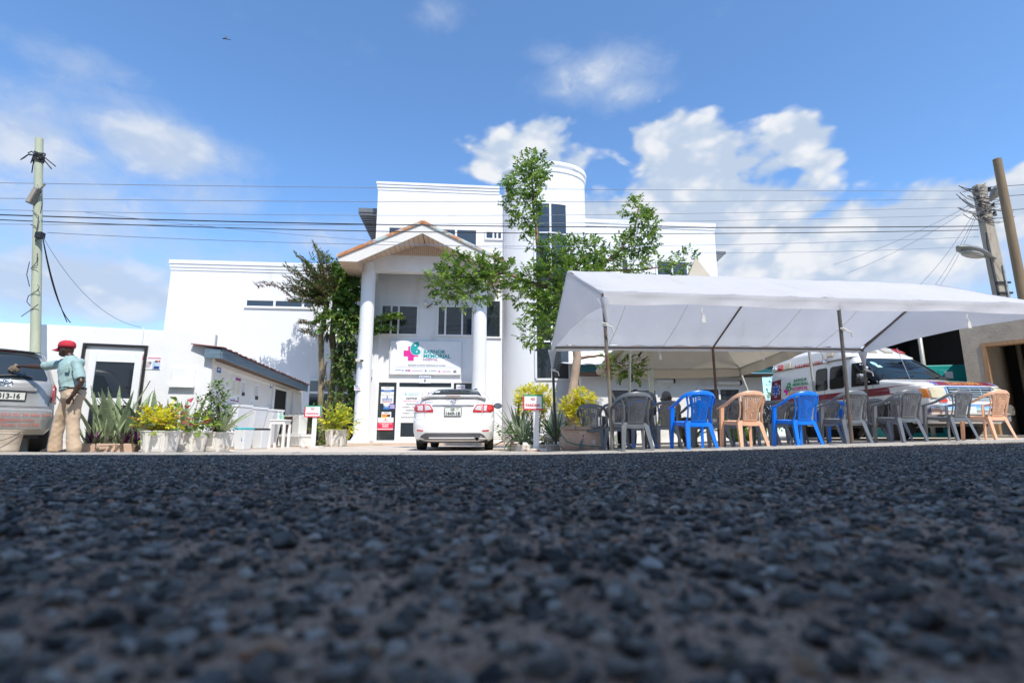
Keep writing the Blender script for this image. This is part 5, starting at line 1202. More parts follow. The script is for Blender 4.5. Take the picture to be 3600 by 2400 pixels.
    for i in range(25):
        k = -1 + 2 * i / 24; x = k * .70; dr = .035 * max(0, abs(k) - .75) / .25; z0 = 1.150 - dr * 1.3; y0 = .075 + .05 * k * k
        rings.append([(x, y0 + .015, z0), (x, y0 - .01, z0 + .018), (x, y0 + .01, z0 + .036 - dr * .4), (x, y0 + .14, z0 + .022 - dr * .6), (x, y0 + .22, z0 - .022), (x, y0 + .14, z0 - .035)])
    sp = MB(Mx).loft(rings).build('spoiler', paint, t, smooth=50); MB(Mx).box(-.155, .155, .058, .07, 1.154, 1.172).build('brake_lamp', M('brake_lens', (.35, .16, .14), .2, var=0), sp)
    # plate
    pl = b.patch('number_plate', M('plate_white', (.62, .66, .62), .5, var=.02), t, 'rear', [(-.175, .735), (.175, .735), (.175, .905), (-.175, .905)], o=.030)
    b.line('plate_rim', BLACKP, pl, 'rear', [(-.178, .732), (.178, .732), (.178, .908), (-.178, .908), (-.178, .732)], w=.014, o=.09)
    b.text('GS', pl, 'rear', -.01, .868, .052, INK, bold=.025, o=.034, width=.085); b.text('1449-18', pl, 'rear', 0, .782, .066, INK, bold=.025, o=.034, width=.30)
    b.patch('plate_flag', M('flag_mix', (.5, .3, .1), .5, var=.4, vs=120), pl, 'rear', [(.075, .87), (.115, .87), (.115, .892), (.075, .892)], o=.033)
    emblem(b, t, 'rear', 0, 1.035, .062)
    b.text('COROLLA', t, 'rear', -.52, 1.03, .026, CHROME, width=.18, bold=.03, o=.006); b.text('S', t, 'rear', .53, 1.03, .03, CHROME, width=.03, bold=.04, o=.006)
    GAP = M('panel_gap', (.18, .18, .19), .8, var=0)
    b.line('boot_gap', GAP, t, 'rear', [(-.62, .81), (-.60, .70), (-.52, .665), (.52, .665), (.60, .70), (.62, .81)]); b.line('boot_gap', GAP, t, 'rear', [(-.62, .99), (-.60, 1.09)]); b.line('boot_gap', GAP, t, 'rear', [(.62, .99), (.60, 1.09)])
    for sg in (-1, 1): b.line('bumper_gap', GAP, t, 'rear', [(sg * .87, .80), (sg * .80, .665), (sg * .60, .66)])
    for sd in ('right', 'left'): b.line('door_gap', GAP, t, sd, [(1.92, 1.13), (1.92, .35), (2.9, .35), (2.95, 1.1)]); b.line('door_gap', GAP, t, sd, [(1.92, .35), (1.3, .55), (1.0, 1.0)])
saloon()

# ------------------------------------------------------------------ ambulance
def ambulance():
    paint = M('ambulance_white', (.74, .74, .73), .3, var=.03, coat=.6, dirt=(.60, .58, .54), dirt_lo=.55, dirt_hi=.8, ds=2); maroon = M('maroon_stripe', (.20, .010, .030), .3, var=.05, coat=.6)
    hx, hy = .15, -.989; yaw = math.atan2(-hx, hy)       # heading = (-sin yaw, cos yaw)
    Lg = 5.15; fr = V((8.50, 10.45, 0)); right = V((math.cos(yaw), math.sin(yaw), 0)); hd = V((hx, hy, 0))
    org = fr - hd * Lg - right * .98; org.z = lot_z(9, 12) + .01
    Mx = Matrix.Translation(org) @ Matrix.Rotation(yaw, 4, 'Z')
    t = thing('ambulance', 'white high roof ambulance with maroon stripe parked behind the chairs', 'ambulance', org, yaw)
    rows = [(.33, .90, .10, Lg - .10, .25, 5, .3, 4), (.42, .965, .03, Lg - .06, .22, 5, .35, 4), (.60, .985, 0, Lg - .03, .22, 5, .38, 4), (.80, .995, 0, Lg - .02, .22, 5, .40, 4), (1.02, 1.0, 0, Lg - .04, .22, 5, .42, 4), (1.12, .995, 0, Lg - .08, .22, 5, .45, 4), (1.19, .985, 0, Lg - .20, .22, 5, .5, 3.5), (1.235, .98, 0, Lg - .45, .22, 5, .5, 3.2), (1.29, .97, .01, Lg - .85, .22, 5, .45, 3.2), (1.33, .965, .01, Lg - 1.08, .22, 5, .40, 3.2), (1.50, .945, .02, Lg - 1.26, .22, 5, .38, 3.2), (1.75, .905, .04, Lg - 1.56, .22, 5, .36, 3.2), (1.92, .87, .06, Lg - 1.80, .22, 5, .34, 3.2),
            (1.965, .885, .06, Lg - 1.85, .22, 5, .34, 3.4), (1.99, .905, .06, Lg - 1.86, .22, 5, .34, 3.6), (2.03, .895, .07, Lg - 1.95, .22, 5, .32, 3.6), (2.26, .83, .14, Lg - 2.30, .22, 5, .3, 3.6), (2.36, .74, .22, Lg - 2.5, .2, 4, .3, 3.4), (2.40, .55, .40, Lg - 2.75, .2, 4, .3, 3)]
    b = Body(rows, Mx); gl = M('ambulance_glass', (.012, .022, .026), .03, var=0, spec=.6); gk = M('black_tint', (.006, .007, .008), .06, var=0, spec=.3)
    b.shell('body', paint, t, cut=((1.02, .36, .43, .62, 1.3), (Lg - .98, .36, .43, .62, 1.3)))
    MB(Mx).box(-.8, .8, .3, Lg - .35, .28, .5).build('underbody', BLACKP, t)
    for y in (1.02, Lg - .98):
        for x in (-.85, .85): wheel(Mx, x, y, .37, .24, t, .58)
    sy = lambda u, v, x=.985: hit_local(Mx, u, v, 0, x)
    def srect(u0, u1, v0a, v1a, name, mat, inset=.0, o=.006):
        a = sy(u0, v0a); c = sy(u1, v1a); return a, c
    # windscreen and windows
    ws = b.patch('windscreen', gl, t, 'front', [(-.86, 1.36), (.86, 1.36), (.84, 1.50), (.745, 1.86), (.66, 1.90), (-.66, 1.90), (-.745, 1.86), (-.84, 1.50)], o=.008, rings=6)
    b.line('screen_seal', BLACKP, ws, 'front', [(-.88, 1.345), (.88, 1.345), (.86, 1.50), (.76, 1.87), (.67, 1.915), (-.67, 1.915), (-.76, 1.87), (-.86, 1.50), (-.88, 1.345)], w=.03)
    for x0, x1, z1 in ((-.25, -.75, 1.52), (.55, .05, 1.50)): MB(Mx).tube([b.pt('front', lerp(x0, x1, k / 6), lerp(1.36, z1 - .06, (k / 6) ** 2), .025) for k in range(7)], .010, 5).build('wiper', BLACKP, ws)
    for z, r_, mt in ((1.76, .055, M('sticker_cyan', (.35, .60, .68), .4, var=0)), (1.68, .05, M('sticker_pale', (.45, .62, .55), .4, var=0))):
        xx = .64 if r_ > .052 else .62
        b.patch('screen_sticker', mt, ws, 'front', [(xx + r_ * math.cos(i * .52), z + r_ * math.sin(i * .52)) for i in range(12)] if r_ > .052 else [(xx - .06, z - .03), (xx + .05, z - .03), (xx + .05, z + .03), (xx - .06, z + .03)], o=.013)
    # steering wheel and light dash seen through the screen are reduced to pale dashboard strip
    yy_ = lambda u: sy(u, 1330).y
    yw = [(yy_(2990), yy_(3062)), (yy_(2912), yy_(2963)), (yy_(2862), yy_(2904))]
    for k, (y0, y1) in enumerate(yw):
        z0, z1 = 1.24, 1.80
        poly = [(y0, z0), (y1 + .20, z0), (y1 + .17, 1.36), (y1 - .10, z1), (y0, z1)] if k == 0 else [(y0, z0 + .04), (y0 + .04, z0), (y1 - .04, z0), (y1, z0 + .04), (y1 - .03, z1 - .04), (y1 - .06, z1), (y0 + .06, z1), (y0 + .01, z1 - .04)]
        for sd in ('right', 'left'):
            w_ = b.patch('side_window', gk, t, sd, poly, o=.007); b.line('window_seal', BLACKP, w_, sd, poly + [poly[0]], w=.022)
    GAP = M('ambulance_gap', (.10, .10, .10), .8, var=0)
    for sd in ('right', 'left'):
        b.patch('stripe', maroon, t, sd, [(.10, .93), (Lg - .12, .98), (Lg - .12, 1.155), (.10, 1.11)], o=.004, rings=3)
        b.line('door_gap', GAP, t, sd, [(Lg - 2.85, .5), (Lg - 2.85, 1.86)]); b.line('door_gap', GAP, t, sd, [(Lg - 1.36, .75), (Lg - 1.36, 1.24), (Lg - 1.75, 1.85)]); b.line('roof_joint', GAP, t, sd, [(.2, 1.955), (Lg - 2.0, 1.955)], w=.02)
    # rear quarter: maroon panel with star of life, name, logo
    b.patch('emblem_panel', maroon, t, 'right', [(.12, 1.10), (.60, 1.12), (.56, 1.70), (.16, 1.66)], o=.007)
    def star(kind, a, z, r, parent):
        for k in range(3):
            an = math.pi / 3 * k + math.pi / 2; c, s_ = math.cos(an), math.sin(an)
            for (rr, ww, o, mt) in ((r * 1.08, r * .27, .010, PAPER), (r, r * .20, .013, M('star_blue', (.03, .12, .48), .4, var=0))): b.patch('emblem_star', mt, parent, kind, [(a + c * rr - s_ * ww, z + s_ * rr + c * ww), (a - c * rr - s_ * ww, z - s_ * rr + c * ww), (a - c * rr + s_ * ww, z - s_ * rr - c * ww), (a + c * rr + s_ * ww, z + s_ * rr - c * ww)], o=o + .0008 * k, rings=2)
    star('right', .36, 1.40, .19, t)
    S = 1.0
    b.patch('logo_cross', MAGENTA, t, 'right', [(.71, 1.30), (.79, 1.30), (.79, 1.225), (.87, 1.225), (.87, 1.30), (.95, 1.30), (.95, 1.38), (.87, 1.38), (.87, 1.46), (.79, 1.46), (.79, 1.38), (.71, 1.38)], o=.007, rings=2)
    b.patch('logo_leaf', GREENP, t, 'right', [(.94, 1.58), (.86, 1.54), (.83, 1.46), (.84, 1.38), (.90, 1.33), (1.0, 1.33), (1.05, 1.38), (1.03, 1.44), (.97, 1.45), (1.01, 1.52)], o=.010, rings=2)
    for a_, z_ in ((.92, 1.49), (.965, 1.385)): b.patch('logo_dot', PAPER, t, 'right', [(a_ + .02 * math.cos(i * .785), z_ + .02 * math.sin(i * .785)) for i in range(8)], o=.013, rings=1)
    for body, z, h, mt, wd, a_ in (('BARNOR', 1.60, .085, GREENP, .52, 1.38), ('MEMORIAL', 1.49, .085, GREENP, .62, 1.40), ('HOSPITAL', 1.37, .09, MAGENTA, .62, 1.38), ('AMBULANCE', 1.235, .095, GOLDP, .82, 1.32)): b.text(body, t, 'right', a_, z, h, mt, width=wd, bold=.03, o=.007)
    pq, pr_, pc_ = sy(2852, 1280, .885), sy(2747, 1292, .88), sy(2774, 1286, .88)
    b.text('PARAMEDIC SERVICE', t, 'right', pq.y, pq.z, .085, RED, width=1.25, bold=.02, o=.008)
    # roof lamps
    def lampbox(kind, a, z, w_, h_, mt, nm='beacon'):
        o_ = b.patch(nm, CHROME, t, kind, [(a - w_ / 2 - .012, z - h_ / 2 - .012), (a + w_ / 2 + .012, z - h_ / 2 - .012), (a + w_ / 2 + .012, z + h_ / 2 + .012), (a - w_ / 2 - .012, z + h_ / 2 + .012)], o=.02, rings=2); b.patch('lens', mt, o_, kind, [(a - w_ / 2, z - h_ / 2), (a + w_ / 2, z - h_ / 2), (a + w_ / 2, z + h_ / 2), (a - w_ / 2, z + h_ / 2)], o=.05, rings=2)
    rl = M('beacon_red', (.60, .02, .02), .15, var=0, coat=1); yl = M('beacon_cream', (.62, .52, .34), .2, var=.1, coat=1)
    lampbox('right', pr_.y, pr_.z, .20, .13, rl); lampbox('right', pc_.y, pc_.z, .22, .13, yl); lampbox('right', Lg - 2.65, 2.13, .22, .10, yl)
    for xx, mt in ((.62, rl), (.22, yl), (-.22, yl), (-.62, rl)): lampbox('front', xx, 2.15, .22, .12, mt)
    for yy, zz in ((sy(2724, 1306, .9).y, 2.02), (sy(2903, 1273, .9).y, sy(2903, 1273, .9).z)): MB(Mx).sphere((.90, yy, zz), (.05, .08, .06), 10, 8).build('marker_lamp', CHROME, t, smooth=True)
    # front end
    b.patch('hood_band', maroon, t, 'front', [(-.95, 1.105), (.95, 1.105), (.94, 1.195), (-.94, 1.195)], o=.005)
    b.text('AMBULANCE', t, 'front', .02, 1.150, .060, GOLDP, width=.80, bold=.0, o=.009, flip=True); star('front', .70, 1.150, .040, t); star('front', -.74, 1.150, .040, t)
    for (a_, z_, r_, mt) in ((.42, 1.236, .06, GREENP), (.46, 1.230, .05, MAGENTA)): b.patch('hood_logo', mt, t, 'front', [(a_ + r_ * math.cos(i * .785), z_ + .008 * math.sin(i * .785)) for i in range(8)], o=.005, rings=1)
    b.text('BARNOR MEMORIAL', t, 'front', -.05, 1.237, .018, GREENP, width=.6, bold=.02, o=.006)
    grl = b.patch('grille', BLACKP, t, 'front', [(-.50, .83), (.50, .83), (.54, 1.06), (-.54, 1.06)], o=.006)
    for z in (.85, .895, .94, .985, 1.035): b.line('grille_bar', CHROME, grl, 'front', [(-.5, z), (.5, z)], w=.022, o=.03)
    for x in (-.53, -.26, 0, .26, .53): b.line('grille_bar', CHROME, grl, 'front', [(x, .84), (x, 1.05)], w=.02, o=.02)
    b.line('grille_surround', CHROME, grl, 'front', [(-.52, .82), (.52, .82), (.56, 1.07), (-.56, 1.07), (-.52, .82)], w=.035, o=.03)
    for sg in (-1, 1):
        h_ = b.patch('headlight', M('headlight_lens', (.62, .56, .38), .12, var=.06, coat=1), t, 'front', [(sg * .58, .85), (sg * .86, .85), (sg * .87, 1.04), (sg * .60, 1.05)], o=.02)
        b.line('headlight_rim', CHROME, h_, 'front', [(sg * .57, .84), (sg * .87, .84), (sg * .88, 1.05), (sg * .59, 1.06), (sg * .57, .84)], w=.022, o=.03)
        b.patch('indicator', M('amber_lens', (.75, .24, .02), .15, var=0, coat=1), t, 'front', [(sg * .89, .85), (sg * .985, .85), (sg * .98, 1.04), (sg * .90, 1.04)], o=.015)
        b.patch('grille_lamp', rl, t, 'front', [(sg * .58, .76), (sg * .74, .76), (sg * .74, .815), (sg * .58, .815)], o=.02)
    rings = []
    for i in range(17):
        k = -1 + 2 * i / 16; x = k * 1.0; y = Lg + .10 - .16 * abs(k) ** 4; rings.append([(x, y - .06, .50), (x, y + .03, .50), (x, y + .045, .55), (x, y + .045, .66), (x, y + .02, .71), (x, y - .06, .71)])
    bp = MB(Mx).loft(rings).build('bumper', CHROME, t, smooth=40); MB(Mx).box(-.8, .8, Lg - .1, Lg + .06, .36, .495).build('air_dam', M('grey_plastic', (.16, .16, .16), .6), bp, bevel=.03)
    MB(Mx).box(.14, .48, Lg + .150, Lg + .156, .53, .66).build('number_plate', M('plate_front', (.62, .66, .64), .5, var=0), bp)
    for x in (-.5, -.28): MB(Mx).box(x - .1, x + .1, Lg + .06, Lg + .147, .57, .63).build('bumper_slot', BLACKP, bp)
    mm = MB(Mx).box(.98, 1.20, Lg - 1.60, Lg - 1.45, 1.28, 1.42).build('mirror', BLACKP, t, bevel=.03); MB(Mx).tube([(.93, Lg - 1.45, 1.30), (1.05, Lg - 1.5, 1.30)], .03, 8).build('mirror_arm', BLACKP, mm); MB(Mx).box(1.06, 1.18, Lg - 1.58, Lg - 1.47, 1.421, 1.50).build('mirror_top', STEEL, mm, bevel=.02)
    mm = MB(Mx).box(-1.20, -.98, Lg - 1.60, Lg - 1.45, 1.28, 1.46).build('mirror', BLACKP, t, bevel=.03)
    MB(Mx).tube([b.pt('front', .62, 1.27, 0), b.pt('front', .62, 1.27, 0) + V((.03, -.2, .75))], .006, 5).build('aerial', CHROME, t)
ambulance()

# ------------------------------------------------------------------ silver SUV at the left edge
def suv():
    paint = M('silver_paint', (.42, .42, .41), .32, metal=.35, var=.04, coat=.5, dirt=(.36, .33, .29), dirt_lo=.5, dirt_hi=.75, ds=2.5)
    yaw = R(44); hd = V((-math.sin(yaw), math.cos(yaw), 0)); right = V((math.cos(yaw), math.sin(yaw), 0))
    corner = V((-7.72, 8.72, 0)); org = corner - right * .88; org.z = lot_z(-8, 8.6)
    Mx = Matrix.Translation(org) @ Matrix.Rotation(yaw, 4, 'Z')
    t = thing('silver_car', 'silver estate car being washed, cut off by the left edge', 'car', org, yaw)
    rows = [(.30, .82, .20, 4.2, .35, 3.6, .6, 3), (.40, .885, .03, 4.38, .33, 3.6, .7, 3), (.58, .90, 0, 4.45, .33, 3.6, .7, 3), (.70, .90, .01, 4.45, .33, 3.6, .7, 3), (.74, .90, .05, 4.43, .33, 3.6, .7, 3), (.90, .895, .075, 4.35, .36, 3.6, .7, 3), (1.05, .885, .085, 4.0, .36, 3.6, .7, 3), (1.16, .865, .11, 3.4, .36, 3.6, .5, 3), (1.22, .845, .15, 3.2, .36, 3.6, .5, 3), (1.45, .775, .32, 2.9, .35, 3.6, .5, 3), (1.60, .72, .44, 2.65, .34, 3.4, .5, 3), (1.68, .68, .48, 2.5, .34, 3.2, .45, 3), (1.74, .58, .62, 2.3, .3, 3, .4, 3), (1.76, .40, .85, 2.1, .2, 2.5, .3, 3)]
    b = Body(rows, Mx); b.shell('body', paint, t, cut=((.95, .34, .41, .6, 1.3), (3.5, .34, .41, .6, 1.3)))
    for y in (.95, 3.5):
        for x in (-.78, .78): wheel(Mx, x, y, .36, .23, t)
    MB(Mx).box(-.75, .75, .3, 4.0, .24, .42).build('underbody', BLACKP, t)
    b.patch('rear_window', GLASS2, t, 'rear', [(-.74, 1.20), (.74, 1.20), (.745, 1.25), (.60, 1.62), (.50, 1.65), (-.50, 1.65), (-.60, 1.62), (-.745, 1.25)], o=.007, rings=6)
    for sd in ('right', 'left'): b.patch('side_window', GLASS2, t, sd, [(.75, 1.22), (2.8, 1.2), (2.5, 1.6), (.9, 1.6)])
    rl = M('suv_lamp', (.42, .02, .03), .15, var=0, coat=1)
    for sg in (-1, 1): b.patch('tail_lamp', rl, t, 'rear', [(sg * .895, .82), (sg * .89, 1.12), (sg * .845, 1.15), (sg * .83, .84)], o=.015)
    b.patch('brake_lamp', rl, t, 'rear', [(-.30, 1.69), (.30, 1.69), (.28, 1.715), (-.28, 1.715)], o=.02)
    rings = []
    for i in range(21):
        k = -1 + 2 * i / 20; x = k * .62; rings.append([(x, .42 + .08 * k * k, 1.70), (x, .40 + .08 * k * k, 1.72 - .01 * k * k), (x, .66, 1.765 - .03 * k * k), (x, .66, 1.72)])
    MB(Mx).loft(rings).build('spoiler', paint, t, smooth=50)
    dx = .22
    b.patch('garnish', paint, t, 'rear', [(dx - .42, 1.015), (dx + .40, 1.015), (dx + .43, 1.065), (dx - .42, 1.065)], o=.03)
    pl = b.patch('number_plate', M('plate_grey', (.62, .63, .58), .5, var=.03), t, 'rear', [(dx - .28, .86), (dx + .28, .86), (dx + .28, .985), (dx - .28, .985)], o=.02)
    b.line('plate_rim', BLACKP, pl, 'rear', [(dx - .285, .855), (dx + .285, .855), (dx + .285, .99), (dx - .285, .99), (dx - .285, .855)], w=.016, o=.06)
    b.text('GX 1013-16', pl, 'rear', dx - .015, .922, .085, INK, width=.47, bold=.02, o=.026)
    emblem(b, t, 'rear', dx + .03, 1.13, .075)
    pk = M('faded_red_lettering', (.62, .20, .16), .5, var=.1)
    b.text('2-934 603 / +233 (0) 24 666 564', t, 'rear', dx + .12, .625, .050, pk, width=1.02, bold=.01, o=.008); b.text('ar.hospital@yahoo.com', t, 'rear', dx + .06, .545, .052, pk, width=.74, bold=.01, o=.008); b.text('Radio Gold FM', t, 'rear', dx + .28, .465, .048, pk, width=.44, bold=.01, o=.008)
    GAP = MATS['panel_gap']; b.line('tailgate_gap', GAP, t, 'rear', [(-.80, .76), (.80, .76), (.82, .9), (.81, 1.15), (.66, 1.66)], w=.012); b.line('tailgate_gap', GAP, t, 'rear', [(-.84, .735), (.84, .735)], w=.014)
    MB(Mx).obox((.92, 2.55, 1.22), (1.15, 2.5, 1.28), .1, .2).build('mirror', BLACKP, t, bevel=.03)
    MB(Mx).tube([b.pt('rear', .0, 1.215, .02), b.pt('rear', .3, 1.25, .03), b.pt('rear', .55, 1.235, .03)], .012, 6).build('wiper', BLACKP, t)
    return Mx, b
SUVM, SUVB = suv()

# ================================================================== people
def remesh(o, vox, smooth_it=6):
    md = o.modifiers.new('r', 'REMESH'); md.mode = 'VOXEL'; md.voxel_size = vox; md.use_smooth_shade = True
    m2 = o.modifiers.new('s', 'SMOOTH'); m2.iterations = smooth_it; m2.factor = .5
    bpy.context.view_layer.update(); dg = bpy.context.evaluated_depsgraph_get(); me = bpy.data.meshes.new_from_object(o.evaluated_get(dg))
    o.modifiers.clear(); old = o.data; o.data = me; me.name = old.name; bpy.data.meshes.remove(old)
    me.polygons.foreach_set('use_smooth', [True] * len(me.polygons)); return o
def wrinkle(o, amp, f, seed):
    rr = random.Random(seed); k = [V((rr.uniform(-1, 1), rr.uniform(-1, 1), rr.uniform(-.6, 1))).normalized() * f * rr.uniform(.7, 1.6) for _ in range(5)]
    me = o.data; n = len(me.vertices); co = np.empty(n * 3, np.float32); no = np.empty(n * 3, np.float32)
    me.vertices.foreach_get('co', co); me.vertex_normals.foreach_get('vector', no); co = co.reshape(-1, 3); no = no.reshape(-1, 3)
    s_ = sum(np.sin(co @ np.array(q) + 1.7 * np.sin(co[:, 2] * 9 + i)) for i, q in enumerate(k)) / 5
    me.vertices.foreach_set('co', (co + no * (s_ * amp)[:, None]).astype(np.float32).ravel()); me.update()
SKIN = M('dark_skin', (.060, .030, .020), .42, var=.12, vs=14, bump=.05); HAIRB = M('black_hair', (.012, .011, .010), .85, var=.2, bump=.6, bs=160); HAIRG = M('grey_hair', (.16, .15, .145), .8, var=.25, vs=30, bump=.6, bs=160)
def hand_on(mb, wrist, tip_dir, palm_n, size=.18, curl=.5, thumb_side=1.0):
    d = V(tip_dir).normalized(); n = V(palm_n); n = (n - d * n.dot(d)).normalized(); s_ = d.cross(n)
    w = V(wrist); pal = [w, w + d * size * .25, w + d * size * .48]
    mb.tube(pal, [size * .16, size * .22, size * .24], 10, flat=.5)
    for k, (off, ln) in enumerate(((-.36, .42), (-.12, .48), (.12, .46), (.34, .36))):
        a = w + d * size * .44 + s_ * off * size * .48; c = a + d * ln * size * .5 + n * curl * size * .10; e = c + d * ln * size * .45 + n * curl * size * .28
        mb.tube([a, c, e], [.0095, .009, .0075], 7)
    a = w + d * size * .14 + s_ * size * .18 * thumb_side; c = a + d * size * .2 + s_ * size * .20 * thumb_side; e = c + d * size * .18 + s_ * size * .04 * thumb_side + n * curl * size * .15; mb.tube([a, c, e], [.013, .011, .009], 7)
def man():
    Y = 8.25; Z = lambda x, y, dy=0.0: at(x / 2.614, 1050 + y / 2.614, Y + dy)
    g = lot_z(-7, 8.3)
    hand = SUVM @ hit_local(SUVM, 62, 1287, 1, .12)
    base = V((Z(620, 1400).x, Y, g)); t = thing('person', 'man in red cap, pale green shirt and khaki trousers wiping the silver car', 'person', base)
    # joints
    head = Z(612, 468); neck = Z(652, 545); ch = Z(655, 660); wa = Z(672, 800); hp = Z(672, 880)
    shn, shf = Z(706, 590, -.17), Z(610, 592, .17)
    eln, wrn = Z(748, 765, -.24), Z(668, 890, -.27)
    elf = shf.lerp(hand, .50) - V((0, 0, .035)); wrf = shf.lerp(hand, .88)
    kF, aF = Z(545, 1130, .10), Z(497, 1372, .12); kN, aN = Z(668, 1135, -.09), Z(668, 1385, -.10); aF.z = g + .09; aN.z = g + .09
    hF, hN = Z(640, 890, .09), Z(690, 890, -.09)
    b = MB()
    b.sphere(head, (.106, .082, .125), 18, 14); b.sphere(head + V((-.045, 0, -.062)), (.062, .056, .055), 14, 10)           # skull, jaw
    b.tube([head + V((-.085, 0, .012)), head + V((-.112, 0, -.022)), head + V((-.088, 0, -.034))], [.012, .017, .014], 8)     # nose
    b.sphere(head + V((-.098, 0, -.060)), (.014, .026, .012), 8, 6); b.sphere(head + V((-.092, 0, -.080)), (.014, .024, .010), 8, 6)
    for s_ in (-1, 1): b.sphere(head + V((.012, s_ * .078, -.008)), (.026, .012, .034), 10, 8)
    b.tube([head + V((.02, 0, -.06)), neck.lerp(head, .25), neck], [.056, .054, .064], 12)
    b.tube([neck, ch, wa, hp], [.08, .125, .12, .125], 14)
    b.tube([shn + V((.0, .05, 0)), shn, eln, eln.lerp(wrn, .3), wrn], [.05, .052, .042, .042, .028], 10); b.tube([shf - V((0, .05, 0)), shf, elf, elf.lerp(wrf, .3), wrf], [.05, .052, .043, .042, .028], 10)
    hand_on(b, wrn, Z(585, 985, -.27) - wrn, (-.1, 1, .0), .185, .6, 1); hand_on(b, wrf, hand - wrf + V((-.02, 0, -.01)), (.1, .5, -1), .185, .7, -1)
    for h_, k_, a_ in ((hF, kF, aF), (hN, kN, aN)): b.tube([hp.lerp(h_, .6), h_, k_, k_.lerp(a_, .3), a_], [.09, .085, .055, .056, .036], 10)
    bo = b.build('body', SKIN, t, smooth=True); remesh(bo, .0068, 2)
    s = MB(); s.tube([neck + V((-.01, 0, .035)), neck + V((0, 0, -.02)), Z(655, 600), ch, Z(662, 740), Z(668, 838)], [.070, .100, .155, .168, .162, .170], 18, flat=1.02)
    s.tube([shn + V((0, .09, .01)), shn, shn.lerp(eln, .5), shn.lerp(eln, .86)], [.070, .074, .072, .076], 12); s.tube([shf - V((0, .09, -.01)), shf, shf.lerp(elf, .5), shf.lerp(elf, .92)], [.070, .074, .070, .076], 12)
    s.tube([neck + V((-.03, -.05, .03)), neck + V((-.10, 0, -.045)), neck + V((-.03, .05, .03))], [.018, .02, .018], 8)
    so_ = s.build('shirt', M('pale_green_shirt', (.30, .43, .42), .8, var=.07, vs=7, bump=.3, bs=18), t, smooth=True); remesh(so_, .012, 5); wrinkle(so_, .016, 28, 3); wrinkle(so_, .005, 70, 13)
    MB().box(*(lambda q: (q.x - .03, q.x + .035, q.y, q.y + .02, q.z - .045, q.z + .045))(Z(608, 650, -.19))).build('chest_pocket', MATS['pale_green_shirt'], so_, bevel=.006)
    p = MB(); p.tube([Z(670, 815), Z(674, 870), hp + V((.01, 0, -.08))], [.155, .165, .155], 16, flat=1.0)
    for h_, k_, a_ in ((hF, kF, aF), (hN, kN, aN)): p.tube([h_ + V((.01, 0, .02)), h_.lerp(k_, .5), k_, k_.lerp(a_, .55), a_ + V((.02, 0, .0)), a_ + V((.015, 0, -.055))], [.112, .098, .086, .088, .094, .09], 12)
    po = p.build('trousers', M('khaki_cloth', (.52, .39, .27), .85, var=.07, vs=6, bump=.3, bs=16), t, smooth=True); remesh(po, .013, 4); wrinkle(po, .012, 24, 8); wrinkle(po, .004, 60, 18)
    MB().tube([Z(672, 822) + V((.160 * math.cos(i * .3927), .160 * math.sin(i * .3927), 0)) for i in range(17)], .018, 6, cap=False).build('belt', BLACKP, t)
    for a_ in (aF, aN):
        MB().loft([[V((a_.x + x + .0, a_.y + w_ * math.cos(j * .524), g + z + h_ * math.sin(j * .524))) for j in range(12)] for x, w_, z, h_ in ((.10, .03, .04, .035), (.07, .042, .05, .05), (.0, .045, .055, .055), (-.10, .05, .042, .042), (-.17, .045, .036, .036), (-.205, .022, .03, .025))]).build('shoe', M('dark_shoe', (.03, .03, .032), .5, var=.2), t, smooth=True)
    # cap
    c = MB(); c.loft([[head + V((-.002 + r_ * 1.12 * math.cos(j * .2618), r_ * .93 * math.sin(j * .2618), z)) for j in range(24)] for r_, z in ((.108, .030), (.112, .065), (.105, .105), (.086, .132), (.050, .150), (.004, .156))]); cp = c.build('cap', M('red_cap', (.50, .025, .045), .75, var=.08, vs=12, bump=.2), t, smooth=True)
    n = 13; MB().loft([[head + V((-.085 - ln * math.sqrt(max(0, 1 - (2 * j / (n - 1) - 1) ** 2)), .078 * (2 * j / (n - 1) - 1), .040 - ln * .30 - .02 * abs(2 * j / (n - 1) - 1) + dz)) for j in range(n)] for ln, dz in ((0, 0), (.07, .003), (.14, 0), (.14, -.008), (.07, -.007), (0, -.008))], closed=False).build('brim', MATS['red_cap'], cp, smooth=True)
    # cleaning rag in the hand
    rg = MB().sphere(hand + V((-.05, .0, -.035)), (.095, .03, .065), 20, 14).build('cleaning_rag', M('dirty_rag', (.22, .17, .12), .9, var=.3, vs=14, bump=.6, bs=25), None, smooth=True)
    wrinkle(rg, .026, 70, 4); tag(rg, 'crumpled brown rag in the hand of the man in the red cap', 'rag')
    w_ = MB().tube([wrn + V((.034 * math.cos(i * .6), .034 * math.sin(i * .6), .005)) for i in range(11)], .007, 6, cap=False).build('watch', BLACKP, t)
man()
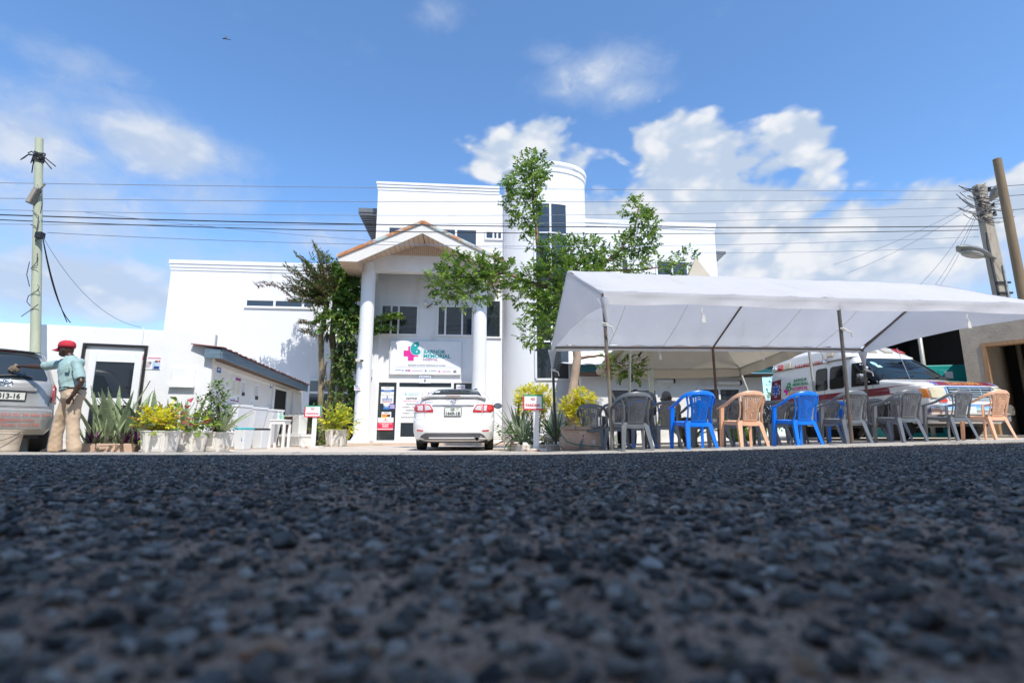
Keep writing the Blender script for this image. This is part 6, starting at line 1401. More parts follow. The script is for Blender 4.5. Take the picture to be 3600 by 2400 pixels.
def seated(u, v, Y, yaw, label, hair, top, bottom, skirt=False, bun=False):
    h0 = at(u, v, Y); g = lot_z(h0.x, Y); f = V((-math.sin(yaw), math.cos(yaw), 0)); r = V((math.cos(yaw), math.sin(yaw), 0)); H = h0 - V((0, 0, .0))
    t = thing('person', label, 'person', (h0.x, h0.y, g), yaw)
    U = lambda a, b, z: V((H.x, H.y, 0)) + f * a + r * b + V((0, 0, z))
    hz = H.z; b = MB(Matrix.Identity(4))
    mx = Matrix.Translation(H) @ Matrix.Rotation(yaw, 4, 'Z')
    b2 = MB(mx); b2.sphere((0, 0, 0), (.078, .098, .118), 16, 12); b2.sphere((0, .045, -.06), (.055, .06, .055), 12, 8); b2.tube([(0, .085, .01), (0, .112, -.02), (0, .088, -.034)], [.011, .016, .013], 8)
    for s_ in (-1, 1): b2.sphere((s_ * .078, -.01, -.005), (.012, .026, .034), 8, 6)
    b.v, b.f, b.m = b2.v, b2.f, b2.m
    b.tube([U(-.01, 0, hz - .07), U(-.02, 0, hz - .18)], [.052, .06], 10); b.tube([U(-.02, 0, hz - .17), U(-.03, 0, hz - .4), U(-.05, 0, .50 + g)], [.09, .125, .13], 14)
    for s_ in (-1, 1):
        sh, el, wr = U(-.02, .18 * s_, hz - .24), U(.08, .23 * s_, hz - .52), U(.33, .14 * s_, .62 + g)
        b.tube([sh, el, wr], [.048, .042, .03], 10); hand_on(b, wr, f * 1.0 + r * -.2 * s_, (0, 0, -1), .17, .4, -s_)
        b.tube([U(-.03, .10 * s_, .50 + g), U(.42, .13 * s_, .50 + g), U(.44, .13 * s_, .10 + g)], [.09, .062, .04], 10)
        b.tube([U(.42, .13 * s_, .05 + g), U(.52, .14 * s_, .045 + g), U(.60, .14 * s_, .035 + g)], [.042, .042, .026], 8)
    bo = b.build('body', SKIN, t, smooth=True); remesh(bo, .0085, 2)
    s = MB(); s.tube([U(-.02, 0, hz - .14), U(-.02, 0, hz - .20), U(-.02, 0, hz - .28), U(-.04, 0, hz - .5), U(-.05, 0, .47 + g)], [.075, .13, .175, .165, .185], 16)
    for s_ in (-1, 1): s.tube([U(-.02, .10 * s_, hz - .22), U(-.02, .18 * s_, hz - .24), U(.06, .225 * s_, hz - .46)], [.07, .078, .075], 12)
    so_ = s.build('top', top, t, smooth=True); remesh(so_, .013, 4); wrinkle(so_, .009, 24, 2)
    p = MB()
    for s_ in (-1, 1): p.tube([U(-.08, .09 * s_, .50 + g), U(.2, .12 * s_, .505 + g), U(.44, .13 * s_, .49 + g), U(.455, .13 * s_, .34 + g), U(.45, .13 * s_, .10 + g)], [.115, .10, .088, .078, .07], 12)
    if skirt: p.tube([U(.0, 0, .50 + g), U(.42, 0, .50 + g), U(.44, 0, .22 + g)], [.17, .16, .17], 14, flat=.8)
    po = p.build('skirt' if skirt else 'trousers', bottom, t, smooth=True); remesh(po, .015, 4); wrinkle(po, .009, 22, 6)
    hm = MB(mx); hm.sphere((0, -.018, .022), (.086, .100, .112), 18, 12)
    if bun: hm.sphere((0, -.115, -.045), (.05, .045, .045), 12, 8)
    ho = hm.build('hair', hair, t, smooth=True); wrinkle(ho, .006, 90, 5)
    return t
seated(2233, 1392, 10.2, R(12), 'person with short black hair seated with back to the road', HAIRB, M('dark_top', (.03, .035, .045), .85, var=.1), M('black_trousers', (.012, .012, .014), .85, var=.1))
seated(2345, 1395, 11.3, R(-80), 'grey haired person in yellow and blue print seated beside the annex', HAIRG, M('yellow_print', (.50, .40, .08), .85, var=.1, dirt=(.05, .14, .35), dirt_lo=.5, dirt_hi=.54, ds=14), M('brown_cloth', (.12, .07, .05), .85, var=.15), skirt=True, bun=True)

# ================================================================== small things by the annex
def frustum(mb, c, w0, d0, w1, d1, z0, z1, rot=0.0):
    mx = Matrix.Translation(c) @ Matrix.Rotation(rot, 4, 'Z')
    mb.add([mx @ V(p) for p in ((-w0, -d0, z0), (w0, -d0, z0), (w0, d0, z0), (-w0, d0, z0), (-w1, -d1, z1), (w1, -d1, z1), (w1, d1, z1), (-w1, d1, z1))], [(0, 3, 2, 1), (4, 5, 6, 7), (0, 1, 5, 4), (1, 2, 6, 5), (2, 3, 7, 6), (3, 0, 4, 7)])
CER = M('white_ceramic', (.72, .73, .76), .2, var=.01, coat=.3)
for k, (u, v, Y, lab) in enumerate(((815, 1552, 12.4, 'white pedestal wash basin nearest the road beside the annex'), (876, 1552, 13.5, 'white pedestal wash basin in the middle of the three'), (938, 1552, 14.6, 'white pedestal wash basin nearest the annex side door'))):
    q = at(u, v, Y); q.z = lot_z(q.x, Y); rot = R(-12)
    t = thing('wash_basin', lab, 'basin', q, rot, 'wash basins along the annex wall')
    m = MB(); frustum(m, V((q.x, q.y, 0)), .17, .17, .30, .24, q.z + .05, q.z + .98, rot); m.build('pedestal', CER, t, bevel=.02)
    m = MB(); frustum(m, V((q.x, q.y, 0)), .20, .20, .18, .18, q.z, q.z + .05, rot); m.build('foot', M('tan_tile', (.36, .25, .16), .6, var=.1), t)
    mx = Matrix.Translation((q.x, q.y, q.z)) @ Matrix.Rotation(rot, 4, 'Z')
    rings = [[mx @ V((a * 1.0, b * 1.0, z)) for a, b in ((-w_, -d_), (w_, -d_), (w_, d_), (-w_, d_))] for w_, d_, z in ((.31, .25, .981), (.31, .25, 1.04), (.27, .21, 1.04), (.20, .15, .99))]
    MB().loft(rings).build('bowl', CER, t, bevel=.008)
    MB(mx).tube([(-.16, .12, 1.04), (-.16, .12, 1.16), (-.10, .05, 1.20), (-.02, .0, 1.15)], .014, 8).build('tap', CHROME, t, smooth=True)
for u, v, Y, lid, lab in ((853, 1570, 11.9, M('teal_lid', (.05, .38, .42), .4), 'white plastic bin with teal lid before the wash basins'), (914, 1566, 13.0, BLACKP, 'white plastic bin with dark lid before the wash basins')):
    q = at(u, v, Y); q.z = lot_z(q.x, Y); t = thing('pedal_bin', lab, 'bin', q, R(-15))
    m = MB(); frustum(m, V((q.x, q.y, 0)), .12, .12, .155, .15, q.z, q.z + .46, R(-15)); m.build('body', M('bin_white', (.66, .68, .69), .35, var=.02), t, bevel=.02)
    m = MB(); frustum(m, V((q.x, q.y, 0)), .165, .16, .14, .13, q.z + .461, q.z + .50, R(-15)); m.build('lid', lid, t, bevel=.01)
    if lid is not BLACKP: MB().box(q.x + .03, q.x + .10, q.y - .152, q.y - .148, q.z + .2, q.z + .32).build('label', BLUEP, t)
q = at(980, 1566, 13.9); q.z = lot_z(q.x, q.y); t = thing('side_table', 'tall narrow white table with soap bottles by the annex', 'table', q)
MB().box(q.x - .21, q.x + .21, q.y - .2, q.y + .2, q.z + .70, q.z + .74).build('top', TRIM, t, bevel=.01); MB().box(q.x - .19, q.x + .19, q.y - .18, q.y + .18, q.z + .62, q.z + .699).build('apron', TRIM, t)
for a in (-1, 1):
    for b_ in (-1, 1): MB().box(q.x + a * .18 - .03, q.x + a * .18 + .03, q.y + b_ * .165 - .03, q.y + b_ * .165 + .03, q.z, q.z + .619).build('leg', TRIM, t)
for dx, mt, lab, h in ((-.05, M('sanitiser_clear', (.55, .68, .72), .15, var=0), 'clear pump bottle on the narrow white table', .20), (.06, M('sanitiser_green', (.30, .62, .42), .2, var=0), 'green soap bottle on the narrow white table', .16)):
    c = V((q.x + dx, q.y - .05, q.z + .741)); t = thing('soap_bottle', lab, 'bottle', c); MB().lathe([(.04, 0), (.042, .01), (.042, h * .7), (.015, h * .85), (.015, h)], 14, c).build('bottle', mt, t, smooth=40); MB().tube([c + V((0, 0, h)), c + V((0, 0, h + .04)), c + V((-.04, 0, h + .04))], .008, 6).build('pump', TRIM, t)
# air conditioner outdoor unit on a wall shelf
q = at(1032, 1530, 15.6); t = thing('air_conditioner', 'outdoor air conditioner unit on a low shelf by the annex wall', 'air conditioner', q)
mx = Matrix.Translation((q.x, q.y, .30)) @ Matrix.Rotation(R(-28), 4, 'Z')
MB(mx).box(-.38, .38, -.15, .15, .06, .62).build('casing', M('ac_casing', (.68, .68, .66), .45, var=.03), t, bevel=.015); MB(mx).box(-.33, .10, -.158, -.151, .10, .58).build('grille_recess', BROWN, t)
for k in range(9): MB(mx).box(-.33, .10, -.170, -.159, .11 + k * .054, .12 + k * .054).build('grille_slat', STEEL, t)
MB(mx).box(-.5, .6, -.22, .25, -.02, .055).build('shelf', WALL2, t, bevel=.01); MB(mx).box(-.5, -.42, -.2, .25, -.28, -.021).build('shelf_leg', WALL2, t); MB(mx).box(.5, .58, -.2, .25, -.28, -.021).build('shelf_leg', WALL2, t)
# bicycle leaning by the palm
def bicycle():
    q = at(1072, 1560, 16.2); q.z = lot_z(q.x, q.y); yaw = R(14); mx = Matrix.Translation(q) @ Matrix.Rotation(yaw, 4, 'Z') @ Matrix.Rotation(R(-6), 4, 'Y')
    t = thing('bicycle', 'maroon bicycle leaning among the plants beside the palm', 'bicycle', q, yaw); fr = M('maroon_frame', (.16, .02, .05), .4, var=.1, coat=.4)
    for y in (0, 1.05):
        w_ = MB(mx).tube([(0, y + .33 * math.cos(i * .1963), .34 + .33 * math.sin(i * .1963)) for i in range(33)], .018, 6, cap=False).build('wheel', RUBBER, t, smooth=True)
        MB(mx).tube([(0, y + .305 * math.cos(i * .1963), .34 + .305 * math.sin(i * .1963)) for i in range(33)], .009, 5, cap=False).build('rim', CHROME, w_); sm = MB(mx)
        for i in range(16): sm.tube([(0, y, .34), (0, y + .3 * math.cos(i * .3927), .34 + .3 * math.sin(i * .3927))], .0025, 3)
        sm.build('spokes', STEEL, w_)
        MB(mx).tube([(0, y + .37 * math.cos(a), .34 + .37 * math.sin(a)) for a in [.3 + .15 * i for i in range(17)]], .022, 6, flat=.3).build('mudguard', fr, t, smooth=True)
    for a, b in (((0, .35, .85), (0, .45, .30)), ((0, .45, .30), (0, .92, .72)), ((0, .37, .72), (0, .90, .80)), ((0, 0, .34), (0, .45, .30)), ((0, 0, .34), (0, .37, .72)), ((0, .88, .95), (0, 1.05, .34))): MB(mx).tube([a, b], .018, 8).build('frame_tube', fr, t, smooth=True)
    MB(mx).tube([(-.28, .78, 1.0), (-.2, .88, 1.02), (0, .88, .97), (.2, .88, 1.02), (.28, .78, 1.0)], .014, 8).build('handlebar', CHROME, t, smooth=True)
    MB(mx).loft([[V((w_ * math.cos(j * .6283), y, .90 + .03 * math.sin(j * .6283))) for j in range(10)] for w_, y in ((.09, .20), (.10, .26), (.05, .38), (.025, .48))]).build('saddle', M('brown_saddle', (.07, .04, .03), .5), t, smooth=True); MB(mx).tube([(0, .34, .70), (0, .32, .88)], .014, 8).build('seat_post', CHROME, t)
    MB(mx).lathe([(.09, -.004), (.09, .004)], 18, (0, 0, 0)) ; MB(mx @ Matrix.Translation((.05, .45, .30)) @ Matrix.Rotation(math.pi / 2, 4, 'Y')).lathe([(.09, -.004), (.09, .004)], 18).build('chainring', STEEL, t)
bicycle()
# ------------------------------------------------------------------ no parking signs
def no_parking(u0, v0, u1, v1, ub, vb, Y, label, rot):
    q = at(ub, vb, Y); q.z = lot_z(q.x, Y); a, b = at(u0, v0, Y), at(u1, v1, Y); W, H = (b.x - a.x), a.z - b.z
    t = thing('no_parking_sign', label, 'sign', q, rot, 'NO PARKING signs on posts'); mx = Matrix.Translation((q.x, q.y, 0)) @ Matrix.Rotation(rot, 4, 'Z')
    x0 = a.x - q.x; x1 = x0 + W; z0, z1 = b.z, a.z
    MB(mx).box(x0, x1, -.02, .0, z0, z1).build('board', SIGNW, t, bevel=.003)
    e = .028; yy = -.023
    for (p0, p1, r0, r1, mt) in ((x0, x0 + e, z0, z1 - e, RED), (x0 + e, x1, z0, z0 + e, RED), (x0, x1, z1 - e, z1, GREENP), (x1 - e, x1, z0 + e, z1 - e, GREENP)): MB(mx).add([(p0, yy, r0), (p1, yy, r0), (p1, yy, r1), (p0, yy, r1)], [(0, 1, 2, 3)]).build('border', mt, t)
    m = MB(mx); put_text(m, 'NO', ((x0 + x1) / 2, -.024, lerp(z0, z1, .71)), (1, 0, 0), (0, 0, 1), H * .17, .025, width=W * .20); put_text(m, 'PARKING', ((x0 + x1) / 2, -.024, lerp(z0, z1, .31)), (1, 0, 0), (0, 0, 1), H * .17, .025, width=W * .72); m.build('lettering', RED, t)
    MB(mx).box(-.055, .055, .001, .04, q.z + .05, z0 + .1).build('post', TRIM, t, bevel=.004)
    MB(mx).lathe([(.30, q.z), (.30, q.z + .05), (.27, q.z + .06)], 8, (0, .02, 0)).build('base', M('chipped_white_concrete', (.62, .58, .52), .9, var=.1, dirt=(.36, .22, .14), dirt_lo=.5, dirt_hi=.6, ds=5), t)
no_parking(1073, 1425, 1128, 1466, 1099, 1573, 13.2, 'white NO PARKING sign on a post beside the palm tree', R(2))
no_parking(1838, 1387, 1909, 1441, 1886, 1585, 10.3, 'white NO PARKING sign on a post before the yellow shrub', R(3))
# white bucket before the silver car
q = at(22, 1590, 7.98); q.z = lot_z(q.x, q.y); t = thing('paint_bucket', 'dirty cream plastic bucket standing behind the silver car', 'bucket', q); BK = M('dirty_cream_plastic', (.55, .46, .36), .5, var=.08, dirt=(.36, .26, .18), dirt_lo=.5, dirt_hi=.7, ds=7)
MB().lathe([(.125, 0), (.13, .01), (.158, .30), (.165, .305), (.165, .33), (.158, .335), (.168, .345), (.168, .365), (.15, .365), (.14, .06)], 32, q).build('body', BK, t, smooth=35); MB().tube([q + V((.168 * math.cos(a), .168 * math.sin(a) - .02 - .03 * math.sin((a + 2.9) * 1.2), .325 - .13 * math.sin((a + math.pi) ))) for a in [-math.pi + i * math.pi / 14 for i in range(15)]], .005, 5).build('handle', BLACKP, t)

# ================================================================== plants
def leafmat(name, col, var=.25, rough=.45, tr=.35, vs=3.0): return M(name, col, rough, var=var, vs=vs, transl=tr, spec=.5)
LG1 = leafmat('leaf_green', (.215, .335, .055)); LG2 = leafmat('leaf_dark_green', (.080, .175, .040)); LG3 = leafmat('leaf_light_green', (.31, .45, .085)); LY = leafmat('leaf_yellow', (.82, .76, .05), var=.14, tr=.4); LYG = leafmat('leaf_yellow_green', (.42, .47, .05))
LBR = leafmat('leaf_dead_brown', (.20, .125, .075), tr=.1); LPU = leafmat('leaf_purple', (.11, .02, .085)); LPK = leafmat('leaf_pink', (.55, .10, .14)); LSN = M('snake_leaf', (.27, .34, .19), .5, var=.35, vs=16, stretch=(1, 1, 4), transl=.1); LSE = leafmat('snake_edge', (.52, .54, .28))
LCR = leafmat('leaf_cream', (.68, .70, .46)); LAG = leafmat('agave_green', (.12, .21, .12), rough=.4, tr=.1); LOL = leafmat('leaf_olive', (.14, .17, .05)); LOR = leafmat('leaf_orange', (.45, .22, .05))
BARK = M('pale_bark', (.42, .31, .24), .9, var=.15, vs=5, bump=.5, bs=20, stretch=(1, 1, 3), dirt=(.20, .15, .11), dirt_lo=.62, dirt_hi=.7, ds=9); BARK2 = M('palm_bark', (.20, .17, .09), .85, var=.3, vs=4, stretch=(3, 3, .6), bump=.4, bs=14, dirt=(.30, .22, .15), dirt_lo=.5, dirt_hi=.65, ds=2); TWIG = M('twig', (.24, .15, .10), .85, var=.2)
SOIL = M('dark_soil', (.09, .065, .045), .95, var=.3, vs=8, bump=.8, bs=30)
def leaf(mb, p, d, n, L_, W_, mi=0, fold=.25):
    d = V(d).normalized(); n = V(n); s_ = d.cross(n)
    s_ = s_.normalized() if s_.length > 1e-4 else d.orthogonal().normalized(); n = s_.cross(d)
    a, b, c = p, p + d * L_ * .45 + n * L_ * .04, p + d * L_ - n * L_ * .10
    mb.add([a, p + d * L_ * .28 + s_ * W_ * .42 + n * W_ * fold, b + s_ * W_ * .5 + n * W_ * fold * .8 + d * L_ * .12, c, b - s_ * W_ * .5 + n * W_ * fold * .8 + d * L_ * .12, p + d * L_ * .28 - s_ * W_ * .42 + n * W_ * fold, b], [(0, 1, 2, 6), (6, 2, 3), (0, 6, 4, 5), (6, 3, 4)], mi)
def rv(r): 
    while True:
        q = V((r.uniform(-1, 1), r.uniform(-1, 1), r.uniform(-1, 1)))
        if .05 < q.length < 1: return q
def foliage(mb, clumps, rr, dens, L_, W_, nm=3, up=.5, spray=6):
    """sprays of leaves through ellipsoid clumps; clumps: centre, (rx, ry, rz)"""
    for c, rad in clumps:
        c = V(c); vol = (rad[0] * rad[1] * rad[2]) ** (2 / 3); k = int(dens * vol)
        for _ in range(k):
            q = rv(rr); q = q.normalized() * (q.length ** .45) * rr.uniform(.75, 1.12); p = c + V((q.x * rad[0], q.y * rad[1], q.z * rad[2]))
            ax = (q.normalized() * .8 + rv(rr) * .7 + V((0, 0, up * .5))).normalized(); side = ax.cross(V((0, 0, 1))); side = side.normalized() if side.length > .1 else V((1, 0, 0))
            mi = rr.choices(range(nm), [6, 3, 2][:nm] if nm <= 3 else None)[0]
            l0 = L_ * rr.uniform(.8, 1.25)
            for j in range(spray):
                f = j / max(1, spray - 1); sg = 1 if j % 2 else -1
                d = ax * (.35 + .5 * f) + side * sg * (.9 - .5 * f) + rv(rr) * .35 - V((0, 0, .15))
                leaf(mb, p + ax * l0 * 1.5 * f, d, V((0, 0, 1)) + rv(rr) * .5, l0 * rr.uniform(.7, 1.1), W_ * rr.uniform(.8, 1.2), mi)
def limb(mb, pts, r0, r1, rr, n=8, sub=5, wob=.03):
    out = []
    for a, b in zip(pts, pts[1:]):
        a, b = V(a), V(b); out += [a.lerp(b, i / sub) + rv(rr) * wob * (0 if i == 0 else 1) for i in range(sub)]
    out.append(V(pts[-1])); N_ = len(out); mb.tube(out, [lerp(r0, r1, i / (N_ - 1)) for i in range(N_)], n)

# --- leafy tree in front of the stair tower
def tower_tree():
    rr = random.Random(21); Y = 13.0; K = Y / F
    base = at(1992, 1520, Y); base.z = lot_z(base.x, Y)
    t = thing('leafy_tree', 'pale barked leafy tree with long bare branches before the round tower', 'tree', base)
    P = lambda u, v, dy=0: at(u, v, Y + dy)
    m = MB(); limb(m, [base, P(2008, 1400), P(2030, 1260), P(2010, 1120), P(1975, 1020)], .125, .085, rr, 14, 6, .008)
    m.build('trunk', BARK, t, smooth=True)
    m = MB()
    for pts, r0, r1 in (([P(1985, 1040), P(1930, 960), P(1890, 860), P(1875, 740), P(1868, 560)], .075, .018), ([P(1985, 1040), P(2080, 960, .3), P(2170, 890, .4), P(2230, 810, .4), P(2250, 720, .4)], .07, .016), ([P(1975, 1020), P(1880, 1000, -.2), P(1780, 960, -.5), P(1680, 975, -.6), P(1560, 975, -.6)], .06, .014), ([P(2020, 1160), P(1950, 1130, -.3), P(1890, 1170, -.4)], .05, .014), ([P(1985, 1020), P(2030, 930, -.2), P(2060, 880, -.2)], .05, .014), ([P(2100, 950, .3), P(2250, 950, .5), P(2400, 930, .6)], .04, .012), ([P(2030, 1260), P(2120, 1250, -.1), P(2200, 1290, -.2)], .04, .012)):
        limb(m, pts, r0, r1, rr, 8, 5, .03)
    m.build('branches', TWIG, t, smooth=True)
    CL = [(1870, 590, 55, 45, 0), (1840, 650, 70, 60, 0), (1840, 720, 72, 60, 0), (1840, 780, 50, 42, 0), (1872, 850, 30, 30, 0), (1890, 600, 40, 40, 0),
          (1955, 885, 70, 55, 0), (2055, 895, 88, 52, .1), (2130, 920, 66, 48, .2), (1895, 985, 78, 62, 0), (1985, 985, 115, 90, -.1), (2065, 970, 86, 65, -.2), (1945, 1060, 75, 60, -.2), (1895, 1085, 52, 48, -.3), (1885, 1165, 62, 55, -.4), (1930, 1130, 50, 60, -.3), (1850, 1040, 45, 45, -.2),
          (1545, 985, 42, 52, -.6), (1590, 935, 45, 40, -.6), (1605, 1000, 60, 55, -.6), (1660, 960, 60, 55, -.6), (1655, 1035, 55, 42, -.6), (1715, 925, 42, 34, -.5), (1740, 975, 55, 48, -.5), (1790, 965, 48, 48, -.4), (1815, 1020, 40, 40, -.3), (1700, 1010, 40, 40, -.6), (1560, 1040, 30, 30, -.6),
          (2238, 740, 48, 42, .4), (2265, 790, 48, 55, .4), (2240, 845, 58, 50, .4), (2195, 870, 40, 42, .4), (2280, 860, 35, 30, .4), (2225, 930, 60, 30, .5), (2300, 940, 50, 26, .5), (2395, 925, 45, 30, .6), (2420, 905, 25, 22, .6),
          (2175, 1285, 50, 42, -.2), (2225, 1290, 45, 40, -.2), (2235, 1320, 24, 24, -.2)]
    m = MB(); foliage(m, [(P(u, v, dy), (a * K * 1.0, max(a, b) * K * .9, b * K)) for u, v, a, b, dy in CL], rr, 500, .102, .056, 3, .6, 7)
    m.build('crown', [LG1, LG2, LG3], t, recalc=False)
tower_tree()

# --- fishtail palm beside the portico
def fishtail():
    rr = random.Random(4); Y = 18.4; K = Y / F; P = lambda u, v, dy=0: at(u, v, Y + dy)
    b0 = at(1150, 1566, Y); b0.z = .02
    t = thing('fishtail_palm', 'clump of fishtail palm with green and withered fronds left of the portico', 'palm', b0)
    for pts, r0, r1 in (([(1130, 1570), (1127, 1420), (1130, 1300), (1128, 1180), (1150, 1060)], .10, .09), ([(1152, 1572), (1160, 1420), (1175, 1280), (1168, 1180), (1178, 1060)], .13, .10), ([(1185, 1570), (1192, 1440), (1200, 1330), (1195, 1200), (1205, 1090)], .10, .085), ([(1170, 1570), (1178, 1460), (1185, 1400), (1206, 1300)], .07, .06)):
        q = [P(u, v, rr.uniform(-.15, .15)) for u, v in pts]; q[0].z = 0; m = MB(); limb(m, q, r0, r1, rr, 12, 5, .015)
        for k in range(7):                           # old leaf-base sheaths
            f = (k + .5) / 7; i = min(len(q) - 2, int(f * (len(q) - 1))); c = q[i].lerp(q[i + 1], f * (len(q) - 1) - i); a = rr.uniform(0, 6.28)
            m.tube([c + V((r0 * math.cos(a), r0 * math.sin(a), 0)), c + V((r0 * 1.5 * math.cos(a), r0 * 1.5 * math.sin(a), .22)), c + V((r0 * 2.4 * math.cos(a), r0 * 2.4 * math.sin(a), .36))], [.05, .03, .006], 6)
        m.build('trunk', BARK2, t, smooth=True)
    for u, v in ((1150, 1170), (1138, 1295), (1170, 1420)):      # hanging fruit strands
        m = MB(); c = P(u, v, -.25)
        for k in range(34): a = rr.uniform(0, 6.28); q = rr.uniform(.02, .13); e = c + V((q * math.cos(a), q * math.sin(a), rr.uniform(-.38, -.22))); m.tube([c + V((0, 0, .05)), c.lerp(e, .5) + V((q * math.cos(a) * .4, 0, .05)), e], .008, 4)
        m.build('fruit_strands', M('dry_strand', (.11, .10, .085), .9, var=.3), t)
    def frond(start, end, mats, green, droop=.25, wid=.45, npn=11):
        a, b = V(start), V(end); L_ = (b - a).length; d0 = (b - a).normalized(); s_ = d0.cross(V((0, 0, 1))); s_ = s_.normalized() if s_.length > .05 else V((1, 0, 0))
        pts = [a.lerp(b, i / 10) + V((0, 0, droop * L_ * math.sin(math.pi * i / 10) * .6)) for i in range(11)]; m = MB(); m.tube(pts, [.022 * (1 - .8 * i / 10) for i in range(11)], 6, mi=0)
        for k in range(npn):
            f = .16 + .84 * k / (npn - 1); i = min(9, int(f * 10)); c = pts[i].lerp(pts[i + 1], f * 10 - i)
            for sg in (-1, 1):
                ln = wid * (1 - .55 * abs(f - .45)) * rr.uniform(.7, 1.1); dd = (s_ * sg * .9 + d0 * .55 + rv(rr) * .2 - V((0, 0, .12 if green else -.02))).normalized()
                m.tube([c, c + dd * ln], .005, 4, mi=0)
                for j in range(5 if green else 6):
                    g_ = .15 + .85 * j / 5; p = c + dd * ln * g_
                    for s2 in (-1, 1):
                        q = (dd * .7 + d0 * .5 * s2 + rv(rr) * .45 - V((0, 0, .35 if green else .05))).normalized()
                        if green: leaf(m, p, q, V((0, 0, 1)) + rv(rr) * .6, rr.uniform(.13, .22), rr.uniform(.07, .12), rr.choice((1, 1, 2)), .15)
                        else: leaf(m, p, q, V((0, 0, 1)) + rv(rr) * .6, rr.uniform(.09, .19), rr.uniform(.022, .048), rr.choice((1, 1, 2)), .1)
        m.build('frond', mats, t, recalc=False)
    m = MB(); foliage(m, [(P(u, v, dy), (a * K, a * K * .8, b * K)) for u, v, a, b, dy in ((1075, 985, 52, 50, -.1), (1122, 950, 48, 50, 0), (1055, 1035, 40, 34, -.2), (1140, 1030, 50, 50, -.3), (1100, 1045, 45, 36, -.3), (1150, 985, 40, 50, .1))], rr, 230, .15, .032, 3, .7, 9); m.build('withered_leaves', [LOL, LG2, LBR], t, recalc=False)
    m = MB(); foliage(m, [(P(u, v, dy), (a * K, a * K * .8, b * K)) for u, v, a, b, dy in ((1225, 1020, 45, 60, .1), (1250, 1080, 40, 50, 0), (1190, 1120, 50, 34, -.4), (1230, 1170, 45, 40, -.2), (1215, 1250, 38, 55, -.1), (1225, 1340, 34, 55, -.1), (1200, 1420, 34, 50, -.15), (1195, 960, 40, 45, 0), (1150, 1130, 40, 34, -.4))], rr, 200, .17, .075, 3, .2, 7); m.build('green_leaves', [LG2, LG1, LOL], t, recalc=False)
    G = [LG2, LG1, LG2]; G2 = [LG2, LG3, LOL]; D = [LBR, LOL, LBR]; D2 = [LBR, LBR, M('pale_straw', (.36, .26, .16), .8, var=.2)]
    T = P(1178, 1060); T2 = P(1150, 1080); T3 = P(1205, 1100)
    for (u, v, dy) in ((1235, 960, .1), (1195, 930, .2), (1270, 1010, -.1), (1265, 1090, -.2), (1225, 1000, .5), (1290, 1050, .3), (1240, 1130, -.4), (1255, 985, .3), (1210, 960, -.2), (1215, 1050, -.5), (1245, 1040, -.45), (1280, 1110, .1)): frond(T, P(u, v, dy), G, True, .3)
    for (u, v, dy) in ((1250, 1160, -.3), (1215, 1180, -.5), (1290, 1145, -.25), (1160, 1110, -.5), (1120, 1120, -.3)): frond(T3, P(u, v, dy), G2, True, .35)
    for (u, v, dy) in ((1235, 1230, -.2), (1215, 1290, -.3), (1250, 1290, .0), (1230, 1350, -.2), (1195, 1330, -.3), (1240, 1400, -.1)): frond(P(1205, v - 90), P(u, v, dy), [LG2, LOL, LG2], True, .2, .34, 8)
    for (u, v, dy) in ((1110, 872, 0), (1050, 905, .1), (1015, 950, -.1), (1015, 985, -.2), (1040, 1030, -.3), (1145, 905, .1), (1075, 955, -.3), (1120, 960, -.35), (1030, 1060, -.3), (1090, 1010, -.5), (1060, 985, .2), (1130, 1020, -.45), (1080, 930, .0), (1140, 950, .2), (1105, 1060, -.5), (1000, 1010, -.2), (1060, 1040, -.1), (1150, 980, -.5)): frond(T2, P(u, v, dy), D, False, .22, .42, 12)
    frond(P(1040, 1060), P(908, 1003, -.1), D2, False, .3, .30, 10); frond(P(1130, 1190), P(1068, 1165, -.3), D, False, .2, .3, 8); frond(P(1120, 1150), P(1060, 1135, -.3), D, False, .2, .3, 8)
    frond(P(1275, 1170, .35), P(1400, 1110, .25), [LG2, LG1, LG3], True, .3, .40, 10); frond(P(1275, 1180, .4), P(1370, 1150, .3), [LG2, LG2, LG1], True, .2, .36, 9)
fishtail()

# --- long stiff leaves: shared blade meshes
def blade_mesh(name, L_, W_, bend, mats, edge=.22, fold=.25, seg=7, tipw=.0, wave=0.0):
    vs, fs, mi = [], [], []; cols = [-1, -1 + 2 * edge, 0, 1 - 2 * edge, 1]
    for i in range(seg + 1):
        f = i / seg; w_ = W_ * .5 * (.55 + .45 * math.sin(min(1, f * 2.2) * math.pi / 2)) * (1 - f ** 3) + tipw; y = L_ * math.sin(bend * f) / max(bend, 1e-3) if bend > .01 else 0
        z = L_ * f * math.cos(bend * f * .5); y = L_ * f * math.sin(bend * f * .5)
        for c in cols: vs.append((c * w_, y - abs(c) * w_ * fold + wave * math.sin(f * 9 + c), z))
    for i in range(seg):
        for j in range(4): fs.append((i * 5 + j, i * 5 + j + 1, (i + 1) * 5 + j + 1, (i + 1) * 5 + j)); mi.append(1 if j in (0, 3) else 0)
    me = bpy.data.meshes.new(name); me.from_pydata(vs, [], fs); [me.materials.append(q) for q in mats]; me.polygons.foreach_set('material_index', mi); me.polygons.foreach_set('use_smooth', [True] * len(fs)); me.update(); return me
SNK = [blade_mesh('leaf', 1, .13, b_, [LSN, LSE], .06, .35, 8, .0, .01) for b_ in (.08, .25, .4, .15)]
AGV = [blade_mesh('leaf', 1, .085, b_, [LAG, LCR], .14, .35, 7) for b_ in (.15, .4, .7, 1.0)]
MOS = [blade_mesh('leaf', 1, .15, b_, [LG2, LPU], .25, .3, 5) for b_ in (.3, .6, .9)]; MOP = [blade_mesh('leaf', 1, .16, b_, [LPU, LPU], .25, .3, 5) for b_ in (.2, .5)]
